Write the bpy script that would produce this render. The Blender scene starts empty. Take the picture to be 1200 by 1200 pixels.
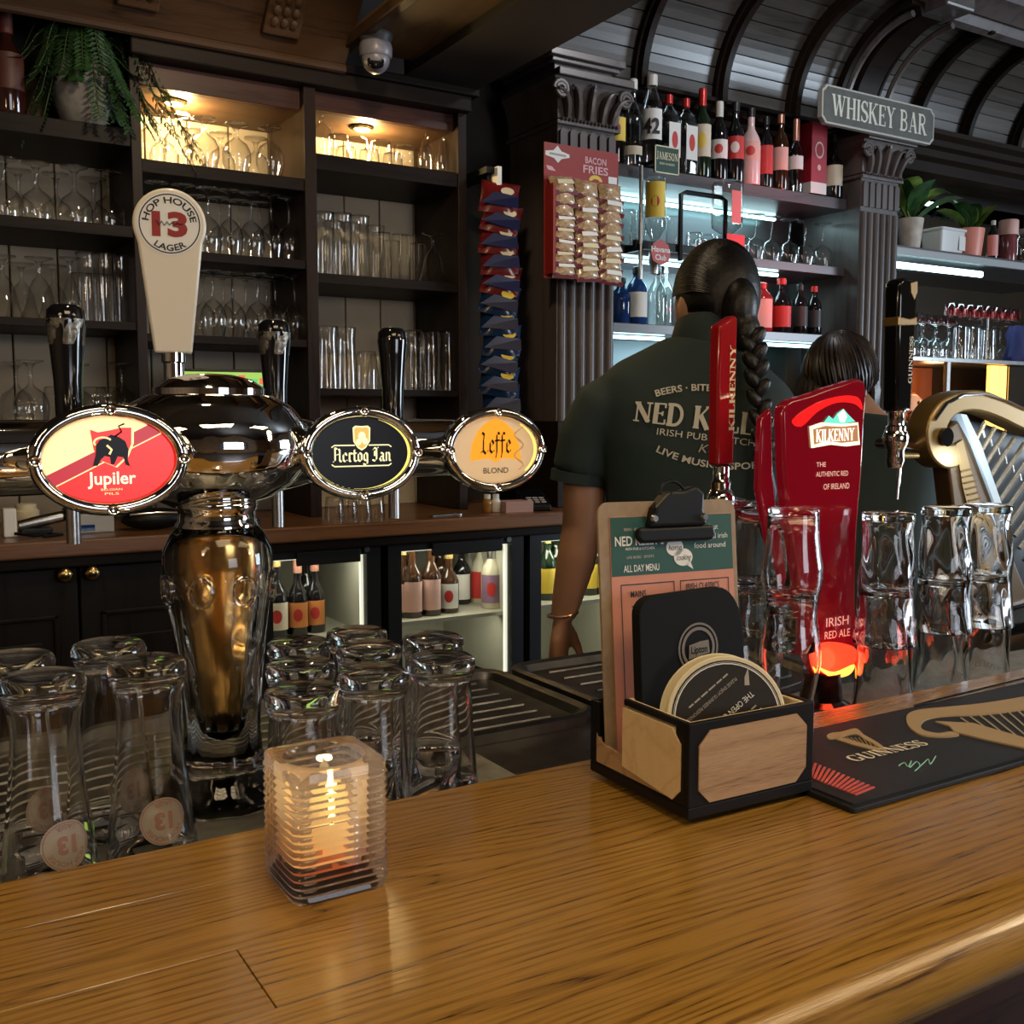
import bpy, bmesh, math, random
from mathutils import Vector, Matrix, Euler
from mathutils.bvhtree import BVHTree
PI = math.pi
sin, cos, tan, atan2, radians = math.sin, math.cos, math.tan, math.atan2, math.radians
random.seed(13)
SC = bpy.context.scene
COL = SC.collection

# ------------------------------------------------------------------ camera
FPX = 1220.0                       # focal length for a 1200 px wide frame
YAW = radians(31.4)
PITCH = math.atan(110 / FPX)
CAMZ = 1.44
cam_data = bpy.data.cameras.new('camera')
cam_data.sensor_width = 36.0
cam_data.lens = 36.0 * FPX / 1200.0
cam_data.clip_start = 0.02
cam_data.clip_end = 60
cam = bpy.data.objects.new('camera', cam_data)
COL.objects.link(cam)
cam.location = (0, 0, CAMZ)
cam.rotation_euler = (PI / 2 - PITCH, 0, -YAW)
SC.camera = cam

# ------------------------------------------------------------------ world, exposure, large lights
SC.view_settings.view_transform = 'Standard'
SC.view_settings.look = 'None'
SC.view_settings.exposure = 0.0
SC.view_settings.gamma = 1.0
SC.view_settings.use_curve_mapping = False
W = bpy.data.worlds.new('dim_pub_air')
SC.world = W
W.use_nodes = True
W.node_tree.nodes['Background'].inputs[0].default_value = (0.55, 0.62, 0.75, 1)
W.node_tree.nodes['Background'].inputs[1].default_value = 0.06
try:
    cy = SC.cycles
    cy.max_bounces = 14; cy.transmission_bounces = 12; cy.glossy_bounces = 5; cy.diffuse_bounces = 3
    cy.transparent_max_bounces = 28
    cy.caustics_reflective = False; cy.caustics_refractive = True
    cy.blur_glossy = 0.6
    cy.sample_clamp_indirect = 4.0
    cy.use_denoising = True
except Exception:
    pass

def lamp(name, kind, loc, power, color, aim=None, size=0.1, size_y=None, spot=None, blend=0.6):
    d = bpy.data.lights.new(name, kind)
    d.energy = power; d.color = color
    if kind == 'AREA':
        d.size = size
        if size_y: d.shape = 'RECTANGLE'; d.size_y = size_y
    else:
        d.shadow_soft_size = size
    if kind == 'SPOT':
        d.spot_size = radians(spot or 90); d.spot_blend = blend
    o = bpy.data.objects.new(name, d); COL.objects.link(o); o.location = loc
    if aim is not None:
        o.rotation_euler = (Vector(aim) - Vector(loc)).to_track_quat('-Z', 'Y').to_euler()
    o['kind'] = 'helper'
    return o
WARM = (1.0, 0.72, 0.40); COOL = (0.62, 0.80, 1.0)
lamp('daylight_window_light', 'AREA', (6.6, -0.6, 1.75), 150, (0.72, 0.86, 1.0), (2.5, 1.6, 1.7), 1.5, 1.6)
lamp('street_window_light', 'AREA', (1.6, -3.85, 1.8), 48, (0.85, 0.90, 1.0), (1.6, 3, 1.6), 1.7, 1.4)
for _x, _y in ((-1.5, -0.5), (0.30, -0.45), (2.1, -0.5)):
    lamp('lantern_light', 'AREA', (_x, _y, 2.84), 20, (1.0, 0.76, 0.45), (_x, _y + .05, 0), 1.0, 0.7)
lamp('aisle_fill_light', 'SPOT', (0.9, 1.75, 2.70), 34, (1.0, 0.78, 0.50), (0.95, 2.9, 1.4), 0.06, spot=125)  # unseen lamp added to brighten the glass shelves
lamp('aisle_fill_light', 'SPOT', (2.7, 1.9, 3.10), 24, (0.95, 0.93, 0.95), (2.9, 3.1, 2.0), 0.06, spot=120)  # unseen lamp added to brighten the whiskey shelving
lamp('tap_downlight', 'SPOT', (0.35, 1.25, 2.66), 16, (1.0, 0.80, 0.50), (0.32, 1.0, 1.0), 0.05, spot=80)
lamp('red_spot', 'SPOT', (3.25, 1.85, 1.85), 55, (1.0, 0.05, 0.05), (3.08, 3.2, 2.14), 0.04, spot=40, blend=0.9)

# ------------------------------------------------------------------ pixel helpers: a point of the photograph at a known plane
_f = Vector((sin(YAW) * cos(PITCH), cos(YAW) * cos(PITCH), -sin(PITCH)))
_r = Vector((cos(YAW), -sin(YAW), 0)); _u = _r.cross(_f)
CAM = Vector((0, 0, CAMZ))
def ray(x, y): return _f + _r * ((x - 600) / FPX) + _u * ((600 - y) / FPX)
def atz(x, y, z): d = ray(x, y); return CAM + d * ((z - CAMZ) / d.z)
def aty(x, y, Y): d = ray(x, y); return CAM + d * (Y / d.y)
def atd(x, y, dep): return CAM + ray(x, y) * dep

# ------------------------------------------------------------------ mesh builder
class MB:
    def __init__(s): s.v = []; s.f = []; s.M = Matrix.Identity(4)
    def add(s, vs, fs):
        o = len(s.v)
        for p in vs: s.v.append(tuple(s.M @ Vector(p)))
        for f in fs: s.f.append(tuple(i + o for i in f))
        return s
    def box(s, x0, x1, y0, y1, z0, z1):
        return s.add([(x0, y0, z0), (x1, y0, z0), (x1, y1, z0), (x0, y1, z0), (x0, y0, z1), (x1, y0, z1), (x1, y1, z1), (x0, y1, z1)],
                     [(0, 3, 2, 1), (4, 5, 6, 7), (0, 1, 5, 4), (1, 2, 6, 5), (2, 3, 7, 6), (3, 0, 4, 7)])
    def loft(s, rings, cap0=True, cap1=True, closed=True):
        n = len(rings[0]); vs = [p for r in rings for p in r]; fs = []
        for i in range(len(rings) - 1):
            for j in range(n if closed else n - 1):
                k = (j + 1) % n
                fs.append((i * n + j, i * n + k, (i + 1) * n + k, (i + 1) * n + j))
        if cap0: fs.append(tuple(range(n - 1, -1, -1)))
        if cap1: b = (len(rings) - 1) * n; fs.append(tuple(range(b, b + n)))
        return s.add(vs, fs)
    def lathe(s, prof, n=24, c=(0, 0, 0), sx=1, sy=1, mod=None):
        vs = []; fs = []; idx = []
        for r, z in prof:
            if r <= 1e-6:
                idx.append([len(vs)]); vs.append((c[0], c[1], c[2] + z))
            else:
                L = []
                for j in range(n):
                    a = 2 * PI * j / n; rr = r * (mod(a, z, r) if mod else 1)
                    L.append(len(vs)); vs.append((c[0] + rr * cos(a) * sx, c[1] + rr * sin(a) * sy, c[2] + z))
                idx.append(L)
        for A, B in zip(idx, idx[1:]):
            for j in range(n):
                k = (j + 1) % n
                if len(A) > 1 and len(B) > 1: fs.append((A[j], A[k], B[k], B[j]))
                elif len(A) > 1: fs.append((A[j], A[k], B[0]))
                elif len(B) > 1: fs.append((A[0], B[k], B[j]))
        return s.add(vs, fs)
    def tube(s, pts, r, n=10, caps=True, flat=1.0):
        pts = [Vector(p) for p in pts]; rings = []
        rs = r if isinstance(r, (list, tuple)) else [r] * len(pts)
        t0 = (pts[1] - pts[0]).normalized()
        up = Vector((0, 0, 1)) if abs(t0.z) < 0.9 else Vector((0, 1, 0))
        for i, p in enumerate(pts):
            t = (pts[min(i + 1, len(pts) - 1)] - pts[max(i - 1, 0)]).normalized()
            a = t.cross(up)
            if a.length < 1e-4: a = t.cross(Vector((1, 0, 0)))
            a.normalize(); b = a.cross(t).normalized(); up = b
            rings.append([p + (a * cos(2 * PI * j / n) * flat + b * sin(2 * PI * j / n)) * rs[i] for j in range(n)])
        return s.loft(rings, caps, caps)
    def prism(s, poly, a, b, plane='xz'):
        def P(u, v, w): return (u, w, v) if plane == 'xz' else ((u, v, w) if plane == 'xy' else (w, u, v))
        n = len(poly)
        vs = [P(u, v, a) for u, v in poly] + [P(u, v, b) for u, v in poly]
        fs = [tuple(range(n)), tuple(range(2 * n - 1, n - 1, -1))] + [(i, i + n, (i + 1) % n + n, (i + 1) % n) for i in range(n)]
        return s.add(vs, fs)
    def face(s, poly, y=0.0, plane='xz'):
        return s.add([(u, y, v) if plane == 'xz' else (u, v, y) for u, v in poly], [tuple(range(len(poly)))])
    def ell(s, c, r, n=16, m=10):
        return s.lathe([(max(0, sin(PI * i / m)), -cos(PI * i / m)) for i in range(m + 1)], n) if False else s._ell(c, r, n, m)
    def _ell(s, c, r, n, m):
        o = MB(); o.lathe([(0 if i in (0, m) else sin(PI * i / m), -cos(PI * i / m)) for i in range(m + 1)], n)
        return s.add([(c[0] + p[0] * r[0], c[1] + p[1] * r[1], c[2] + p[2] * r[2]) for p in o.v], o.f)
    def mesh(s, name, fix=True):
        me = bpy.data.meshes.new(name)
        me.from_pydata(s.v, [], s.f)
        if fix:
            bm = bmesh.new(); bm.from_mesh(me)
            bmesh.ops.recalc_face_normals(bm, faces=bm.faces)
            bm.to_mesh(me); bm.free()
        return me
    def build(s, name, m, parent=None, smooth=40, loc=None, rot=None, bevel=0, fix=True):
        return mesh_obj(name, s.mesh(name, fix), m, parent, smooth, loc, rot, bevel)
def mesh_obj(name, me, m, parent=None, smooth=40, loc=None, rot=None, bevel=0):
    if m is not None:
        me.materials.clear(); me.materials.append(m)
    if smooth:
        me.polygons.foreach_set('use_smooth', [True] * len(me.polygons))
        if smooth < 180: me.set_sharp_from_angle(angle=radians(smooth))
    o = bpy.data.objects.new(name, me); COL.objects.link(o)
    if parent is not None: o.parent = parent
    if loc is not None: o.location = loc
    if rot is not None: o.rotation_euler = rot
    if bevel:
        b = o.modifiers.new('rounding', 'BEVEL'); b.width = bevel; b.segments = 2; b.limit_method = 'ANGLE'
    return o
def tag(o, label, cat, group=None):
    o['label'] = label; o['category'] = cat
    if group: o['group'] = group
    return o
def thing(name, label, cat, loc=(0, 0, 0), rz=0, group=None):
    o = bpy.data.objects.new(name, None); COL.objects.link(o)
    o.empty_display_size = 0.05
    o.location = loc; o.rotation_euler = (0, 0, rz)
    return tag(o, label, cat, group)
def struct(o): o['kind'] = 'structure'; return o
def sroot(name):
    o = bpy.data.objects.new(name, None); COL.objects.link(o); o['kind'] = 'structure'; return o
KIDS = {}
def copy_tree(o, parent=None):
    c = o.copy(); COL.objects.link(c)
    if parent is not None: c.parent = parent; c.matrix_parent_inverse = o.matrix_parent_inverse
    for ch in [x for x in o.children if x is not c]: copy_tree(ch, c)
    return c
class Kind:
    """first use places the prototype itself, later uses place copies"""
    def __init__(s, maker): s.maker = maker; s.proto = None; s.used = False
    def put(s, loc, rz, label, cat, group, scale=None):
        if s.proto is None: s.proto = s.maker(); o = s.proto
        else: o = copy_tree(s.proto)
        o.location = loc; o.rotation_euler = (0, 0, rz)
        if scale: o.scale = scale
        return tag(o, label, cat, group)
ORD = ['first', 'second', 'third', 'fourth', 'fifth', 'sixth', 'seventh', 'eighth', 'ninth', 'tenth', 'eleventh', 'twelfth']

# ------------------------------------------------------------------ materials
MATS = {}
def newmat(name):
    m = bpy.data.materials.new(name); m.use_nodes = True; MATS[name] = m
    return m, m.node_tree.nodes, m.node_tree.links, m.node_tree.nodes['Principled BSDF']
def mat(name, col, rough=0.5, metal=0.0, emit=None, es=1.0, coat=0, var=0.0, scale=20, bump=0, sss=0, spec=None):
    if name in MATS: return MATS[name]
    m, N, L, b = newmat(name)
    b.inputs['Base Color'].default_value = (*col, 1)
    b.inputs['Roughness'].default_value = rough
    b.inputs['Metallic'].default_value = metal
    if coat: b.inputs['Coat Weight'].default_value = coat; b.inputs['Coat Roughness'].default_value = 0.08
    if spec is not None: b.inputs['Specular IOR Level'].default_value = spec
    if emit: b.inputs['Emission Color'].default_value = (*emit, 1); b.inputs['Emission Strength'].default_value = es
    if sss: b.inputs['Subsurface Weight'].default_value = sss; b.inputs['Subsurface Radius'].default_value = (0.02, 0.012, 0.006)
    if var or bump:
        tc = N.new('ShaderNodeTexCoord'); nz = N.new('ShaderNodeTexNoise'); nz.inputs['Scale'].default_value = scale; nz.inputs['Detail'].default_value = 4
        L.new(tc.outputs['Object'], nz.inputs['Vector'])
        if var:
            r = N.new('ShaderNodeValToRGB')
            r.color_ramp.elements[0].position = 0.3; r.color_ramp.elements[1].position = 0.7
            r.color_ramp.elements[0].color = (*[c * (1 - var) for c in col], 1); r.color_ramp.elements[1].color = (*[min(1, c * (1 + var)) for c in col], 1)
            L.new(nz.outputs['Fac'], r.inputs['Fac']); L.new(r.outputs['Color'], b.inputs['Base Color'])
        if bump:
            bp = N.new('ShaderNodeBump'); bp.inputs['Strength'].default_value = bump; bp.inputs['Distance'].default_value = 0.002
            L.new(nz.outputs['Fac'], bp.inputs['Height']); L.new(bp.outputs['Normal'], b.inputs['Normal'])
    return m
def wood(name, c0, c1, c2, axis=0, stretch=14, scale=9, rough=0.35, coat=0.0, cathedral=0.5, tone=0.25, bump=0.1, spec=0.3, lines=0.0):
    """grain drawn out along one axis, with a broad figure, fine pores and a tone of its own for each board"""
    m, N, L, b = newmat(name)
    tc = N.new('ShaderNodeTexCoord'); oi = N.new('ShaderNodeObjectInfo')
    mp = N.new('ShaderNodeMapping'); sc = [scale] * 3; sc[axis] = scale / stretch; mp.inputs['Scale'].default_value = sc
    off = N.new('ShaderNodeVectorMath'); off.operation = 'SCALE'; off.inputs[0].default_value = (3.1, 7.7, 5.3); 
    L.new(oi.outputs['Random'], off.inputs['Scale'])
    ad = N.new('ShaderNodeVectorMath'); ad.operation = 'ADD'
    L.new(tc.outputs['Object'], ad.inputs[0]); L.new(off.outputs[0], ad.inputs[1]); L.new(ad.outputs[0], mp.inputs['Vector'])
    n1 = N.new('ShaderNodeTexNoise'); n1.inputs['Scale'].default_value = 1.0; n1.inputs['Detail'].default_value = 2; n1.inputs['Distortion'].default_value = 0.4
    L.new(mp.outputs[0], n1.inputs['Vector'])
    mul = N.new('ShaderNodeMath'); mul.operation = 'MULTIPLY'; mul.inputs[1].default_value = 16.0 * cathedral + 3
    L.new(n1.outputs['Fac'], mul.inputs[0])
    if lines:   # growth rings running with the grain
        sx = N.new('ShaderNodeSeparateXYZ'); L.new(ad.outputs[0], sx.inputs[0]); ml = N.new('ShaderNodeMath'); ml.operation = 'MULTIPLY_ADD'; ml.inputs[1].default_value = lines
        L.new(sx.outputs[1], ml.inputs[0]); L.new(mul.outputs[0], ml.inputs[2]); mul = ml
    fr = N.new('ShaderNodeMath'); fr.operation = 'PINGPONG'; fr.inputs[1].default_value = 1.0
    L.new(mul.outputs[0], fr.inputs[0])
    pw = N.new('ShaderNodeMath'); pw.operation = 'POWER'; pw.inputs[1].default_value = 0.5; L.new(fr.outputs[0], pw.inputs[0]); fr = pw
    mp2 = N.new('ShaderNodeMapping'); sc2 = [scale * 48] * 3; sc2[axis] = scale * 2.2; mp2.inputs['Scale'].default_value = sc2
    L.new(ad.outputs[0], mp2.inputs['Vector'])
    n2 = N.new('ShaderNodeTexNoise'); n2.inputs['Scale'].default_value = 1.0; n2.inputs['Detail'].default_value = 3
    L.new(mp2.outputs[0], n2.inputs['Vector'])
    mx = N.new('ShaderNodeMath'); mx.operation = 'MULTIPLY_ADD'; mx.inputs[1].default_value = 0.5
    L.new(fr.outputs[0], mx.inputs[0]); L.new(n2.outputs['Fac'], mx.inputs[2])
    r = N.new('ShaderNodeValToRGB'); e = r.color_ramp.elements
    e[0].position = 0.42; e[0].color = (*c0, 1); e[1].position = 0.95; e[1].color = (*c2, 1)
    k = e.new(0.62); k.color = (*c1, 1)
    L.new(mx.outputs[0], r.inputs['Fac'])
    hs = N.new('ShaderNodeHueSaturation')
    mr = N.new('ShaderNodeMapRange'); mr.inputs['To Min'].default_value = 1 - tone; mr.inputs['To Max'].default_value = 1 + tone
    L.new(oi.outputs['Random'], mr.inputs['Value']); L.new(mr.outputs[0], hs.inputs['Value'])
    L.new(r.outputs['Color'], hs.inputs['Color']); L.new(hs.outputs['Color'], b.inputs['Base Color'])
    b.inputs['Roughness'].default_value = rough
    if not coat: b.inputs['Specular IOR Level'].default_value = spec
    if coat: b.inputs['Coat Weight'].default_value = coat; b.inputs['Coat Roughness'].default_value = 0.18
    if bump:
        bp = N.new('ShaderNodeBump'); bp.inputs['Strength'].default_value = bump; bp.inputs['Distance'].default_value = 0.001
        L.new(n2.outputs['Fac'], bp.inputs['Height']); L.new(bp.outputs['Normal'], b.inputs['Normal'])
    return m
def glassmat(name, col=(0.96, 0.98, 0.97), ior=1.47, rough=0.0, milk=None):
    m, N, L, b = newmat(name); N.remove(b)
    g = N.new('ShaderNodeBsdfGlass'); g.inputs['Color'].default_value = (*col, 1); g.inputs['IOR'].default_value = ior; g.inputs['Roughness'].default_value = rough
    if milk:   # slightly cloudy pressed glass
        tr = N.new('ShaderNodeBsdfTranslucent'); tr.inputs['Color'].default_value = (*milk[1], 1); ms = N.new('ShaderNodeMixShader'); ms.inputs['Fac'].default_value = milk[0]
        L.new(g.outputs[0], ms.inputs[1]); L.new(tr.outputs[0], ms.inputs[2]); L.new(ms.outputs[0], N['Material Output'].inputs['Surface'])
    else: L.new(g.outputs[0], N['Material Output'].inputs['Surface'])
    return m
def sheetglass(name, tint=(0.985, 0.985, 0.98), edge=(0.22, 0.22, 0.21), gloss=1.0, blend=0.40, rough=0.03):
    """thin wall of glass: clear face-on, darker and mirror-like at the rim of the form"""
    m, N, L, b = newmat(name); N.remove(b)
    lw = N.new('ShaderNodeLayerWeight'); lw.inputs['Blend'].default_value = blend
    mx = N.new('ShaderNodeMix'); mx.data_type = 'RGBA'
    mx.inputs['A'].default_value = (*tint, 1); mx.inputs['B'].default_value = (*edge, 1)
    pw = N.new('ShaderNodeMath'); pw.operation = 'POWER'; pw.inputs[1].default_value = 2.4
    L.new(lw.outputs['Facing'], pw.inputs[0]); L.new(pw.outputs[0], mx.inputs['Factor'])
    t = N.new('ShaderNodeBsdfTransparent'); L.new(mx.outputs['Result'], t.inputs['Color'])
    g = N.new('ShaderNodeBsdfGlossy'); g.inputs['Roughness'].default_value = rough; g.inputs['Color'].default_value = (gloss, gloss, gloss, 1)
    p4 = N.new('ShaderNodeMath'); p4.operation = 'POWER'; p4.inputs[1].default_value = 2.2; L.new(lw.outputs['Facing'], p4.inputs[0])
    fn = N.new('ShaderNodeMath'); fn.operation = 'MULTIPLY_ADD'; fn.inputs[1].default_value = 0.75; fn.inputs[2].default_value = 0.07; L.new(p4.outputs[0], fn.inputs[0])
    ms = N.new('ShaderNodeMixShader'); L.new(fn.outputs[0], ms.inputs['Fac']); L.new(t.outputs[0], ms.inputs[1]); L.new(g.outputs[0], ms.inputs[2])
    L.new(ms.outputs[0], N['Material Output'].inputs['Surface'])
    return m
OAK = wood('oiled_oak_bar_top', (0.070, 0.029, 0.004), (0.205, 0.100, 0.0155), (0.315, 0.163, 0.030), 0, 8, 9, 0.26, 0.4, 1.7, 0.10, 0.35, lines=210)
OAKL = wood('light_oak_veneer', (0.24, 0.135, 0.065), (0.36, 0.215, 0.115), (0.46, 0.29, 0.16), 0, 9, 26, 0.5, 0, 0.35, 0.05)
OAKP = wood('pale_birch_panel', (0.62, 0.43, 0.22), (0.70, 0.51, 0.28), (0.76, 0.58, 0.34), 0, 9, 22, 0.5, 0, 0.3, 0.03)
COUNTER = wood('brown_counter_wood', (0.055, 0.020, 0.007), (0.13, 0.052, 0.018), (0.18, 0.078, 0.028), 0, 18, 7, 0.35, 0.2, 0.4, 0.08)
DARK = wood('black_brown_stained_wood', (0.006, 0.0036, 0.0027), (0.011, 0.0066, 0.0048), (0.016, 0.010, 0.007), 0, 14, 8, 0.45, 0, 0.4, 0.2, spec=0.12)
DARKV = wood('black_brown_upright_wood', (0.010, 0.0055, 0.004), (0.018, 0.0105, 0.0075), (0.026, 0.015, 0.0105), 2, 14, 8, 0.42, 0, 0.4, 0.2, spec=0.15)
BROWN = wood('brown_frieze_wood', (0.030, 0.015, 0.008), (0.060, 0.030, 0.015), (0.085, 0.043, 0.021), 0, 14, 7, 0.5, 0, 0.4, 0.15)
SOFFIT = wood('brown_plywood_soffit', (0.10, 0.060, 0.028), (0.15, 0.090, 0.042), (0.19, 0.115, 0.055), 1, 6, 6, 0.6, 0, 0.3, 0.1)
GREYB = wood('grey_stained_boards', (0.030, 0.024, 0.020), (0.052, 0.043, 0.037), (0.070, 0.060, 0.052), 0, 16, 7, 0.34, 0.25, 0.4, 0.22)
MAHOG = wood('red_brown_panel', (0.028, 0.010, 0.007), (0.05, 0.018, 0.012), (0.07, 0.026, 0.017), 0, 12, 7, 0.4, 0, 0.4, 0.1)
PILL = wood('grey_brown_pillar_wood', (0.045, 0.034, 0.032), (0.075, 0.058, 0.054), (0.10, 0.078, 0.072), 2, 14, 8, 0.38, 0.1, 0.3, 0.1)
CREAM = mat('cream_boarding', (0.52, 0.45, 0.34), 0.6, var=0.12, scale=6)
CHROME = mat('polished_chrome', (0.86, 0.85, 0.83), 0.035, 1)
STEEL = mat('brushed_steel', (0.55, 0.55, 0.54), 0.28, 1, var=0.12, scale=60)
LEDGEM = mat('dull_worn_steel', (0.40, 0.38, 0.33), 0.55, 0.8, var=0.2, scale=40)
DSTEEL = mat('dark_wet_steel', (0.15, 0.145, 0.14), 0.38, 1, var=0.25, scale=25)
BRASS = mat('aged_brass', (0.62, 0.42, 0.16), 0.22, 1)
GOLD = mat('matte_gold', (0.33, 0.21, 0.075), 0.36, 0.55)
GOLDF = mat('flat_gold_print', (0.46, 0.33, 0.15), 0.55, 0.1)
AMBER = mat('amber_mirror_core', (0.66, 0.40, 0.13), 0.18, 0.95)
BLACK = mat('black_plastic', (0.006, 0.006, 0.007), 0.4, spec=0.25)
BLACKG = mat('gloss_black', (0.006, 0.006, 0.007), 0.08, coat=0.5)
BLACKM = mat('matte_black_card', (0.007, 0.007, 0.008), 0.7, spec=0.15)
RUBBER = mat('dark_rubber', (0.018, 0.019, 0.024), 0.5, spec=0.3, var=0.15, scale=90)
RUBBER2 = mat('black_rubber_relief', (0.008, 0.009, 0.012), 0.5, spec=0.3)
WHITE = mat('white_print', (0.80, 0.79, 0.75), 0.6)
OFFW = mat('off_white_enamel', (0.78, 0.70, 0.58), 0.35, coat=0.3)
CREAMP = mat('cream_print', (0.72, 0.63, 0.42), 0.6)
GREYP = mat('warm_grey_print', (0.40, 0.36, 0.31), 0.6)
INK = mat('black_ink', (0.012, 0.011, 0.012), 0.6)
GLASS = glassmat('clear_glass', (1.0, 1.0, 1.0))
CANDLEG = glassmat('pressed_candle_glass', (1.0, 0.98, 0.96), 1.42, 0.02, milk=(0.21, (1.0, .90, .82)))
THIN = sheetglass('thin_bar_glass')
THINB = sheetglass('clear_bottle_glass', (0.80, 0.82, 0.80), (0.22, 0.23, 0.22), 0.9, 0.4)
PANE = sheetglass('window_pane_glass', (0.93, 0.95, 0.94), (0.7, 0.72, 0.72), 0.9, 0.2)
MIRROR = mat('dim_mirror', (0.32, 0.36, 0.37), 0.04, 1)
def col(name, c, rough=0.5, **k): return mat(name, c, rough, **k)

# ------------------------------------------------------------------ lettering
_TX = {}
def _prep_text(items):
    obs = []
    for s, off in items:
        cu = bpy.data.curves.new('lettering', 'FONT'); cu.body = s; cu.size = 1.0; cu.resolution_u = 3; cu.offset = off
        o = bpy.data.objects.new('lettering', cu); COL.objects.link(o); obs.append((s, off, o, cu))
    dg = bpy.context.evaluated_depsgraph_get()
    for s, off, o, cu in obs:
        me = bpy.data.meshes.new_from_object(o.evaluated_get(dg))
        _TX[(s, off)] = ([tuple(v.co) for v in me.vertices], [tuple(p.vertices) for p in me.polygons])
        bpy.data.meshes.remove(me)
    for s, off, o, cu in obs:
        bpy.data.objects.remove(o); bpy.data.curves.remove(cu)
def tmesh(s, height, bold=0.0, width=None, align='C', arc=None, shear=0, spacing=0):
    """flat letters in the XY plane, cap height given; arc=(radius, up) bends the line round a circle"""
    v, f = _TX[(s, bold)]
    xs = [p[0] for p in v]; x0, x1 = min(xs), max(xs); CH = 0.729
    k = height / CH; kx = k if width is None else width / (x1 - x0)
    m0 = (x0 + x1) / 2 if align == 'C' else x0
    out = []
    for x, y, z in v:
        X = (x - m0) * kx + shear * y * k; Y = y * k
        if arc:
            R, up = arc
            if up: a = X / R; X, Y = (R + Y) * sin(a), (R + Y) * cos(a)
            else: a = X / R; X, Y = (R - Y) * sin(a), -(R - Y) * cos(a)
        out.append((X, Y, 0))
    return out, f
FRONT = (PI / 2, 0, 0)
def text(name, s, height, m, parent, loc, rot=FRONT, **k):
    v, f = tmesh(s, height, **k)
    me = bpy.data.meshes.new(name); me.from_pydata(v, [], f)
    return mesh_obj(name, me, m, parent, 0, loc, rot)

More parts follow.
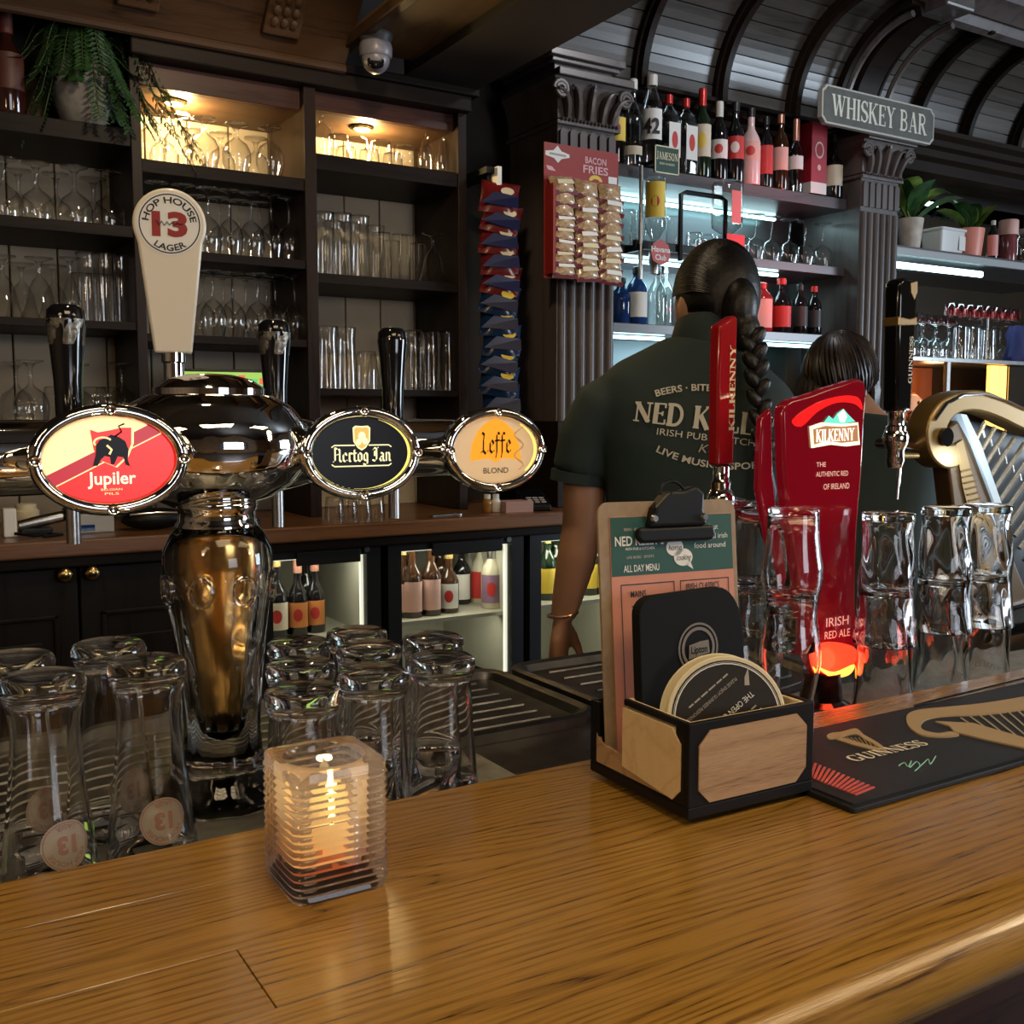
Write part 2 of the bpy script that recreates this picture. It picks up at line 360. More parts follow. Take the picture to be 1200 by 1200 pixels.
# serif capitals drawn as thick and thin strokes on a 1 x 1 body
def _arc(cx, cy, rx, ry, a0, a1, n=10): return [(cx + rx * cos(radians(a0 + (a1 - a0) * i / n)), cy + ry * sin(radians(a0 + (a1 - a0) * i / n))) for i in range(n + 1)]
T_, t_ = 0.15, 0.055
SERIF = {
 'I': (.34, [([(.17, 0), (.17, 1)], T_)], [(.17, 0), (.17, 1)]),
 'H': (.74, [([(.15, 0), (.15, 1)], T_), ([(.59, 0), (.59, 1)], T_), ([(.15, .5), (.59, .5)], t_)], [(.15, 0), (.15, 1), (.59, 0), (.59, 1)]),
 'E': (.60, [([(.15, 0), (.15, 1)], T_), ([(.05, .97), (.52, .97)], t_), ([(.15, .51), (.42, .51)], t_), ([(.05, .03), (.54, .03)], t_), ([(.52, .99), (.52, .78)], t_), ([(.42, .62), (.42, .40)], t_), ([(.54, .01), (.54, .24)], t_)], []),
 'N': (.78, [([(.14, 0), (.14, 1)], t_), ([(.64, 0), (.64, 1)], t_), ([(.12, .96), (.64, .04)], T_)], [(.14, 0), (.14, 1), (.64, 1)]),
 'U': (.76, [([(.17, 1), (.17, .3)] + _arc(.38, .3, .21, .29, 180, 270, 6), T_), (_arc(.38, .3, .23, .29, 270, 360, 6) + [(.61, 1)], t_ * 1.3)], [(.17, 1), (.61, 1)]),
 'S': (.56, [(_arc(.28, .75, .19, .22, 25, 180, 8), t_ * 1.5), (_arc(.28, .75, .19, .22, 180, 250, 5) + _arc(.28, .25, .21, .24, 75, 0, 5), T_), (_arc(.28, .25, .21, .22, 0, -160, 8), t_ * 1.5), ([(.47, .98), (.47, .74)], t_), ([(.07, .02), (.07, .28)], t_)], []),
 'G': (.76, [(_arc(.38, .5, .28, .47, 50, 130, 8), t_ * 1.4), (_arc(.38, .5, .28, .47, 130, 230, 8), T_), (_arc(.38, .5, .28, .47, 230, 320, 8), t_ * 1.4), ([(.60, .05), (.60, .42)], T_), ([(.61, .98), (.61, .70)], t_)], [(.60, .42)]),
 'W': (1.06, [([(.14, 1), (.34, .03)], T_), ([(.34, .03), (.54, .97)], t_), ([(.52, 1), (.72, .03)], T_), ([(.72, .03), (.93, 1)], t_)], [(.13, 1), (.53, 1), (.93, 1)]),
 'K': (.76, [([(.15, 0), (.15, 1)], T_), ([(.18, .42), (.60, 1)], t_), ([(.30, .58), (.62, 0)], T_)], [(.15, 0), (.15, 1), (.60, 1), (.63, 0)]),
 'Y': (.74, [([(.14, 1), (.37, .48)], T_), ([(.37, .48), (.61, 1)], t_), ([(.37, .5), (.37, 0)], T_)], [(.13, 1), (.61, 1), (.37, 0)]),
 'B': (.68, [([(.15, 0), (.15, 1)], T_), ([(.05, .97), (.32, .97)] + _arc(.32, .75, .2, .22, 90, -90, 8) + [(.15, .53)], .09), ([(.32, .52)] + _arc(.34, .27, .22, .24, 90, -90, 8) + [(.05, .03)], .09)], []),
 'A': (.78, [([(.14, 0), (.38, 1)], t_), ([(.38, 1), (.62, 0)], T_), ([(.22, .33), (.54, .33)], t_)], [(.14, 0), (.63, 0)]),
 'R': (.74, [([(.15, 0), (.15, 1)], T_), ([(.05, .97), (.34, .97)] + _arc(.34, .74, .2, .23, 90, -90, 8) + [(.15, .5)], .085), ([(.34, .5), (.60, 0)], T_)], [(.15, 0), (.62, 0)]),
 'L': (.60, [([(.15, 0), (.15, 1)], T_), ([(.05, .03), (.53, .03)], t_), ([(.53, .01), (.53, .28)], t_)], [(.15, 1)]),
 'D': (.76, [([(.15, 0), (.15, 1)], T_), ([(.05, .97), (.3, .97)] + _arc(.3, .5, .32, .47, 90, -90, 12) + [(.05, .03)], .10)], []),
 'J': (.44, [([(.27, 1), (.27, .2)] + _arc(.15, .2, .12, .22, 0, -140, 6), .12)], [(.27, 1)]),
 'M': (.94, [([(.14, 0), (.14, 1)], t_), ([(.78, 0), (.78, 1)], T_), ([(.14, 1), (.46, .05)], T_), ([(.46, .05), (.78, 1)], t_)], [(.14, 0), (.78, 0), (.78, 1), (.14, 1)]),
 'O': (.78, [(_arc(.39, .5, .27, .46, 0, 360, 20), .11)], []),
 'T': (.66, [([(.33, 0), (.33, 1)], T_), ([(.04, .97), (.62, .97)], t_), ([(.05, .99), (.05, .76)], t_), ([(.61, .99), (.61, .76)], t_)], [(.33, 0)]),
 "'": (.22, [([(.11, 1), (.09, .72)], .09)], []),
 ' ': (.34, [], []),
}
NIB = {  # broad-pen black letter, drawn with a slanted nib
 'H': (.66, [[(.05, .9), (.17, 1.0), (.17, .1), (.05, .0)], [(.17, .46), (.50, .56)], [(.42, .92), (.50, .82), (.50, .1), (.60, .0)], [(.17, 1.0), (.30, .92)]]),
 'e': (.40, [[(.1, .5), (.1, .12), (.22, 0), (.36, .1)], [(.1, .5), (.24, .62), (.34, .46), (.12, .3)]]),
 'r': (.36, [[(.06, .56), (.14, .62), (.14, .06), (.22, 0)], [(.14, .5), (.26, .62), (.34, .54)]]),
 't': (.32, [[(.14, .85), (.14, .1), (.24, 0), (.3, .06)], [(.02, .6), (.28, .6)]]),
 'o': (.42, [[(.1, .5), (.1, .12), (.22, 0), (.34, .12), (.34, .5), (.22, .62), (.1, .5)]]),
 'g': (.42, [[(.1, .5), (.1, .15), (.22, .04), (.34, .15)], [(.1, .5), (.22, .62), (.34, .52), (.34, -.14), (.2, -.26), (.06, -.18)]]),
 'J': (.50, [[(.08, .82), (.2, .98), (.34, .9), (.34, .16), (.2, 0), (.06, .1)], [(.34, .9), (.46, 1.0)], [(.2, .75), (.2, .4)]]),
 'a': (.44, [[(.08, .52), (.2, .62), (.33, .5), (.33, .08), (.42, 0)], [(.33, .32), (.18, .34), (.08, .18), (.18, 0), (.33, .1)]]),
 'n': (.46, [[(.05, .56), (.13, .62), (.13, .02)], [(.13, .5), (.28, .62), (.36, .5), (.36, .06), (.44, 0)]]),
 'L': (.54, [[(.04, .86), (.14, 1.0), (.26, .9), (.2, .6), (.2, .1)], [(.02, .02), (.2, .1), (.34, -.04), (.5, .1)]]),
 'f': (.36, [[(.34, .92), (.24, 1.0), (.15, .86), (.15, .02), (.08, -.22)], [(.02, .6), (.32, .62)]]),
 ' ': (.26, []),
}
def nib_text(s, height, width=None, nib=(0.055, 0.04), sp=0.0):
    mb = MB(); x = 0
    for ch in s:
        w, strokes = NIB[ch]
        for st in strokes:
            for (a, b), (c, d) in zip(st, st[1:]):
                mb.add([(x + a - nib[0], b - nib[1], 0), (x + a + nib[0], b + nib[1], 0), (x + c + nib[0], d + nib[1], 0), (x + c - nib[0], d - nib[1], 0)], [(0, 1, 2, 3)])
                mb.add([(x + c - nib[0], d, 0), (x + c, d - nib[1], 0), (x + c + nib[0], d, 0), (x + c, d + nib[1], 0)], [(0, 1, 2, 3)])
        x += w + sp
    kx = height if width is None else width / x
    mb.v = [((p[0] - x / 2) * kx, p[1] * height, (i // 4) * 3e-6) for i, p in enumerate(mb.v)]
    return mb
def serif_text(s, height, width=None, bold=1.0, arc=None, shear=0, bulge=0):
    mb = MB(); x = 0; tot = sum(SERIF[c][0] for c in s)
    for ch in s:
        w, strokes, ser = SERIF[ch]
        for pts, tk in strokes:
            h = tk * bold / 2
            for i, ((a, b), (c, d)) in enumerate(zip(pts, pts[1:])):
                dx, dy = c - a, d - b; l = math.hypot(dx, dy) or 1; nx, ny = -dy / l * h, dx / l * h
                ex, ey = (dx / l * h * .5, dy / l * h * .5) if len(pts) > 2 else (0, 0)
                mb.add([(x + a + nx - ex, b + ny - ey, 0), (x + a - nx - ex, b - ny - ey, 0), (x + c - nx + ex, d - ny + ey, 0), (x + c + nx + ex, d + ny + ey, 0)], [(0, 1, 2, 3)])
        for a, b in ser:
            y0 = b if b < .5 else b - t_ * bold
            mb.add([(x + a - .125, y0, 0), (x + a + .125, y0, 0), (x + a + .125, y0 + t_ * bold, 0), (x + a - .125, y0 + t_ * bold, 0)], [(0, 1, 2, 3)])
        x += w
    kx = height if width is None else width / tot
    out = []
    for px, py, _ in mb.v:
        X = (px - tot / 2) * kx; Y = py * height * (1 + bulge * (1 - abs(2 * px / tot - 1))) + 0
        X += shear * Y
        if arc: a = X / arc; X, Y = (arc + Y) * sin(a), (arc + Y) * cos(a) - arc
        out.append((X, Y, (len(out) // 4) * 4e-6))
    mb.v = out
    return mb
def spl(pts, n=4):
    """closed smooth outline through the given points"""
    out = []; N = len(pts)
    for i in range(N):
        p0, p1, p2, p3 = pts[i - 1], pts[i], pts[(i + 1) % N], pts[(i + 2) % N]
        for k in range(n):
            t = k / n; out.append(tuple(.5 * (2 * p1[j] + (p2[j] - p0[j]) * t + (2 * p0[j] - 5 * p1[j] + 4 * p2[j] - p3[j]) * t * t + (3 * p1[j] - p0[j] - 3 * p2[j] + p3[j]) * t ** 3) for j in range(2)))
    return out
def flat(name, mb, m, parent, loc, rot=FRONT): return mb.build(name, m, parent, 0, loc, rot, fix=False)
def ellipse(rx, rz, n=48, cx=0, cz=0): return [(cx + rx * cos(2 * PI * i / n), cz + rz * sin(2 * PI * i / n)) for i in range(n)]
def clip(poly, a, b, c):
    """keep the part of a polygon where a*x + b*y >= c"""
    out = []
    for i, p in enumerate(poly):
        q = poly[(i + 1) % len(poly)]; dp = a * p[0] + b * p[1] - c; dq = a * q[0] + b * q[1] - c
        if dp >= 0: out.append(p)
        if (dp >= 0) != (dq >= 0):
            t = dp / (dp - dq); out.append((p[0] + t * (q[0] - p[0]), p[1] + t * (q[1] - p[1])))
    return out
TEXTS = [('HOP HOUSE', .02), ('LAGER', .02), ('13', .05), ('Jupiler', .015), ('BELGIAN', 0), ('PILS', 0), ('BLOND', 0), ("NED KELLY'S", .02), ('ALL DAY MENU', .01), ('MAINS', .01),
         ('IRISH CLASSICS', .01), ('IRISH PUB & KITCHEN', 0), ('the best', 0), ('traditional irish', 0), ('food around', 0), ('home', 0), ('cooking', 0), ('Lipton', .01),
         ('THE OPEN GATE BREWERY', 0), ('PLEASE ENJOY GUINNESS RESPONSIBLY', 0), ('TASTE', .01), ('JAMESON', .01), ('IRISH WHISKEY', 0), ('Havana', .02), ('Club', .02), ('42', .03), ('BELOW', 0),
         ('THE', 0), ('AUTHENTIC RED', 0), ('OF IRELAND', 0), ('IRISH', .0), ('RED ALE', .0), ('BEERS \u00b7 BITES', .02), ('LIVE MUSIC \u00b7 SPORTS', .02), ('IRISH PUB', .02), ('& KITCHEN', .02),
         ('GUINNESS', 0.0), ('13', .0), ('DUVEL', .01), ('N', .0), ('IRISH BREAKFAST', 0), ('BACON', .02), ('FRIES', .02), ('Kelly', 0)]
_prep_text(sorted(set(TEXTS)))

# ================================================================== THE SETTING
def sbox(name, m, x0, x1, y0, y1, z0, z1, parent=None, bevel=0):
    o = MB().box(x0, x1, y0, y1, z0, z1).build(name, m, parent, 0, bevel=bevel)
    return struct(o) if parent is None else o
FLOORM = mat('dark_tiled_floor', (0.05, 0.04, 0.035), 0.4, var=0.3, scale=4)
WALLM = mat('dark_brown_wall_paint', (0.030, 0.022, 0.018), 0.6, var=0.15, scale=3)
ROOMM = mat('warm_brown_room_wall', (0.30, 0.20, 0.125), 0.65, var=0.2, scale=2)
CEILM = mat('dark_ceiling_paint', (0.045, 0.033, 0.026), 0.6, var=0.15, scale=3)
sbox('floor', FLOORM, -3.2, 7.2, -4.2, 3.9, -0.1, 0.0)
sbox('floor_bar_side', FLOORM, -3.2, 7.2, 1.3, 2.95, 0.001, 0.018)
sbox('ceiling', CEILM, -3.2, 7.2, -4.2, 3.9, 3.16, 3.26)
sbox('wall_back', WALLM, -3.2, 7.2, 3.46, 3.6, 0, 3.16)
sbox('wall_left', ROOMM, -3.2, -3.05, -4.2, 3.46, 0, 3.16)
# front and right walls of the room, each with a window opening
def wall_with_window(name, wname, ax, pos, lo, hi, w0, w1, z0, z1, th):
    r = sroot(name)
    def bx(a, b, c, d, nm='wall_section'):
        if ax == 'y': MB().box(a, b, pos, pos + th, c, d).build(nm, ROOMM, r, 0)
        else: MB().box(pos, pos + th, a, b, c, d).build(nm, ROOMM, r, 0)
    bx(lo, w0, 0, 3.16); bx(w1, hi, 0, 3.16); bx(w0, w1, 0, z0); bx(w0, w1, z1, 3.16)
    w = sroot(wname); mb = MB()
    def bar(a, b, c, d):
        if ax == 'y': mb.box(a, b, pos + 0.02, pos + 0.09, c, d)
        else: mb.box(pos + 0.02, pos + 0.09, a, b, c, d)
    for k in range(4): t = w0 + (w1 - w0) * k / 3; bar(t - .03, t + .03, z0, z1)
    for z in (z0 + .03, z0 + (z1 - z0) * .6, z1 - .03): bar(w0, w1, z - .03, z + .03)
    mb.build('window_frame', DARK, w, 0)
wall_with_window('wall_front', 'window_1', 'y', -4.2, -3.2, 7.2, 0.3, 2.9, 1.05, 2.55, .12)
wall_with_window('wall_right', 'window_2', 'x', 7.05, -4.2, 3.46, -1.7, 0.5, 0.9, 2.6, .12)
# low ceiling over the glass shelves, soffit board, dropped beam
sbox('ceiling_low', CEILM, -3.05, 1.27, 0.9, 2.86, 2.74, 2.80)
soff = sroot('ceiling_soffit')
MB().box(1.27, 1.58, 0.9, 3.06, 2.56, 2.60).build('soffit_board', SOFFIT, soff, 0)
MB().box(1.255, 1.29, 0.9, 3.06, 2.545, 2.58).build('edge_moulding', BROWN, soff, 0, bevel=.006)
sbox('ceiling_beam', WALLM, 1.50, 1.77, 0.9, 3.12, 2.53, 2.90)
cof = sroot('ceiling_coffer')
for x0, x1, y0, y1 in ((0.0, 1.27, 2.62, 2.69), (0.0, 1.27, 2.28, 2.35), (1.10, 1.17, 1.4, 2.86), (0.78, 0.83, 1.4, 2.86), (0.40, 0.46, 1.4, 2.86)):
    MB().box(x0, x1, y0, y1, 2.66, 2.74).build('coffer_bar', BROWN, cof, 0, bevel=.008)
fr = sroot('trim_1')     # the sloping frieze with carved blocks over the glass shelves
MB().loft([[(x, 3.06, 2.50), (x, 2.86, 2.70), (x, 2.86, 2.74), (x, 3.10, 2.54)] for x in (-0.6, 1.27)]).build('frieze_board', BROWN, fr, 0)
for y, z in ((3.055, 2.495), (2.875, 2.69)):
    MB().tube([(-0.6, y, z), (1.27, y, z)], 0.014, 8).build('bead', BROWN, fr)
def carved_block(x):
    M = Matrix.Translation((x, 2.952, 2.593)) @ Matrix.Rotation(radians(-45), 4, 'X')
    b = MB(); b.M = M; b.box(-.055, .055, -.075, .075, -.012, .012)
    o = b.build('carved_block', BROWN, fr, 0, bevel=.006)
    for k in range(3):
        d = MB(); d.M = M
        for j in range(3): d._ell(((k - 1) * .028, (j - 1) * .034, -.014), (.012, .016, .008), 8, 5)
        d.build('carved_leaf', BROWN, fr)
for x in (0.27, 0.655, 1.05): carved_block(x)
# crown band above the shelving
cb = sroot('trim_2')
MB().box(-0.6, 0.648, 3.32, 3.45, 2.44, 2.60).build('recess_panel', WALLM, cb, 0)
MB().box(0.648, 1.72, 3.07, 3.45, 2.44, 2.50).build('crown_band', DARK, cb, 0, bevel=.005)
MB().box(0.648, 1.74, 3.05, 3.45, 2.485, 2.512).build('crown_lip', DARK, cb, 0, bevel=.006)

# ------------------------------------------------------------------ glass shelving unit
su = thing('shelving_unit', 'dark stained bar shelving with three bays and cream boarded back behind the taps', 'shelving', (0, 0, 1.13))
def sp(name, m, x0, x1, y0, y1, z0, z1, bevel=.002): return MB().box(x0, x1, y0, y1, z0 - 1.13, z1 - 1.13).build(name, m, su, 0, bevel=bevel)
YF, YB = 3.10, 3.43
for x0, x1 in ((0.11, 0.14), (0.648, 0.676), (1.154, 1.192), (1.684, 1.716)): sp('upright', DARKV, x0, x1, YF, YB, 1.13, 2.44)
xb = 0.10
while xb < 1.70:
    sp('back_board', CREAM, xb, min(xb + 0.128, 1.716), YB + .002, YB + .02, 1.13, 2.44, .004); xb += 0.132
BAYS = {'left': (0.14, 0.648, ((2.195, 2.244), (1.945, 1.977), (1.687, 1.71), (1.41, 1.435))),
        'middle': (0.676, 1.154, ((2.13, 2.167), (1.895, 1.922), (1.657, 1.681), (1.41, 1.435))),
        'right': (1.192, 1.684, ((2.20, 2.248), (1.857, 1.888), (1.511, 1.533)))}
for k, (x0, x1, zs) in BAYS.items():
    for z0, z1 in zs: sp('shelf', DARK, x0, x1, YF + .004, YB, z0, z1)
sp('header_board', MAHOG, 0.676, 1.154, 3.13, 3.15, 2.375, 2.44); sp('header_board', MAHOG, 1.192, 1.684, 3.13, 3.15, 2.385, 2.44)
sp('light_soffit', BROWN, 0.676, 1.154, 3.15, YB, 2.375, 2.395); sp('light_soffit', BROWN, 1.192, 1.684, 3.15, YB, 2.385, 2.405)
GLOWW = mat('warm_lamp_lens', (1, .8, .5), .4, emit=(1.0, .66, .28), es=30)
for x, z, lb in ((0.80, 2.375, 'round warm spotlight above the lit snifters in the middle bay'), (1.40, 2.385, 'round warm spotlight above the lit tumblers in the bay beside the crisps')):
    t = thing('recessed_spotlight', lb, 'light', (x, 3.235, z), 0, 'warm shelf spotlights')
    MB().lathe([(.035, 0), (.04, -.004), (.03, -.010), (.024, -.008)], 20).build('trim_ring', BRASS, t)
    MB().lathe([(.024, -.006), (.018, -.012), (0, -.014)], 20).build('lens', GLOWW, t)
    lamp('shelf_spot_light', 'POINT', (x + .03, 3.26, z - .045), 9, (1.0, .70, .30), size=.02)

# ------------------------------------------------------------------ back counter and its cabinets
sct = thing('back_counter_top', 'brown wooden worktop running along the back bar under the shelving', 'worktop', (0, 0, 1.085))
MB().box(-0.6, 2.33, 2.85, 3.45, 0, .045).build('board', COUNTER, sct, 0, bevel=.006)
MB().box(-0.6, 2.33, 2.875, 2.90, -.03, 0).build('under_moulding', DARK, sct, 0, bevel=.004)
CABM = wood('black_painted_cabinet_wood', (0.006, 0.005, 0.005), (0.010, 0.008, 0.008), (0.014, 0.011, 0.010), 2, 12, 8, 0.4, 0, .3, .1, spec=.15)
bc = thing('base_cabinet', 'black two-door base cabinet with brass knobs under the back counter', 'cabinet', (0, 0, .11))
MB().box(-0.02, 0.913, 2.93, 3.44, 0, .975).build('body', CABM, bc, 0)
for x0, x1, kx, lo in ((0.0, 0.436, .403, 1), (0.442, 0.885, .470, 0)):
    d = MB().box(x0, x1, 2.905, 2.93, .02, .94).build('door', CABM, bc, 0, bevel=.003)
    z0, z1 = .45, .82
    for a, b, c, e in ((x0 + .05, x1 - .05, z1 - .012, z1), (x0 + .05, x1 - .05, z0, z0 + .012), (x0 + .05, x0 + .062, z0, z1), (x1 - .062, x1 - .05, z0, z1)):
        MB().box(a, b, 2.897, 2.906, c, e).build('panel_moulding', CABM, d, 0, bevel=.003)
    MB().box(x0 + .09, x1 - .09, 2.899, 2.906, z0 + .05, z1 - .07).build('raised_panel', CABM, d, 0, bevel=.004)
    kb = MB(); kb.M = Matrix.Translation((kx, 2.905, 1.036 - .11)) @ Matrix.Rotation(PI / 2, 4, 'X')
    kb.lathe([(0, 0), (.012, 0), (.012, .003), (.006, .006), (.007, .012), (.0195, .018), (.021, .026), (.017, .034), (.008, .038), (0, .039)], 20).build('knob', BRASS, d)
LEDW = mat('cool_white_fridge_led', (1, 1, 1), .4, emit=(1.0, .97, .76), es=1.0)
FRIN = mat('pale_fridge_liner', (0.42, 0.40, 0.32), .4)
FRFR = mat('black_fridge_frame', (0.010, 0.010, 0.010), .35)
def fridge(x0, x1, label, zsh, power):
    t = thing('bottle_fridge', label, 'fridge', (x0, 2.9, .11), 0, 'bottle fridges under the back counter')
    w = x1 - x0; H = .975
    for a, b, c, d, e, f_, m in ((0, .02, .03, .54, 0, H, FRFR), (w - .02, w, .03, .54, 0, H, FRFR), (.02, w - .02, .03, .54, 0, .05, FRFR), (.02, w - .02, .03, .54, H - .05, H, FRFR)):
        MB().box(a, b, c, d, e, f_).build('casing', m, t, 0)
    MB().box(.02, w - .02, .52, .54, .05, H - .05).build('liner_back', FRIN, t, 0)
    for a, b in ((.02, .03), (w - .03, w - .02)): MB().box(a, b, .035, .52, .05, H - .05).build('liner_side', FRIN, t, 0)
    for z in (zsh - .11, .30): MB().box(.03, w - .03, .06, .52, z - .012, z).build('shelf', FRIN, t, 0)
    d = MB()
    for a, b, c, e in ((0, w, H - .055, H), (0, w, 0, .09), (0, .045, .09, H - .055), (w - .045, w, .09, H - .055)): d.box(a, b, 0, .03, c, e)
    dr = d.build('door', FRFR, t, 0)
    MB().box(.045, w - .045, .012, .018, .09, H - .055).build('pane', PANE, dr, 0)
    MB().box(w * .3, w * .82, -.012, 0, H - .075, H - .035).build('handle', FRFR, dr, 0, bevel=.003)
    lk = MB(); lk.M = Matrix.Translation((w * .88, 0, H - .04)) @ Matrix.Rotation(PI / 2, 4, 'X'); lk.lathe([(0, .006), (.009, .006), (.011, 0)], 16).build('lock', STEEL, dr)
    MB().box(w - .052, w - .044, .032, .045, .10, H - .06).build('light_strip', LEDW, t, 0)
    MB().box(.05, w - .05, .035, .05, H - .062, H - .052).build('light_strip', LEDW, t, 0)
    lamp('fridge_light', 'AREA', (x0 + w / 2, 2.99, .11 + H - .07), power, (1.0, .96, .78), (x0 + w / 2, 3.2, .3), w * .7, .05)
    lamp('fridge_fill_low', 'AREA', (x0 + w / 2, 2.99, zsh - .03), power * .6, (1.0, .96, .78), (x0 + w / 2, 3.25, .4), w * .7, .04)  # extra lamp added to brighten the compartment below the shelf
fridge(0.915, 1.30, 'black framed bottle fridge holding dark cork-topped bottles beside the tap column', .775, .7)
fridge(1.325, 1.815, 'black framed bottle fridge holding pink-labelled bottles and gold-topped cans', .795, 1.0)
fridge(1.84, 2.33, 'black framed bottle fridge partly hidden behind the bartender\'s bare arm', .80, 1.1)

# ------------------------------------------------------------------ fluted pillars
def pillar(x0, x1, label, zt):
    w = x1 - x0; t = sroot('pillar')
    t.location = (x0, 3.0, 1.13)
    def b(name, a, c, d, e, f_, g, m=PILL, bev=.003): return MB().box(a, c, d, e, f_ - 1.13, g - 1.13).build(name, m, t, 0, bevel=bev)
    b('shaft', 0, w, .03, .34, 1.42, zt - .155)
    b('plinth', -.02, w + .02, -.01, .36, 1.13, 1.43, DARK)
    n = 6; p = w / n
    for i in range(n):
        c = MB(); c.loft([[(p * (i + .5) + p * .40 * cos(a), .03 - p * .40 * sin(a), z) for a in [PI * k / 6 for k in range(7)]] for z in (.30, zt - .30 - 1.13)]).build('reed', PILL, t)
        c = MB(); c.prism([(p * (i + .5) + p * .36 * cos(a), zt - .235 - 1.13 + .045 * (1 if s else -1) + (p * .36 * sin(a) if s else 0)) for s in (0, 1) for a in ([PI, 2 * PI] if not s else [PI * k / 5 for k in range(6)])], .018, .03).build('flute_arch', PILL, t, 0)
    b('neck_band', -.012, w + .012, .012, .35, zt - .165, zt - .150)
    for i in range(16): MB()._ell((w * (i + .5) / 16, .010, zt - .148 - 1.13), (w / 36, .008, .007), 8, 5).build('bead', PILL, t)
    # capital: bell, acanthus leaves, corner volutes, abacus
    z0 = zt - .145 - 1.13; z1 = zt - 1.13
    MB().loft([[(-.005 - e, .02 - e, z), (w + .005 + e, .02 - e, z), (w + .005 + e, .34, z), (-.005 - e, .34, z)] for z, e in ((z0, 0), (z0 + .05, .004), (z0 + .10, .018), (z0 + .125, .035))]).build('capital_bell', PILL, t, 30)
    for i, (cx, lean, hh) in enumerate(((.5, 0, .11), (.3, -.045, .10), (.7, .045, .10), (.12, -.06, .085), (.88, .06, .085))):
        cx *= w
        pts = [(cx + lean * s * s, .012 - .035 * s * s - .01 * sin(PI * s), z0 + hh * sin(s * PI * .55)) for s in [k / 7 for k in range(8)]]
        MB().tube(pts, [.007 + .011 * sin(PI * min(1, k / 7 + .15)) for k in range(8)], 7, flat=.7).build('acanthus_leaf', PILL, t)
    for cx in (.0, w):
        sg = -1 if cx == 0 else 1
        pts = [(cx + sg * (.012 + .030 * (1 - s * .75) * cos(s * 4 * PI)), -.012, z0 + .085 + .030 * (1 - s * .75) * sin(s * 4 * PI)) for s in [k / 28 for k in range(29)]]
        MB().tube(pts, .008, 6).build('volute', PILL, t)
    b('abacus', -.035, w + .035, -.035, .35, zt - .02, zt + .005)
    for k, (e, za, zb_) in enumerate(((.0, zt + .01, zt + .045), (.02, zt + .045, zt + .06), (.035, zt + .06, zt + .085))): b('entablature', -e, w + e, .05 - e, .36, za, zb_)
    t['label'] = label
pillar(2.03, 2.275, 'fluted grey-brown pillar with carved capital behind the snack card', 2.60)
pillar(3.55, 3.785, 'fluted grey-brown pillar under the whiskey sign', 2.60)

# ------------------------------------------------------------------ curved boarded cove and cornices
cv = sroot('ceiling_cove')
CY, CZ, CR = 2.79, 2.68, 0.41
def arcp(a, r=CR): return (CY + r * cos(a), CZ + r * sin(a))
RIBX = [2.10, 2.50, 2.90, 3.30, 3.77, 4.06, 4.42, 4.80, 5.18, 5.56]
NB = 10
for i, (xa, xb_) in enumerate(zip(RIBX, RIBX[1:])):
    for k in range(NB):
        a0 = PI / 2 * k / NB + .006; a1 = PI / 2 * (k + 1) / NB - .006
        rings = []
        for x in (xa, xb_):
            rings.append([(x, *arcp(a0)), (x, *arcp((a0 + a1) / 2)), (x, *arcp(a1)), (x, *arcp(a1, CR + .015)), (x, *arcp(a0, CR + .015))])
        MB().loft(rings).build('plank', GREYB, cv, 0)
MB().loft([[(x, *arcp(a, CR + .018)) for a in [PI / 2 * k / 12 for k in range(13)]] for x in (2.0, 5.6)], False, False, False).build('backing', WALLM, cv, 0)
def rib(x, w, d, m=DARK):
    R = []
    for k in range(19):
        a = PI / 2 * k / 18 - .02
        y0, z0 = arcp(a, CR + .01); y1, z1 = arcp(a, CR - d * .5); y2, z2 = arcp(a, CR - d)
        R.append([(x - w / 2, y0, z0), (x - w / 2, y1, z1), (x - w * .3, y1, z1), (x - w * .25, y2, z2), (x + w * .25, y2, z2), (x + w * .3, y1, z1), (x + w / 2, y1, z1), (x + w / 2, y0, z0)])
    MB().loft(R).build('rib', m, cv, 30)
for x in RIBX:
    if abs(x - 3.77) > .01: rib(x, .055, .05)
rib(3.66, .24, .07)
MB().tube([(3.785, *arcp(PI / 2 * k / 16, CR - .075)) for k in range(17)], .014, 6).build('arch_bead', PILL, cv)
MB().tube([(3.54, *arcp(PI / 2 * k / 16, CR - .075)) for k in range(17)], .014, 6).build('arch_bead', PILL, cv)
co = sroot('trim_3')     # ledge moulding from which the cove springs
prof = [(3.42, 2.69), (3.17, 2.69), (3.17, 2.675), (3.19, 2.668), (3.205, 2.645), (3.24, 2.635), (3.24, 2.61), (3.27, 2.60), (3.28, 2.57), (3.42, 2.565)]
MB().loft([[(x, *p) for p in prof] for x in (2.33, 3.50)]).build('ledge_moulding', DARK, co, 25)
prof2 = [(3.22, 2.69), (3.00, 2.69), (3.00, 2.67), (3.03, 2.655), (3.03, 2.63), (3.06, 2.62), (3.06, 2.59), (3.09, 2.575), (3.09, 2.53), (3.13, 2.51), (3.22, 2.50)]
MB().loft([[(x, *p) for p in prof2] for x in (3.83, 5.6)]).build('ledge_moulding', DARK, co, 25)
ct = sroot('trim_4')     # upper cornice in front of the cove
prof3 = [(2.82, 3.16), (2.82, 3.085), (2.80, 3.075), (2.78, 3.085), (2.76, 3.10), (2.73, 3.11), (2.71, 3.13), (2.71, 3.16)]
MB().loft([[(x, *p) for p in prof3] for x in (2.0, 3.62)]).build('cornice', PILL, ct, 25)
prof4 = [(2.86, 3.155), (2.86, 3.05), (2.83, 3.035), (2.80, 3.045), (2.78, 3.075), (2.75, 3.08), (2.74, 3.06), (2.70, 3.09), (2.66, 3.10), (2.64, 3.125), (2.60, 3.13), (2.60, 3.155)]
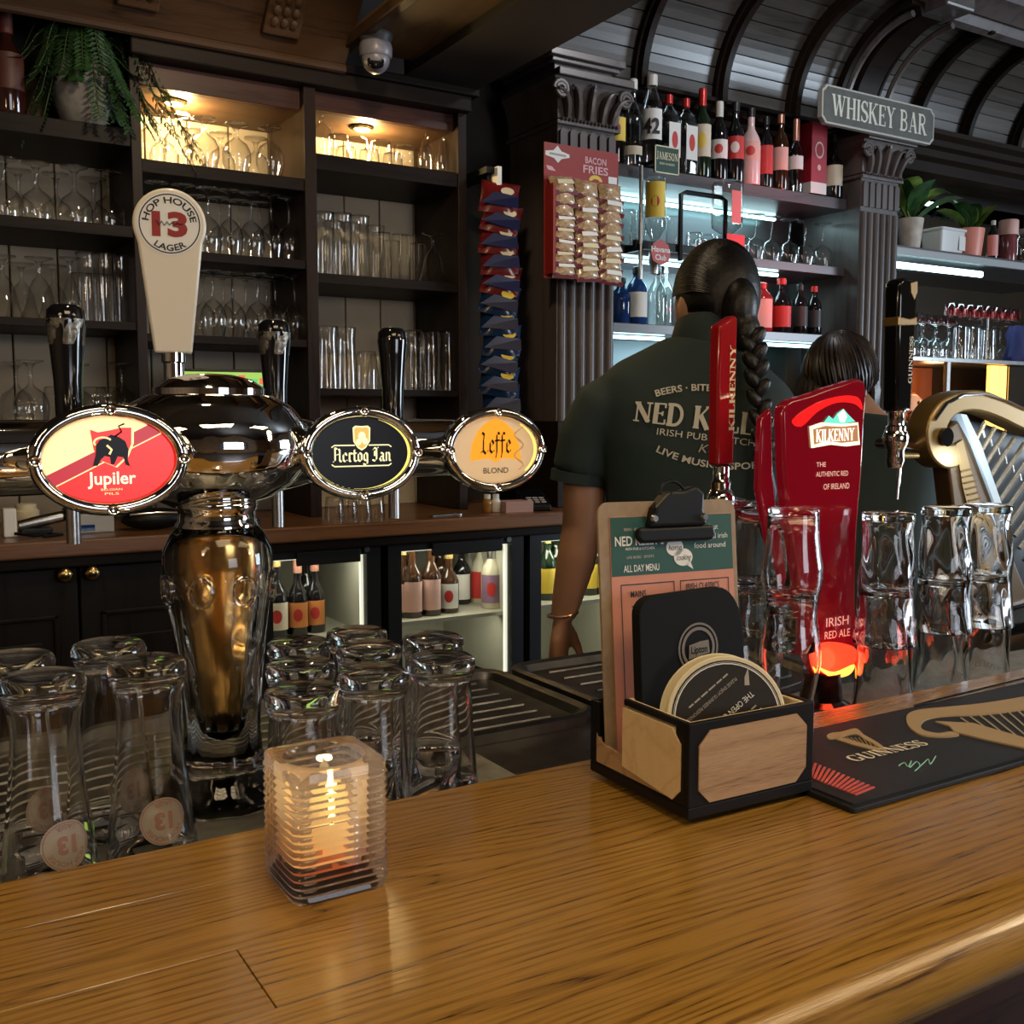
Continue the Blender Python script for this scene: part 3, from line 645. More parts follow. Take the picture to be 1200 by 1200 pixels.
MB().loft([[(x, *p) for p in prof4] for x in (3.80, 5.6)]).build('cornice', PILL, ct, 25)
MB().box(3.62, 3.80, 2.70, 2.86, 3.04, 3.155).build('cornice_block', PILL, ct, 0, bevel=.01)

# ------------------------------------------------------------------ whiskey shelving (between the pillars and beyond)
TEAL = mat('teal_backed_mirror', (0.10, 0.15, 0.155), 0.3, 0.6)
SHELFG = wood('grey_shelf_wood', (0.045, 0.040, 0.042), (0.070, 0.062, 0.065), (0.09, 0.08, 0.084), 0, 14, 8, .3, .2, .3, .1)
LEDC = mat('cool_led_tube', (.8, 1, 1), .3, emit=(.55, .95, 1.0), es=7)
ws = thing('whiskey_shelving', 'dark spirit shelving with teal mirror back between the fluted pillars', 'shelving', (0, 0, 1.13))
def wp(name, m, x0, x1, y0, y1, z0, z1, bevel=.002, par=None): return MB().box(x0, x1, y0, y1, z0 - 1.13, z1 - 1.13).build(name, m, par or ws, 0, bevel=bevel)
wp('back_mirror', TEAL, 2.28, 3.55, 3.42, 3.44, 1.13, 2.33); wp('back_panel', WALLM, 2.28, 3.55, 3.42, 3.44, 2.33, 2.56)
for z0, z1 in ((2.315, 2.36), (2.04, 2.075), (1.755, 1.79)): wp('shelf', SHELFG, 2.28, 3.545, 3.10, 3.42, z0, z1)
wp('cupboard', DARK, 2.335, 3.785, 2.95, 3.44, .02, 1.16)
for x0, x1, z in ((2.33, 3.05, 2.035), (3.08, 3.22, 2.035), (2.33, 2.62, 1.75), (3.06, 3.5, 1.75), (2.33, 3.4, 2.31)):
    wp('led_tube', LEDC, x0, x1, 3.16 if z < 2.3 else 3.36, 3.175 if z < 2.3 else 3.375, z - .012, z)
wr = thing('mirror_back_bar', 'mirrored back bar unit with plants above and glasses on a silver rail', 'shelving', (0, 0, 1.13))
wp('back_mirror', MIRROR, 3.79, 5.6, 3.42, 3.44, 1.70, 2.52, par=wr)
wp('shelf', SHELFG, 3.79, 5.6, 3.10, 3.42, 2.155, 2.20, par=wr)
wp('shelf_edge', mat('pale_grey_edge', (.35, .37, .38), .35), 3.79, 5.6, 3.092, 3.10, 2.157, 2.190, par=wr)
wp('led_tube', LEDC, 3.80, 4.52, 3.115, 3.135, 2.105, 2.132, .006, wr)
wp('led_tube', LEDC, 3.9, 4.5, 3.36, 3.375, 2.47, 2.49, .004, wr)
wp('glass_rail', STEEL, 3.79, 5.6, 3.06, 3.42, 1.695, 1.715, par=wr)
wp('steel_upright', STEEL, 4.20, 4.225, 3.06, 3.08, 1.16, 1.70, par=wr)
wp('cupboard', DARK, 3.79, 5.6, 2.95, 3.44, .02, 1.30, par=wr)
GLOWO = mat('amber_lit_panel', (.9, .5, .1), .5, emit=(1.0, .46, .07), es=3.5)
wp('warm_back', mat('copper_interior', (.30, .10, .05), .4, .3), 3.79, 4.55, 3.40, 3.42, 1.30, 1.69, par=wr)
wp('lit_panel', GLOWO, 4.55, 4.62, 3.08, 3.10, 1.30, 1.69, par=wr); wp('lit_panel', GLOWO, 4.63, 4.68, 3.08, 3.10, 1.30, 1.69, par=wr)
wp('lit_shelf_edge', GLOWO, 3.86, 4.16, 3.36, 3.375, 1.63, 1.645, par=wr)
wp('side_glass', MIRROR, 4.70, 5.5, 3.08, 3.10, 1.30, 1.69, par=wr)
lamp('copper_cabinet_light', 'POINT', (4.3, 3.2, 1.62), 1.6, (1.0, .5, .2), size=.05)
lamp('shelf_led_low', 'AREA', (2.9, 3.2, 2.02), 1.6, (.6, .92, 1.0), (2.9, 3.25, 1.5), 1.0, .05)
lamp('shelf_led_plants', 'AREA', (4.3, 3.15, 2.09), 3.0, (.6, .92, 1.0), (4.3, 3.3, 1.5), .8, .05)
lamp('shelf_led_top', 'AREA', (2.9, 3.36, 2.29), 1.4, (.6, .92, 1.0), (2.9, 3.2, 1.8), 1.0, .04)
# copper still and drum behind the glass rail
for i, (x, r, lb) in enumerate(((3.92, .10, 'round copper drum with a bolt rim inside the amber-lit cabinet'), (4.15, .12, 'larger copper drum with a red side inside the amber-lit cabinet'))):
    t = thing('copper_drum', lb, 'drum', (x, 3.26, 1.30))
    M = Matrix.Translation((0, 0, .14)) @ Matrix.Rotation(PI / 2, 4, 'X')
    COP = mat('polished_copper', (.62, .26, .13), .3, .85)
    d = MB(); d.M = M; d.lathe([(0, -.06), (r * .9, -.06), (r, -.045), (r, .045), (r * .9, .06), (0, .06)], 28).build('drum', COP, t)
    d = MB(); d.M = M; d.lathe([(r * .3, .06), (r * .3, .08), (r * .12, .085), (0, .085)], 20).build('hub', COP, t)
    for k in range(6):
        d = MB(); d._ell((r * .7 * cos(k * PI / 3), -.064, .14 + r * .7 * sin(k * PI / 3)), (.009, .008, .009), 8, 5).build('bolt', BRASS, t)
    MB().box(-r * .7, r * .7, -.05, .05, 0, .05).build('foot_block', DARK, t, 0)

# lanterns over the customer side, seen mirrored in the chrome
for lx, ly, lw in ((-1.5, -0.5, 'at the window wall end'), (0.30, -0.45, 'above the drinkers in the middle'), (2.1, -0.5, 'at the street window end')):
  ln = thing('ceiling_lantern', 'warm leaded ceiling lantern ' + lw, 'light', (lx, ly, 2.80), 0, 'ceiling lanterns on the customer side')
  g = MB()
  for k in range(6): t = -.55 + 1.1 * k / 5; g.box(t - .012, t + .012, -.38, .38, 0, .02)
  for k in range(5): t = -.38 + .76 * k / 4; g.box(-.55, .55, t - .012, t + .012, 0, .02)
  g.build('leading', DARK, ln, 0)
  MB().box(-.6, .6, -.43, .43, .06, .10).build('housing', DARK, ln, 0)
  MB().box(-.03, .03, -.03, .03, .10, .36).build('hanger', DARK, ln, 0)

def pendant(x, y, z, label, power):  # unseen globe lamps, added to brighten the frieze and put highlights in the glass
    t = thing('added_pendant_lamp', label, 'light', (x, y, z), 0, 'added globe fill lamps over the bar')
    MB()._ell((0, 0, 0), (.11, .11, .11), 24, 14).build('globe', mat('warm_opal_globe', (1, .9, .7), .4, emit=(1.0, .74, .42), es=9), t)
    MB().lathe([(.035, .10), (.045, .11), (.03, .15), (0, .155)], 20).build('gallery', BRASS, t); MB().tube([(0, 0, .15), (0, 0, 3.155 - z)], .006, 8).build('rod', BRASS, t)
    lamp('pendant_fill_light', 'POINT', (x, y, z - .14), power, (1.0, .76, .46), size=.06)
pendant(-0.75, 0.10, 2.05, 'added opal globe fill lamp at the window wall end of the bar', 11)
pendant(1.95, -0.05, 2.05, 'added opal globe fill lamp at the street end of the bar', 11)

# ================================================================== FOREGROUND: the bar
BT = 1.10
bar = thing('bar_counter', 'oiled oak plank bar top with a rounded front edge', 'bar counter', (0, 0, 0))
seams = [(0.445, 0.562, (-1.4, 1.62, 3.6)), (0.562, 0.640, (-1.4, 0.183, 2.1, 3.6)), (0.640, 0.742, (-1.4, 1.25, 3.6)), (0.742, 0.826, (-1.4, 0.9, 3.6))]
for y0, y1, xs in seams:
    for xa, xb_ in zip(xs, xs[1:]):
        MB().box(xa + .0004, xb_ - .0004, y0 + .0003, y1 - .0003, BT - .04, BT).build('plank', OAK, bar, 0, bevel=.0006)
nose = [(.4448, BT), (.425, BT - .0012), (.411, BT - .006), (.402, BT - .016), (.399, BT - .028), (.402, BT - .040), (.411, BT - .050), (.4448, BT - .055)]
MB().loft([[(x, *p) for p in nose] for x in (-1.4, 1.9, 3.6)]).build('nosing', OAK, bar, 50)
MB().box(-1.4, 3.6, .46, .80, 0, BT - .055).build('front_panel', MAHOG, bar, 0)
MB().box(-1.4, 3.6, .446, .46, BT - .10, BT - .056).build('front_moulding', MAHOG, bar, 0, bevel=.005)

# ------------------------------------------------------------------ steel worktop with drain trays
wk = thing('steel_worktop', 'dark steel work counter on the bartender side of the bar', 'worktop', (0, 0, 0))
MB().box(-1.4, 3.6, .832, 1.455, .99, 1.022).build('top', DSTEEL, wk, 0, bevel=.004)
MB().box(-1.4, 3.6, .86, 1.40, .11, .99).build('carcass', BLACK, wk, 0)
MB().box(-1.4, 0.60, .832, 1.12, 1.022, 1.040).build('drip_ledge', LEDGEM, wk, 0, bevel=.003)
MB().box(0.88, 3.6, .832, 1.06, 1.022, 1.040).build('drip_ledge', LEDGEM, wk, 0, bevel=.003)
def rrect(x0, x1, y0, y1, r, n=5):
    out = []
    for cx, cy, a in ((x1 - r, y1 - r, 0), (x0 + r, y1 - r, 90), (x0 + r, y0 + r, 180), (x1 - r, y0 + r, 270)):
        out += [(cx + r * cos(radians(a + 90 * k / n)), cy + r * sin(radians(a + 90 * k / n))) for k in range(n + 1)]
    return out
def drain(label, x0, x1, y0, y1):
    t = thing('drain_tray', label, 'drain tray', (0, 0, 1.0225), 0, 'drain trays')
    R = []
    for e, z in ((0, 0), (0, .014), (.008, .017), (.018, .014), (.026, .004)):
        R.append([(x, y, z) for x, y in rrect(x0 + e, x1 - e, y0 + e, y1 - e, max(.012, .045 - e))])
    MB().loft(R, True, True).build('basin', DSTEEL, t, 30)
    n = 7
    for k in range(n):
        y = y0 + .05 + (y1 - y0 - .1) * k / (n - 1)
        MB().tube([(x0 + .06, y, .0045), (x1 - .06, y, .0045)], .0026, 6).build('ridge', DSTEEL, t)
drain('ribbed steel drain tray behind the row of plain upturned pint glasses', -.30, .842, 1.13, 1.44)
drain('ribbed steel drain tray below the bartender\'s hand beside the clipboard', .858, 1.30, 1.075, 1.44)

# ------------------------------------------------------------------ thick bar glasses
def solid_glass(name, outer, t, base, n=40, mod=None, h=None):
    """outer: (r, z) upright from foot to rim. Returns an inverted solid mesh standing on its rim."""
    H = outer[-1][1]
    prof = [(0, 0)] + outer
    inner = [(max(.004, r - t), z) for r, z in outer if z > base * 1.15]
    prof += [(outer[-1][0] - t * .5, H + t * .35)] + list(reversed(inner)) + [(inner[0][0] * .8, base), (0, base * .92)]
    mb = MB(); mb.lathe([(r, H - z) for r, z in prof], n, mod=mod)
    return mb
ETCH = mat('faded_cream_glass_print', (.52, .45, .38), .6)
ETCH.node_tree.nodes['Principled BSDF'].inputs['Alpha'].default_value = .62
ETCHR = mat('faded_red_glass_print', (.34, .17, .14), .6)
ETCHR.node_tree.nodes['Principled BSDF'].inputs['Alpha'].default_value = .85
EMBO = mat('faint_embossed_lettering', (.75, .77, .78), .3)
EMBO.node_tree.nodes['Principled BSDF'].inputs['Alpha'].default_value = .22
FROST = mat('frosted_white_lettering', (.75, .77, .78), .4)
FROST.node_tree.nodes['Principled BSDF'].inputs['Alpha'].default_value = .7
def wrap(v, rf, z0, ang, off):
    out = []
    for x, y, _ in v:
        z = z0 + y; r = rf(z) + off; a = ang + x / r
        out.append((r * cos(a), r * sin(a), z))
    return out
def rfun(outer):
    H = outer[-1][1]; P = sorted((H - z, r) for r, z in outer)
    def f(z):
        for (a, ra), (b, rb) in zip(P, P[1:]):
            if a <= z <= b: return ra + (rb - ra) * (z - a) / max(1e-6, b - a)
        return P[0][1] if z < P[0][0] else P[-1][1]
    return f
def wrapped(name, v, f, m, parent, rf, z0, ang, off):
    me = bpy.data.meshes.new(name); me.from_pydata(wrap(v, rf, z0, ang, off), [], f); return mesh_obj(name, me, m, parent, 0)
def disc_grid(R, rings=4, n=28):
    v = [(0, 0, 0)]; f = []
    for k in range(1, rings + 1):
        for j in range(n): v.append((R * k / rings * cos(2 * PI * j / n), R * k / rings * sin(2 * PI * j / n), 0))
    for j in range(n): f.append((0, 1 + j, 1 + (j + 1) % n))
    for k in range(rings - 1):
        for j in range(n):
            a = 1 + k * n; f.append((a + j, a + n + j, a + n + (j + 1) % n, a + (j + 1) % n))
    return v, f
def ring_grid(R0, R1, n=36):
    v = []; f = []
    for j in range(n): a = 2 * PI * j / n; v += [(R0 * cos(a), R0 * sin(a), 0), (R1 * cos(a), R1 * sin(a), 0)]
    for j in range(n): k = (j + 1) % n; f.append((2 * j, 2 * j + 1, 2 * k + 1, 2 * k))
    return v, f
HOP = [(.0285, 0), (.0325, .002), (.0345, .008), (.0335, .016), (.0295, .030), (.0275, .045), (.0280, .065), (.0305, .095), (.0345, .130), (.0385, .160), (.0410, .186)]
def hop_glass():
    t = thing('lager_glass', '-', 'glass')
    solid_glass('tumbler', HOP, .0030, .013, 44).build('tumbler', GLASS, t, 180)
    rf = rfun(HOP); A = -PI / 2 - .05; z0 = .048; R = .0205
    flip = lambda vf: ([(-x, -y, z) for x, y, z in vf[0]], vf[1])
    v, f = disc_grid(R); p = wrapped('printed_badge', v, f, ETCH, t, rf, z0, A, .0006)
    v, f = ring_grid(R * .90, R * .95); wrapped('badge_ring', v, f, ETCHR, p, rf, z0, A, .0010)
    for s, hh, kw, dy in (('HOP HOUSE', .0042, dict(arc=(R * .64, True), bold=.02), 0), ('LAGER', .0042, dict(arc=(R * .86, False), bold=.02), 0), ('13', .0140, dict(bold=.05), -.007)):
        v, f = flip(tmesh(s, hh, **kw)); v = [(x, y - dy if s == '13' else y, z) for x, y, z in v]
        wrapped('badge_lettering', v, f, ETCHR, p, rf, z0, A, .0011)
    return t
KH = Kind(hop_glass)
LEDGE = 1.040
for px, py, rz, lb in ((50, 790, .30, 'large upturned pint glass with round lager badge at the bottom left'), (172, 772, .12, 'upturned pint glass with round lager badge directly beside the tap column'),
                       (127, 752, .32, 'tall upturned badge glass behind the other two next to the column'), (17, 767, .55, 'upturned badge glass cut off at the photo edge behind the largest one')):
    p = atz(px, py, LEDGE + .186); KH.put((p.x, p.y, LEDGE), rz, lb, 'glass', 'upturned lager pint glasses with round badges')
PINT = [(.030, 0), (.0345, .003), (.0355, .010), (.0335, .019), (.0310, .026), (.0315, .040), (.0335, .080), (.0365, .120), (.0395, .155)]
def pint_glass():
    t = thing('pint_glass', '-', 'glass')
    solid_glass('tumbler', PINT, .0028, .016, 44).build('tumbler', GLASS, t, 180)
    v, f = tmesh('GUINNESS', .0075, width=.052); rf = rfun(PINT)
    # embossed lettering that climbs the side
    v = [(y, -x, 0) for x, y, z in v]
    wrapped('embossed_lettering', v, f, EMBO, t, rf, .07, -PI / 2 - .1, .0004)
    return t
KP = Kind(pint_glass)
pl = [('front', 355, 805, 'tap column'), ('middle', 352, 775, 'tap column'), ('back', 350, 750, 'tap column'), ('front', 437, 785, 'centre'), ('middle', 432, 755, 'centre'), ('back', 418, 738, 'centre'), ('front', 517, 768, 'drain tray'), ('back', 507, 745, 'drain tray')]
for d, px, py, w in pl:
    p = atz(px, py, LEDGE + .155)
    KP.put((p.x, p.y, LEDGE), random.uniform(-.4, .4), {'centre': 'upturned plain pint glass, %s one of the centre row behind the candle' % d}.get(w, 'upturned plain pint glass, %s one of the row beside the %s' % (d, w)), 'glass', 'upturned plain pint glasses')
TW = [(.030, 0), (.0335, .002), (.0345, .007), (.0335, .014), (.0325, .022), (.0335, .040), (.0360, .065), (.0375, .085), (.0370, .105), (.0365, .125), (.0385, .150), (.0415, .176)]
TW = [(TW[i][0] + (TW[i + 1][0] - TW[i][0]) * k / 3, TW[i][1] + (TW[i + 1][1] - TW[i][1]) * k / 3) for i in range(len(TW) - 1) for k in range(3)] + [TW[-1]]
rfT = rfun(TW)
def twmod(a, z, r):
    if r < rfT(z) - .002: return 1.0
    s = max(0.0, min(1, (z - .045) / .03)) * max(0, min(1, (.165 - z) / .02))
    return 1 - .085 * s * abs(sin(2.5 * a + (z - .1) * 26)) ** 1.5
def twist_glass():
    t = thing('twisted_pint_glass', '-', 'glass')
    solid_glass('tumbler', TW, .0052, .010, 80, twmod).build('tumbler', GLASS, t, 60)
    mb = serif_text('GUINNESS', .0075, .046); rf = rfun(TW)
    wrapped('etched_lettering', [(-x, -y, 0) for x, y, z in mb.v], mb.f, FROST, t, rf, .034, -PI / 2 + .45, .0010)
    return t
KT = Kind(twist_glass)
for px, Y, rz, w in ((1040, .915, .3, 'nearest the red tap tower'), (1108, .93, .9, 'in the middle of the harp side group'), (1156, .925, 1.4, 'nearest the gold harp')):
    X = aty(px, 640, Y).x
    KT.put((X, Y, LEDGE), rz, 'lower twisted pint glass of the upturned stack ' + w, 'glass', 'stacked twisted pint glasses')
    KT.put((X, Y, LEDGE + .100), rz + .25, 'upper twisted pint glass of the upturned stack ' + w, 'glass', 'stacked twisted pint glasses')
# tall wavy red ale glasses beside the clipboard
WV = [(.0290, 0), (.0315, .003), (.0320, .012), (.0325, .035), (.0350, .055), (.0385, .075), (.0390, .092), (.0350, .115), (.0315, .135), (.0310, .155), (.0325, .182)]
def wave_glass():
    t = thing('wavy_pint_glass', '-', 'glass')
    solid_glass('tumbler', WV, .0026, .010, 44).build('tumbler', GLASS, t, 180)
    mb = serif_text('KILKENNY', .010, .075); rf = rfun(WV)
    wrapped('etched_lettering', [(y, -x, 0) for x, y, z in mb.v], mb.f, FROST, t, rf, .10, -PI / 2 + .55, .0005)
    return t
KW = Kind(wave_glass)
for px, Y, w in ((928, .935, 'beside the red tap tower'), (888, 1.03, 'just behind the clipboard')):
    X = aty(px, 680, Y).x
    KW.put((X, Y, LEDGE), .3, 'lower wavy ale glass of the upturned stack ' + w, 'glass', 'stacked wavy ale glasses')
    KW.put((X, Y, LEDGE + .106), .5, 'upper wavy ale glass of the upturned stack ' + w, 'glass', 'stacked wavy ale glasses')

# ------------------------------------------------------------------ candle in a ribbed glass block
cd = thing('candle_holder', 'square ribbed clear glass candle holder on the bar', 'candle holder', (0.2695, .7055, BT), 0)
def sqloop(h, z, n=48, p=9):
    out = []
    for j in range(n):
        a = 2 * PI * (j + .5) / n; c, s = cos(a), sin(a)
        k = h / (abs(c) ** p + abs(s) ** p) ** (1 / p); out.append((k * c, k * s, z))
    return out
def roundloop(r, z, n=48): return [(r * cos(2 * PI * (j + .5) / n), r * sin(2 * PI * (j + .5) / n), z) for j in range(n)]
HH = .096; R = [sqloop(.030, 0), sqloop(.0345, .0005), sqloop(.036, .003)]
nr = 15; zr0, zr1 = .006, .089
for k in range(nr):
    for q in range(4):
        s = q / 4; z = zr0 + (zr1 - zr0) * (k + s) / nr
        R.append(sqloop(.0352 + .0019 * sin(PI * s), z))
R += [sqloop(.0360, zr1), sqloop(.0362, HH - .003), sqloop(.0350, HH - .0005), sqloop(.0335, HH)]
R += [roundloop(.0300, HH - .0006), roundloop(.0285, HH - .003), roundloop(.0280, HH - .02), roundloop(.0272, .020), roundloop(.0262, .0175), roundloop(.015, .017)]
MB().loft(R).build('ribbed_block', CANDLEG, cd, 35)
lt = thing('candle', 'small lit wax candle inside the ribbed glass holder', 'candle', (0.2695, .7055, BT + .0176))
WAX = mat('glowing_wax', (1.0, .80, .42), .5, emit=(1.0, .50, .12), es=.55, sss=.4)
MB().lathe([(0, 0), (.0225, 0), (.0235, .002), (.0235, .034), (.022, .036), (.012, .0345), (0, .034)], 32).build('wax', WAX, lt)
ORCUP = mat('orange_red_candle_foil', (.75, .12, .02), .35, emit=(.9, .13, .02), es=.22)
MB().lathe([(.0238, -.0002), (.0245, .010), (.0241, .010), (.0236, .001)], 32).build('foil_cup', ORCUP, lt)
MB().tube([(0, 0, .034), (0, 0, .041)], .0008, 6).build('wick', INK, lt)
FLAME = mat('candle_flame', (1, .8, .4), .5, emit=(1.0, .74, .30), es=14)
MB().lathe([(0, .038), (.0025, .040), (.0040, .045), (.0034, .052), (.0018, .059), (0, .064)], 14).build('flame', FLAME, lt)
lamp('candle_light', 'POINT', (0.2695, .7055, BT + .082), .35, (1.0, .62, .25), size=.006)

# ------------------------------------------------------------------ wooden menu box
mbx = thing('menu_box', 'wooden table caddy with black corner frames holding menu and coasters', 'caddy', (.563, .641, BT), radians(-1.5))
def mb_(name, m, x0, x1, y0, y1, z0, z1, bev=.001, par=None): return MB().box(x0, x1, y0, y1, z0, z1).build(name, m, par or mbx, 0, bevel=bev)
BW, BD, BH = .143, .092, .088
def chamfer(w, h, c): return [(c, 0), (w - c, 0), (w, c), (w, h - c), (w - c, h), (c, h), (0, h - c), (0, c)]
for i, x in enumerate((.012, BW - .028)):
    for y in (.012, .118): mb_('foot', BLACK, x, x + .016, y, y + .016, 0, .006)
mb_('base', BLACK, 0, BW, 0, .145, .006, .016)
mb_('front_frame', BLACK, 0, BW, 0, .005, .016, BH); mb_('back_frame', BLACK, 0, BW, .140, .145, .016, .075)
MB().prism([(u + .010, v + .018) for u, v in chamfer(BW - .020, BH - .026, .012)], -.0012, .004).build('front_panel', OAKL, mbx, 0)
for x0, x1, nm in ((0, .005, 1), (BW - .005, BW, -1)):
    mb_('side_frame', BLACK, x0, x1, .005, .018, .016, BH); mb_('side_frame', BLACK, x0, x1, .018, .145, .016, .026)
    mb_('side_frame', BLACK, x0, x1, .131, .140, .026, .075); mb_('side_frame', BLACK, x0, x1, .018, BD, BH - .006, BH)
    xo = -.0012 if nm > 0 else BW - .0038
    MB().prism([(.010, .028), (.020, .018), (BD - .0, .026), (BD, BH - .008), (.022, BH - .008), (.010, BH - .020)], xo, xo + .005, 'yz').build('side_panel', OAKP, mbx, 0)
    MB().prism([(.022, .018), (.134, .018), (.134, .046), (.128, .038), (BD, .034)], xo + .001, xo + .004, 'yz').build('low_side_panel', OAKL, mbx, 0)
mb_('divider', OAKP, .005, BW - .005, BD - .006, BD, .016, BH); mb_('inner_lining', OAKP, .005, BW - .005, .005, .009, .016, BH - .001)
for x0 in (.005, BW - .009): mb_('inner_lining', OAKP, x0, x0 + .004, .009, BD - .006, .016, BH - .001)

cl = thing('clipboard', 'brown hardboard clipboard with a black clip leaning in the caddy', 'clipboard', (.5665, .758, BT + .017), 0)
cl.rotation_euler = (radians(-6), radians(1.0), radians(-1.5))
HARD = mat('brown_hardboard', (.30, .205, .12), .6, var=.15, scale=80)
MB().prism(rrect(0, .168, 0, .246, .012), .0, .003).build('board', HARD, cl, 0, bevel=.0006)
mn = thing('menu_sheet', 'pink and green pub menu sheet under the clipboard clip', 'menu', cl.location); mn.rotation_euler = cl.rotation_euler
PINK = mat('salmon_menu_paper', (.62, .25, .165), .65, var=.06, scale=40); GRN = mat('dark_green_print', (.012, .075, .058), .6)
MB().box(.012, .162, -.0010, -.0004, .006, .232).build('paper', PINK, mn, 0)
MB().face([(.0125, .176), (.1615, .176), (.1615, .2315), (.0125, .2315)], -.0013).build('green_header', GRN, mn, 0)
yo = -.0018
text('heading_lettering', "NED KELLY'S", .0092, WHITE, mn, (.046, yo, .2045), width=.058, bold=.02)
text('heading_lettering', 'IRISH PUB & KITCHEN', .0026, WHITE, mn, (.046, yo, .2000), width=.034)
text('heading_lettering', 'BEERS \u00b7 BITES', .0026, GREYP, mn, (.038, yo, .2185), width=.020, bold=.02)
text('heading_lettering', 'LIVE MUSIC \u00b7 SPORTS', .0026, GREYP, mn, (.046, yo, .1920), width=.032, bold=.02)
text('heading_lettering', 'ALL DAY MENU', .0068, WHITE, mn, (.047, yo, .1795), width=.042, bold=.01)
for s, z, w in (('the best', .2165, .022), ('traditional irish', .2075, .046), ('food around', .1985, .040)): text('heading_lettering', s, .0056, WHITE, mn, (.132, yo, z), width=w)
for cx, cz, rx, rz, s in ((.088, .2005, .0105, .0085, 'home'), (.098, .1905, .0115, .0085, 'cooking')):
    b = MB().face(ellipse(rx, rz, 24, cx, cz), -.0016).build('speech_bubble', WHITE, mn, 0)
    text('bubble_lettering', s, .0058, INK, b, (cx, -.0019, cz - .0028), width=rx * 1.5, shear=.2)
MB().face([(.100, .184), (.107, .185), (.110, .178)], -.0016).build('speech_tail', WHITE, mn, 0)
def frame_rect(x0, x1, z0, z1, w, y=-.0014):
    m_ = MB()
    for a, b, c, d in ((x0, x1, z0, z0 + w), (x0, x1, z1 - w, z1), (x0, x0 + w, z0, z1), (x1 - w, x1, z0, z1)): m_.face([(a, c), (b, c), (b, d), (a, d)], y)
    return m_
frame_rect(.022, .086, .028, .168, .0010).build('menu_box_line', INK, mn, 0); frame_rect(.093, .155, .028, .168, .0010).build('menu_box_line', INK, mn, 0)
text('menu_lettering', 'MAINS', .0062, INK, mn, (.042, yo, .1555), width=.018, bold=.01)
text('menu_lettering', 'IRISH CLASSICS', .0062, INK, mn, (.121, yo, .1585), width=.042, bold=.01)
text('menu_lettering', 'IRISH BREAKFAST', .0030, INK, mn, (.116, yo, .1515), width=.034)
random.seed(4)
for c0 in (.034, .098):
    z = .146
    while z > .04:
        w = random.uniform(.022, .040); tk = random.choice((.0012, .0012, .0022))
        MB().face([(c0, z), (c0 + w, z), (c0 + w, z + tk), (c0, z + tk)], -.0014).build('menu_line', INK, mn, 0); z -= random.choice((.0045, .0045, .008))
ck = thing('bulldog_clip', 'black metal bulldog clip at the top of the clipboard', 'clip', cl.location); ck.rotation_euler = cl.rotation_euler
prof = [(.052, .216), (.116, .216), (.120, .220), (.119, .228), (.112, .231), (.106, .244), (.108, .262), (.100, .268), (.066, .268), (.060, .262), (.062, .244), (.056, .231), (.049, .228), (.048, .220)]
MB().prism([(.044, .206), (.130, .206), (.135, .211), (.133, .221), (.041, .221), (.039, .211)], -.009, -.0015).build('jaw', BLACK, ck, 0, bevel=.003)
MB().prism([(.052, .221), (.122, .221), (.118, .236), (.120, .252), (.110, .260), (.094, .255), (.078, .255), (.060, .240)], -.012, .006).build('lever', BLACK, ck, 0, bevel=.003)
MB().tube([(.070, -.004, .252)] + [(.085 - .015 * cos(a), -.004, .252 + .013 * sin(a)) for a in [PI * k / 8 for k in range(1, 8)]] + [(.100, -.004, .252)], .0016, 6).build('hang_loop', BLACK, ck)
for x in (.056, .117): 
    d = MB(); d.M = Matrix.Translation((x, -.012, .229)) @ Matrix.Rotation(PI / 2, 4, 'X'); d.lathe([(0, .003), (.003, .003), (.004, 0), (.0026, -.001), (0, -.001)], 12).build('rivet', STEEL, ck)
# black tea card with rounded top
tc_ = thing('tea_card', 'black round-topped card with a ring logo standing in the caddy', 'card', (.5735, .712, BT + .017), radians(-1.5)); tc_.rotation_euler.x = radians(-4)
poly = [(0, 0), (.122, 0)] + [(.122, .100)] + [(.092 + .030 * cos(a), .118 + .048 * sin(a)) for a in [radians(d) for d in range(10, 91, 10)]] + [(.018 + .018 * cos(a), .148 + .016 * sin(a)) for a in [radians(d) for d in range(90, 181, 15)]]
MB().prism(poly, 0, .012).build('card', BLACKM, tc_, 0, bevel=.001)
def ringf(R0, R1, cx, cz, y, n=40):
    v, f = ring_grid(R0, R1, n); mb2 = MB(); mb2.add([(cx + a, y, cz + b) for a, b, c in v], f); return mb2
LOGO = mat('taupe_print', (.19, .16, .135), .6)
for r0, r1 in ((.0215, .0235), (.0165, .0195)): ringf(r0, r1, .066, .112, -.0006).build('logo_ring', LOGO, tc_, 0)
MB().face([(.054, .1025), (.079, .1065), (.078, .1185), (.068, .1180), (.055, .1155)], -.0009).build('logo_banner', LOGO, tc_, 0)
text('logo_lettering', 'Lipton', .0072, BLACKM, tc_, (.0665, -.0012, .1075), width=.019, bold=.01)
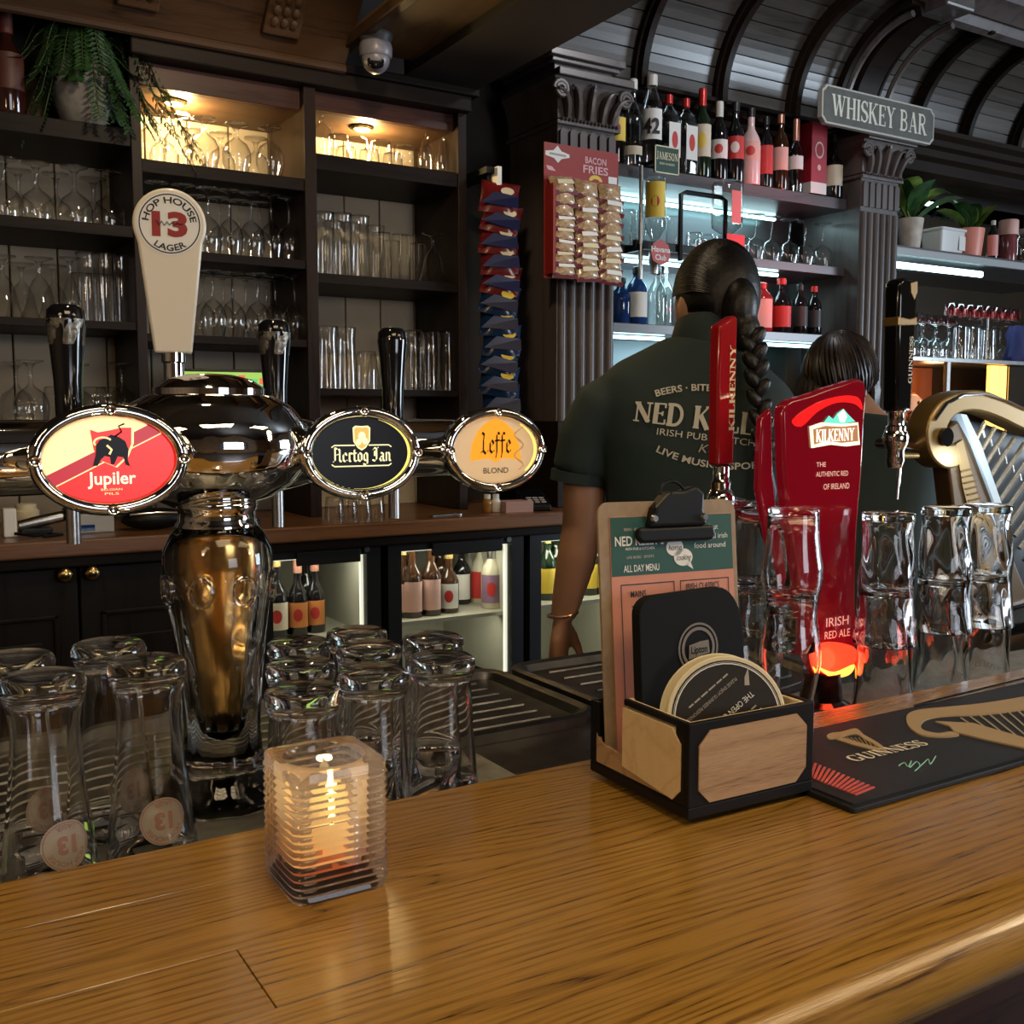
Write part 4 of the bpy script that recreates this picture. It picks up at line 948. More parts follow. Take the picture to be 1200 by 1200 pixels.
# round coasters in the front compartment
def coaster(label, loc, rot, face=True):
    t = thing('coaster', label, 'coaster', loc, 0, 'round beer coasters in the caddy'); t.rotation_mode = 'YXZ'; t.rotation_euler = rot
    t.scale = (1.14, 1.14, 1.14); d = MB(); d.M = Matrix.Rotation(PI / 2, 4, 'X')
    d.lathe([(0, -.0008), (.0470, -.0008), (.0478, 0), (.0470, .0008), (0, .0008)], 56).build('board', CREAMP, t, 40)
    if face:
        v, f = disc_grid(.0445, 3, 48)
        MB().add([(a, -.0012, b) for a, b, c in v], f).build('black_print', mat('dark_brown_coaster_print', (.014, .010, .009), .7), t, 0)
        ringf(.0415, .0424, 0, 0, -.0016).build('print_ring', WHITE, t, 0); ringf(.0430, .0433, 0, 0, -.0016).build('print_ring', WHITE, t, 0)
        for s, hh, x, z, w, b in (('THE OPEN GATE BREWERY', .0048, .004, -.004, .064, 0), ('PLEASE ENJOY GUINNESS RESPONSIBLY', .0028, .002, -.020, .054, 0), ('TASTE', .0060, -.010, .026, .022, .01)):
            text('coaster_lettering', s, hh, WHITE if b or hh > .004 else GREYP, t, (x, -.0016, z), width=w, bold=b)
        for z, x0, x1 in ((.020, -.030, .006), (.0155, -.032, .012), (.011, -.026, .026), (.0065, -.024, .030), (-.0265, -.022, .016)):
            x = x0
            while x < x1:
                w = .003 + .004 * ((x * 977) % 1); MB().face([(x, z), (x + w, z), (x + w, z + .0013), (x, z + .0013)], -.0016).build('small_print', GREYP, t, 0); x += w + .0012
        h = MB(); h.add([(-x * .008 - .030, -.0016, -z * .008 - .008) for x, z in ((0, 0), (1, 1.4), (.1, .9), (-.4, .3))], [(0, 1, 2, 3)]).build('harp_mark', GREYP, t, 0)
    return t
coaster('round black printed coaster leaning at the front of the caddy', (aty(852, 832, .668).x, .668, BT + .0765), (radians(-10), radians(142), radians(-24)))
coaster('cream-edged coaster behind the front coaster in the caddy', (aty(845, 832, .675).x, .6775, BT + .0770), (radians(-10), radians(120), radians(-24)), False)

# ------------------------------------------------------------------ black bar mat
mt = thing('bar_mat', 'black rubber bar mat with raised gold harp lying on the bar', 'bar mat', (0, 0, BT))
MX0, MX1, MY0, MY1, MZ = .703, 1.40, .588, .770, .0075
MB().prism(rrect(MX0, MX1, MY0, MY1, .004, 2), .0006, .0055, 'xy').build('base', RUBBER2, mt, 0, bevel=.001)
MB().prism(rrect(MX0 + .007, MX1 - .007, MY0 + .007, MY1 - .007, .003, 2), .0055, .0068, 'xy').build('field', RUBBER, mt, 0)
def onmat(pts, z=1.1075): return [(atz(x, y, z).x, atz(x, y, z).y) for x, y in pts]
MATR = mat('coral_red_rubber', (.62, .10, .085), .5); MATG = mat('tan_gold_rubber', (.40, .285, .155), .5)
for k in range(20):
    x = .716 + .0036 * k; y1 = .7 - .0042 * k
    if y1 > .606: pass
def mstripe(a, b, w=.0012):   # a raised stripe on the mat
    d = Vector((b[0] - a[0], b[1] - a[1])); n = Vector((-d.y, d.x)).normalized() * w
    return [(a[0] + n.x, a[1] + n.y), (b[0] + n.x, b[1] + n.y), (b[0] - n.x, b[1] - n.y), (a[0] - n.x, a[1] - n.y)]
P0, P1 = onmat([(930, 884), (1024, 922)]); Q0, Q1 = onmat([(930, 903), (1002, 931)])
for k in range(18):
    s = k / 17
    a = (P0[0] + (P1[0] - P0[0]) * s, P0[1] + (P1[1] - P0[1]) * s); b = (Q0[0] + (Q1[0] - Q0[0]) * s, Q0[1] + (Q1[1] - Q0[1]) * s)
    MB().prism(mstripe(a, b), .0068, .0078, 'xy').build('red_bar', MATR, mt, 0)
# big harp: neck, scroll, pillar, strings
neck = onmat([(1062, 843), (1066, 836), (1080, 832), (1110, 829), (1150, 825), (1200, 817), (1290, 800), (1290, 818), (1200, 832), (1150, 838), (1118, 839), (1096, 841), (1083, 845), (1079, 852), (1084, 857), (1100, 860), (1115, 858), (1124, 862), (1105, 864), (1080, 862), (1066, 853)])
MB().prism(spl(neck, 3), .0068, .0085, 'xy').build('harp_neck', MATG, mt, 0)
MB().prism(onmat([(1096, 846), (1140, 848), (1200, 865), (1260, 882), (1260, 890), (1200, 877), (1150, 866), (1118, 858), (1112, 851)]), .0068, .0085, 'xy').build('harp_pillar', MATG, mt, 0)
for k in range(11):
    a, b = onmat([(1126 + 11 * k, 841 - 1.5 * k), (1150 + 14 * k, 857 + 2 * k)]); MB().prism(mstripe(a, b, .0009), .0068, .0078, 'xy').build('harp_string', mat('pale_gold_rubber', (.42, .36, .27), .5), mt, 0)
for k in range(16):
    a, b = onmat([(1072 + 9 * k, 827 - 2.25 * k), (1086 + 9 * k, 823 - 2.2 * k)]); MB().prism(mstripe(a, b, .0016), .0068, .0082, 'xy').build('relief_wave', RUBBER2, mt, 0)
# small harp emblem and lettering
MB().prism(spl(onmat([(969, 862), (975, 859), (985, 858), (996, 855), (1003, 854), (1008, 857), (1012, 861), (1021, 866), (1031, 872), (1039, 879), (1033, 878), (1024, 872), (1014, 867), (1005, 861), (996, 861), (986, 864), (978, 866), (971, 866)]), 3), .0068, .0080, 'xy').build('small_harp', MATG, mt, 0)
MB().prism(onmat([(978, 866), (1000, 873), (1024, 879), (1039, 879), (1026, 876), (1002, 869), (984, 864)]), .0068, .0080, 'xy').build('small_harp_pillar', MATG, mt, 0)
for k in range(8):
    a, b = onmat([(988 + 4.6 * k, 863.5 + .2 * k), (995 + 4.6 * k, 867 + 1.4 * k)]); MB().prism(mstripe(a, b, .0004), .0068, .0076, 'xy').build('small_harp_string', MATG, mt, 0)
a = atz(1003, 893, 1.1075); b = atz(1090, 873, 1.1075); L_ = (b - a).length
g = serif_text('GUINNESS', .0165, L_, 1.15); g.build('brand_lettering', mat('ivory_print', (.78, .70, .55), .5), mt, 0, ((a.x + b.x) / 2, (a.y + b.y) / 2, .0078), (0, 0, atan2(b.y - a.y, b.x - a.x)), fix=False)
sg = [(1055, 897), (1060, 893), (1064, 898), (1068, 891), (1066, 899), (1074, 892), (1078, 897), (1072, 903), (1083, 893), (1088, 889), (1090, 895), (1095, 888), (1093, 886)]
MB().tube([(q[0], q[1], .0070) for q in spl(onmat(sg), 4)[:-4]], .0005, 5).build('signature', mat('mint_ink', (.22, .55, .40), .5), mt, 0)

# ================================================================== TAP TOWERS
def remesh(mb, voxel, it=8, name='merged'):
    me = mb.mesh(name); o = bpy.data.objects.new(name, me); COL.objects.link(o)
    r = o.modifiers.new('r', 'REMESH'); r.mode = 'VOXEL'; r.voxel_size = voxel
    if it: s = o.modifiers.new('s', 'SMOOTH'); s.factor = .5; s.iterations = it
    dg = bpy.context.evaluated_depsgraph_get(); out = bpy.data.meshes.new_from_object(o.evaluated_get(dg))
    bpy.data.objects.remove(o); bpy.data.meshes.remove(me); out.name = name
    return out
TX, TY = .297, 1.07
tw = thing('beer_tap_tower', 'chrome and glass draught beer tower with three lit oval brand medallions', 'beer tap', (TX, TY, LEDGE))
col_prof = [(.062, 0), (.064, .004), (.063, .012), (.056, .022), (.047, .034), (.041, .050), (.0395, .075), (.041, .110), (.045, .160), (.050, .200), (.0545, .232), (.0560, .250), (.0545, .266), (.048, .280), (.041, .290)]
def lobes(a, z, r): return 1 + .018 * cos(12 * a) * max(0, min(1, (.24 - z) / .06))
inner = [(.040, .290), (.046, .272), (.046, .245), (.040, .200), (.032, .150), (.024, .105), (.017, .080), (.009, .069), (0, .066)]
MB().lathe([(0, 0)] + col_prof + inner, 72, mod=lobes).build('glass_column', GLASS, tw, 180)
MB().lathe([(.0385, .288), (.0445, .270), (.0445, .246), (.0385, .202), (.0305, .152), (.0225, .107), (.0155, .083), (.008, .072), (0, .070)], 40).build('amber_core', AMBER, tw, 180)
for k in range(8):
    a = 2 * PI * k / 8 + .2
    pts = [((.0545 + .0015) * cos(a + .2 * cos(b)), (.0545 + .0015) * sin(a + .2 * cos(b)), .228 + .014 * sin(b)) for b in [2 * PI * j / 14 for j in range(15)]]
    MB().tube(pts, .0025, 6).build('glass_loop', GLASS, tw)
MB().lathe([(.041, .288), (.0415, .292), (.039, .296), (.0385, .304), (.041, .308), (.0415, .312), (.039, .316), (.036, .318)], 40).build('neck_ring', CHROME, tw)
CH2 = mat('dark_polished_chrome', (.62, .60, .58), .04, 1)
bd = MB(); by = .015
bd.lathe([(0, .306), (.036, .306), (.043, .311), (.060, .318), (.080, .331), (.094, .349), (.099, .370), (.095, .392), (.081, .412), (.060, .424), (0, .427)], 40, (0, by, 0), 1.04, .92)
SL = .18
def armp(x, z=.363): return (x, by + SL * x, z)
bd.tube([armp(-.125), armp(-.09), armp(0), armp(.09), armp(.135)], [.030, .040, .056, .040, .030], 24)
bd.tube([(0, by, .372), (.0, by + .14, .378)], [.05, .030], 20)
mesh_obj('body', remesh(bd, .0035, 14, 'body'), CHROME, tw, 180)
MB().lathe([(.050, .421), (.0535, .424), (.0535, .430), (.050, .433), (.040, .440), (.022, .4445), (0, .446)], 40, (0, by, 0), 1.05, 1).build('cap', CHROME, tw, 40)
MB().tube([armp(-.70), armp(-.115)], .0345, 28).build('arm', CHROME, tw); MB().tube([armp(.115), armp(.345)], .0335, 28).build('arm', CHROME, tw)
JR = mat('lit_red_badge', (.5, .01, .01), .3, emit=(.85, .018, .012), es=1.0); JD = mat('lit_dark_red_stripe', (.3, .01, .02), .3, emit=(.42, .012, .022), es=1.0); JC = mat('lit_cream_badge', (.8, .7, .4), .3, emit=(.86, .68, .30), es=1.0)
JW = mat('lit_white_badge', (.9, .85, .7), .3, emit=(.95, .84, .55), es=1.0)
HB = mat('black_badge', (.004, .004, .005), .3, spec=.2); HY = mat('lit_yellow_rim', (.9, .8, .2), .3, emit=(.95, .78, .16), es=1.1); HW = mat('lit_pale_yellow_print', (.9, .85, .5), .3, emit=(.90, .82, .45), es=.9)
LT = mat('lit_tan_badge', (.7, .5, .3), .3, emit=(.55, .35, .17), es=.55); LO = mat('lit_orange_arch', (.8, .3, .01), .3, emit=(.72, .25, .008), es=1.0)
RX, RZ = .0565, .0395
def medallion(name, lx, bez):
    x, y, z = lx, by + SL * lx - .085, .363
    # housing barrel behind the badge and the bezel
    b = MB(); R_ = []
    for yy, k in ((-.0, 1.0), (.010, 1.0), (.020, .93), (.035, .78), (.060, .66), (.110, .62), (.295, .62)):
        n = 32; R_.append([(x + max(.036 if yy < .05 else .034, .0675 * k) * cos(2 * PI * j / n) if k > .7 else x + .036 * cos(2 * PI * j / n), y + yy, z + (.0485 * k if k > .7 else .036) * sin(2 * PI * j / n)) for j in range(n)])
    h = b.loft(R_).build('tap_head', CHROME, tw, 60)
    R_ = []
    for j in range(49):
        a = 2 * PI * j / 48
        R_.append([(x + (.062 + .0062 * cos(c)) * cos(a), y - .001 - .0065 * sin(c), z + (.0438 + .0062 * cos(c)) * sin(a)) for c in [2 * PI * q / 10 for q in range(10)]])
    bz = MB().loft(R_, False, False).build('bezel', bez, tw, 180)
    for a in (0, PI / 2, PI, 3 * PI / 2):
        s = MB(); s.M = Matrix.Translation((x + .0625 * cos(a), y - .0065, z + .0442 * sin(a))) @ Matrix.Rotation(PI / 2, 4, 'X')
        s.lathe([(.0052, -.001), (.0055, .0015), (.0042, .0028), (.0030, .0020), (0, .0018)], 14).build('screw', CHROME, bz)
    return x, y, z
def face_obj(name, poly, m, par, x, y, z, lift): return MB().face([(x + u, z + v) for u, v in poly], y - lift).build(name, m, par, 0)
E0 = ellipse(RX, RZ, 56)
def dome(name, m, x, y, z):
    mb2 = MB(); n = 48
    mb2.loft([[(x + RX * k * cos(2 * PI * j / n), y - d, z + RZ * k * sin(2 * PI * j / n)) for j in range(n)] for k, d in ((1.0, .0005), (.5, .0006))], False, True)
    return mb2.build(name, m, tw, 0)
# the red and cream bull badge
x, y, z = medallion('medallion', -.119, CH2)
f0 = dome('badge_face', JR, x, y, z)
a_, b_ = -.45, .89
face_obj('cream_field', clip(E0, a_, b_, .0125), JC, f0, x, y, z, .0010)
face_obj('dark_stripe', clip(clip(E0, a_, b_, .0015), -a_, -b_, -.0125), JD, f0, x, y, z, .0010)
face_obj('thin_line', clip(clip(E0, a_, b_, .0002), -a_, -b_, -.0012), JC, f0, x, y, z, .0012)
sh = [(-.0165, .027), (-.010, .0245), (0, .0262), (.010, .0285), (.0185, .0285), (.0180, .014), (.0135, .003), (.004, -.006), (-.008, -.0005), (-.0140, .009)]
face_obj('shield_edge', [(u * 1.07 + .001, v * 1.07 - .0006) for u, v in sh], JC, f0, x, y, z, .0014)
face_obj('shield', sh, JR, f0, x, y, z, .0017)
bull = [(-.0150, -.0050), (-.0125, .004), (-.0120, .013), (-.009, .0175), (-.004, .0195), (.001, .0225), (.008, .0200), (.0130, .0165), (.0155, .009), (.0145, .000), (.0165, -.006), (.0125, -.0045), (.0110, .002), (.0060, .003), (.0030, -.0040), (.0000, -.0040), (-.0005, .0025), (-.0050, .0035), (-.0085, .0000), (-.0110, -.0050)]
face_obj('bull', bull, HB, f0, x, y, z, .0020)
MB().tube([(x + .004, y - .0022, z + .0205), (x + .010, y - .0022, z + .0250), (x + .0075, y - .0022, z + .0300), (x + .0125, y - .0022, z + .0320)], .0008, 5).build('bull_tail', HB, f0)
MB().tube([(x - .006 + .0075 * cos(a), y - .0024, z + .0155 + .0045 * sin(a)) for a in [radians(d) for d in range(30, 230, 20)]], .0009, 5).build('bull_horn', JC, f0)
MB().tube([(x - .003, y - .0024, z + .013), (x + .001, y - .0024, z + .009), (x - .001, y - .0024, z + .005)], .0010, 5).build('bull_muzzle', JC, f0)
text('badge_lettering', 'Jupiler', .0115, JW, f0, (x + .0005, y - .0024, z - .0215), width=.041, bold=.015)
text('badge_lettering', 'BELGIAN', .0020, JC, f0, (x, y - .0024, z - .0272), width=.018); text('badge_lettering', 'PILS', .0022, JC, f0, (x, y - .0024, z - .0310), width=.012)
# the black badge with gold black-letter name
x, y, z = medallion('medallion', .142, CHROME)
f0 = dome('badge_face', HY, x, y, z)
face_obj('black_field', ellipse(RX * .965, RZ * .955, 56, -.0008, .0002), HB, f0, x, y, z, .0010)
sh = [(-.0085, .0255), (-.006, .0275), (0, .0270), (.006, .0275), (.0085, .0255), (.0080, .013), (.004, .007), (0, .0045), (-.004, .007), (-.0080, .013)]
face_obj('crest_edge', [(u * 1.18, (v - .016) * 1.14 + .016) for u, v in sh], HW, f0, x, y, z, .0013)
face_obj('crest', sh, mat('lit_gold_crest', (.6, .4, .1), .3, emit=(.55, .36, .06), es=.9), f0, x, y, z, .0016)
for u, v, r in ((.0, .018, .0042), (-.0035, .012, .003), (.0035, .013, .0032)): face_obj('crest_charge', ellipse(r, r * 1.1, 14, u, v), HW, f0, x, y, z, .0019)
nb = nib_text('Hertog Jan', .0145, .066); nb.build('badge_lettering', HW, f0, 0, (x, y - .0020, z - .0085), FRONT, fix=False)
for zz, s in ((.0085, 1), (-.0135, -1)):
    MB().tube([(x - .034, y - .0016, z + zz - .002 * s), (x - .031, y - .0016, z + zz), (x - .008 if s > 0 else x, y - .0016, z + zz)], .0007, 5).build('scroll_line', HW, f0)
    MB().tube([(x + .034, y - .0016, z + zz - .002 * s), (x + .031, y - .0016, z + zz), (x + .008 if s > 0 else x, y - .0016, z + zz)], .0007, 5).build('scroll_line', HW, f0)
# the tan badge with the orange arch
x, y, z = medallion('medallion', .326, CHROME)
f0 = dome('badge_face', LT, x, y, z)
face_obj('yellow_rim', clip(ellipse(RX, RZ, 56), .8, .1, .030), HY, f0, x, y, z, .0008); face_obj('tan_field', ellipse(RX * .965, RZ * .965, 56, -.0012, 0), LT, f0, x, y, z, .0011)
arch = [(-.0285, -.0130), (-.0265, .006), (-.0200, .022), (-.0090, .0335), (.0, .0368), (.0090, .0335), (.0200, .022), (.0265, .006), (.0285, -.0130), (.014, -.0105), (.006, -.0105), (0, -.0155), (-.006, -.0105), (-.014, -.0105)]
face_obj('orange_arch', [(u * 1.22, v) for u, v in arch], LO, f0, x, y, z, .0014)
nb = nib_text('Leffe', .0235, .042, (.045, .05)); nb.build('badge_lettering', HB, f0, 0, (x, y - .0018, z - .0035), FRONT, fix=False)
text('badge_lettering', 'BLOND', .0068, HB, f0, (x, y - .0018, z - .0275), width=.034)
for k in range(3):
    MB().tube([(x + .032 + .007 * sin(q * 1.3 + k), y - .0014, z - .024 + .045 * q / 9 + .003 * k) for q in range(10)], .0005, 4).build('vine_line', mat('lit_brown_line', (.4, .25, .1), .4, emit=(.34, .2, .08), es=.8), f0)

# tap handles and spouts on the bartender side
def put_handle(px, pz_top, Y, label, dk):
    p = aty(px, 430, Y); z0 = 1.425
    t = thing('tap_handle', label, 'tap handle', (p.x, Y, z0), 0, 'black tap handles')
    h = pz_top - z0
    MB().lathe([(0, .010), (.0135, .010), (.0140, .014), (.0150, h * .4), (.0185, h * .72), (.0205, h * .86), (.0195, h * .95), (.014, h * .99), (0, h)], 28).build('grip', BLACKG, t, 60)
    MB().lathe([(0, -.01), (.012, -.01), (.0145, 0), (.0145, .008), (.012, .012), (0, .012)], 24).build('collar', CHROME, t)
    if dk: MB().lathe([(.0180, h * .68), (.0200, h * .80), (.0208, h * .88), (.0200, h * .88)], 24, mod=lambda a, z, r: 1 + .03 * sin(5 * a + z * 300)).build('foil_remnant', mat('torn_silver_foil', (.20, .18, .15), .3, .6, var=.5, scale=160, bump=.6), t, 40)
    s = MB().tube([(0, 0, -.055), (0, .0, -.125)], .0078, 16).build('spout', STEEL, t)
    MB().lathe([(.011, -.062), (.013, -.052), (.012, .0), (.016, .0)], 20).build('spout_socket', CHROME, t)
    return t
put_handle(79, 1.565, 1.245, 'black tap handle with peeling foil above the red bull badge', True)
put_handle(322, 1.565, 1.30, 'black tap handle with silver foil above the black badge', True)
put_handle(460, 1.565, 1.33, 'plain glossy black tap handle between the black and the orange badges', False)
# tall white handle with the round 13 badge
p = aty(204, 440, 1.225)
wh = thing('tap_handle', 'tall white tapered tap handle with a round red 13 badge', 'tap handle', (p.x, 1.225, 1.47)); wh.rotation_euler = (0, 0, radians(-14))
MB().lathe([(0, -.01), (.014, -.01), (.014, .012), (.0115, .014), (.0115, .032), (.0135, .034), (.0135, .044), (0, .044)], 24).build('collar', CHROME, wh)
hw0, hw1 = .0205, .0345; zc = .1865; rr = .0395
poly = [(-hw0, .043), (hw0, .043), (hw1, zc - .022)] + [(rr * cos(a), zc + rr * sin(a)) for a in [radians(d) for d in range(-28, 209, 8)]] + [(-hw1, zc - .022)]
MB().prism(poly, -.011, .011).build('paddle', OFFW, wh, 30, bevel=.003)
bdg = MB(); v, f = disc_grid(.0345, 2, 48); bdg.add([(a, -.0116, zc + b) for a, b, c in v], f); b13 = bdg.build('round_badge', WHITE, wh, 0)
for r0, r1 in ((.0315, .0328),): ringf(r0, r1, 0, zc, -.0120).build('badge_ring', INK, b13, 0)
text('badge_lettering', 'HOP HOUSE', .0072, INK, b13, (0, -.0121, zc), arc=(.0225, True), bold=.02, width=.066)
text('badge_lettering', 'LAGER', .0072, INK, b13, (0, -.0121, zc), arc=(.0298, False), bold=.02, width=.038)
text('badge_lettering', '13', .0255, mat('brick_red_print', (.30, .022, .020), .6), b13, (0, -.0122, zc - .0125), width=.038, bold=.05)
MB().tube([(-.014 + .0028 * k, -.0126, zc + .003 * (-1) ** k * (1 - k / 12)) for k in range(11)], .0006, 4).build('signature', INK, b13)

# ------------------------------------------------------------------ red ale tower and its handle
KY = .985
ACR = mat('lit_red_acrylic', (.15, .002, .006), .10, emit=(.075, .001, .004), es=1.0, coat=.6)
def K(px, py, Y=KY - .016): q = aty(px, py, Y); return (q.x, q.z - LEDGE)
KTH = .009
kt = thing('ale_tap_tower', 'glowing red acrylic ale tower with cream brand banner', 'beer tap', (0, KY, LEDGE))
out = [(920, 474), (950, 462), (985, 450), (1014, 447), (1013, 500), (1010, 560), (1005, 620), (1003, 690), (1004, 745), (1001, 775), (990, 792), (965, 792), (952, 775), (945, 730), (936, 680), (926, 620), (920, 560), (918, 510)]
MB().prism(spl([K(*q) for q in out], 3), -.016, .002).build('red_panel', ACR, kt, 30, bevel=.004)
rim = [(906, 490), (918, 478), (920, 560), (926, 620), (936, 680), (930, 690), (915, 640), (903, 575), (904, 530)]
MB().prism([K(*q) for q in rim], .004, .016).build('side_wing', mat('deep_red_acrylic', (.14, .004, .008), .1, emit=(.08, .001, .004), es=1.0, coat=.6), kt, 30, bevel=.003)
SW = mat('bright_red_swoosh', (.6, .01, .01), .15, emit=(.85, .010, .010), es=1.0)
MB().prism(spl([K(*q) for q in [(928, 492), (955, 473), (985, 464), (1005, 466), (1010, 480), (1000, 473), (980, 472), (958, 482), (938, 500)]], 4), -.0172, -.0165).build('swoosh', SW, kt, 0)
BAN = mat('lit_cream_banner', (.9, .85, .6), .3, emit=(.90, .86, .58), es=1.1); BROWNP = mat('lit_brown_banner', (.3, .15, .05), .3, emit=(.30, .12, .04), es=1.0); MTN = mat('lit_green_mountain', (.1, .5, .4), .3, emit=(.12, .62, .50), es=1.0)
bn = MB().prism([K(*q) for q in [(948, 500), (962, 495), (985, 497), (1004, 495), (1006, 521), (990, 523), (972, 521), (950, 525)]], -.0185, -.0165).build('banner', BAN, kt, 0)
MB().face([K(*q) for q in [(951, 503), (965, 499), (985, 500), (1003, 498), (1004, 517), (985, 519), (966, 517), (952, 521)]], -.0188).build('banner_field', BROWNP, bn, 0)
MB().face([K(*q) for q in [(964, 495), (970, 487), (975, 491), (980, 484), (987, 479), (993, 486), (997, 490), (1001, 494), (985, 497)]], -.0180).build('mountain', MTN, bn, 0)
MB().face([K(*q) for q in [(980, 486), (987, 480), (991, 488), (988, 495), (983, 495)]], -.0184).build('mountain_light', BAN, bn, 0)
c = aty(978, 517, KY - .018); serif_text('KILKENNY', .0165, .074, 1.25).build('banner_lettering', mat('lit_white_letters', (.95, .95, .9), .3, emit=(.98, .95, .85), es=1.1), bn, 0, (c.x, -.0195, c.z - LEDGE), (PI / 2, radians(-1.5), 0), fix=False)
KP_ = mat('pink_cream_print', (.75, .45, .35), .4, emit=(.62, .32, .25), es=.8)
for s, px, py, hh, w in (('THE', 962, 547, .0065, .018), ('AUTHENTIC RED', 975, 558, .0070, .062), ('OF IRELAND', 980, 573, .0080, .050), ('IRISH', 981, 733, .0130, .044), ('RED ALE', 981, 747, .0110, .050)):
    c = aty(px, py, KY - .017); text('tower_lettering', s, hh, KP_, kt, (c.x, -.0175, c.z - LEDGE), width=w)
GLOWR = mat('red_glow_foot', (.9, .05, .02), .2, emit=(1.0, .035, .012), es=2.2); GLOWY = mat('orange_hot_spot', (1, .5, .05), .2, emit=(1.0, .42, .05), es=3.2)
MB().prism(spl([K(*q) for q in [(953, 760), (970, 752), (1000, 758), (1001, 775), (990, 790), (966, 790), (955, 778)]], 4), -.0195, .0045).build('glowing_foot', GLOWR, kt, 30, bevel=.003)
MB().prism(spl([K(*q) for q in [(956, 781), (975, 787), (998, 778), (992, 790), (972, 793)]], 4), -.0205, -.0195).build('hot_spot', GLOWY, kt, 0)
c0 = K(975, 800); MB().lathe([(0, 0), (.040, 0), (.040, .006), (.030, .012), (.026, .04), (.026, max(.045, c0[1] + .012)), (0, max(.045, c0[1] + .012))], 32, (c0[0], 0, 0), 1, .9).build('foot_socket', BLACKG, kt)
lamp('tower_foot_glow', 'POINT', (c0[0] - .0, KY - .035, LEDGE + c0[1] + .03), .25, (1.0, .06, .02), size=.02)
p = aty(845, 560, 1.06)
rh = thing('tap_handle', 'red slab tap handle with gold name up its face', 'tap handle', (p.x, 1.06, 1.30))
q0 = aty(829, 545, 1.06); q1 = aty(860, 375, 1.06); hz = lambda py: aty(845, py, 1.06).z - 1.30
REDG = mat('gloss_red_lacquer', (.33, .008, .012), .12, coat=.7)
MB().prism([(-.0165, hz(545)), (.0140, hz(545)), (.0160, hz(420)), (.0165, hz(372)), (.010, hz(369)), (-.004, hz(376)), (-.0165, hz(382)), (-.0175, hz(440))], -.010, .010).build('grip', REDG, rh, 30, bevel=.004)
s = serif_text('KILKENNY', .010, .115, 1.2); s.build('grip_lettering', mat('gold_lettering', (.75, .58, .30), .35, .3), rh, 0, (.0125, -.0107, hz(455)), (PI / 2, -PI / 2, 0), fix=False)
MB().lathe([(0, hz(575)), (.013, hz(575)), (.014, hz(565)), (.0115, hz(562)), (.0115, hz(547)), (.015, hz(545)), (0, hz(545))], 24).build('collar', CHROME, rh)
MB()._ell((0, 0, hz(585)), (.020, .020, .018), 20, 12).build('tap_ball', CHROME, rh)
MB().tube([(0, 0, hz(585)), (.02, .0, hz(592)), (.06, 0, hz(600)), (.10, 0, hz(604))], .012, 14).build('tap_pipe', CHROME, rh)

# ------------------------------------------------------------------ stout tap handle and harp tower
GY = 1.12
p = aty(1050, 500, GY); gz = lambda py: aty(1050, py, GY).z - 1.30
gh = thing('tap_handle', 'tall black stout tap handle with gold band and harp shield', 'tap handle', (p.x, GY, 1.30))
sl = lambda a: [(a * .0215, -.016), (a * .0, -.020)]
MB().prism([(-.018, gz(482)), (.018, gz(482)), (.0235, gz(350)), (.0225, gz(332)), (.014, gz(326)), (-.012, gz(326)), (-.0215, gz(333)), (-.0215, gz(352))], -.015, .015).build('grip', BLACKG, gh, 30, bevel=.005)
MB().prism([(-.0222, gz(383)), (.0226, gz(381)), (.0231, gz(371)), (.006, gz(374)), (-.0226, gz(372))], -.0158, .0158).build('gold_band', GOLD, gh, 0, bevel=.002)
MB().prism([(.004, gz(332)), (.020, gz(329)), (.021, gz(342)), (.014, gz(352)), (.006, gz(344))], -.0165, -.0148).build('harp_shield', GOLD, gh, 0, bevel=.001)
serif_text('GUINNESS', .0085, .075, 1.15).build('grip_lettering', mat('pale_gold_print', (.62, .55, .42), .5), gh, 0, (.0150, -.0156, gz(422)), (PI / 2, -PI / 2, 0), fix=False)
MB().lathe([(0, gz(505)), (.016, gz(505)), (.016, gz(500)), (.0125, gz(498)), (.0125, gz(484)), (.015, gz(481)), (0, gz(481))], 24).build('collar', CHROME, gh)
MB().lathe([(0, gz(548)), (.012, gz(548)), (.015, gz(540)), (.014, gz(528)), (.019, gz(520)), (.021, gz(512)), (.017, gz(505)), (0, gz(505))], 24).build('valve_body', CHROME, gh)
MB().tube([(0, 0, gz(534)), (.055, .0, gz(535))], [.007, .005], 12).build('spout_arm', BRASS, gh)
MB().tube([(0, 0, gz(520)), (.0, .03, gz(520)), (.06, .045, gz(522)), (.16, .05, gz(530))], .009, 10).build('tap_shank', CHROME, gh)
MB().tube([(.012, 0, gz(548)), (.008, 0, gz(585))], .0035, 10).build('spout', CHROME, gh)
lamp('harp_led', 'POINT', (*aty(1150, 540, 1.10),), .25, (.75, .88, 1.0), size=.02)
# harp
HY_ = 1.16
ht = thing('harp_tap_tower', 'gold and black harp shaped stout tower with silver strings', 'beer tap', (0, HY_, LEDGE))
def G(px, py, Y=HY_): q = aty(px, py, Y); return (q.x, max(0.0, q.z - LEDGE))
neckp = [(1112, 545), (1095, 548), (1080, 535), (1074, 512), (1078, 488), (1092, 469), (1115, 459), (1140, 458), (1165, 467), (1185, 476), (1210, 484), (1260, 480), (1260, 512), (1215, 512), (1185, 502), (1160, 490), (1135, 482), (1115, 483), (1102, 492), (1096, 508), (1100, 520), (1108, 520), (1112, 530)]
MB().prism(spl([G(*q) for q in neckp], 3), -.022, .022).build('neck', GOLD, ht, 30, bevel=.005)
MB().tube([(*[G(*q)[0]], -.023, G(*q)[1]) for q in [(1082, 492), (1096, 473), (1115, 463), (1140, 462), (1165, 470), (1185, 479), (1210, 487), (1255, 484)]], .003, 8).build('neck_highlight_rail', CHROME, ht)
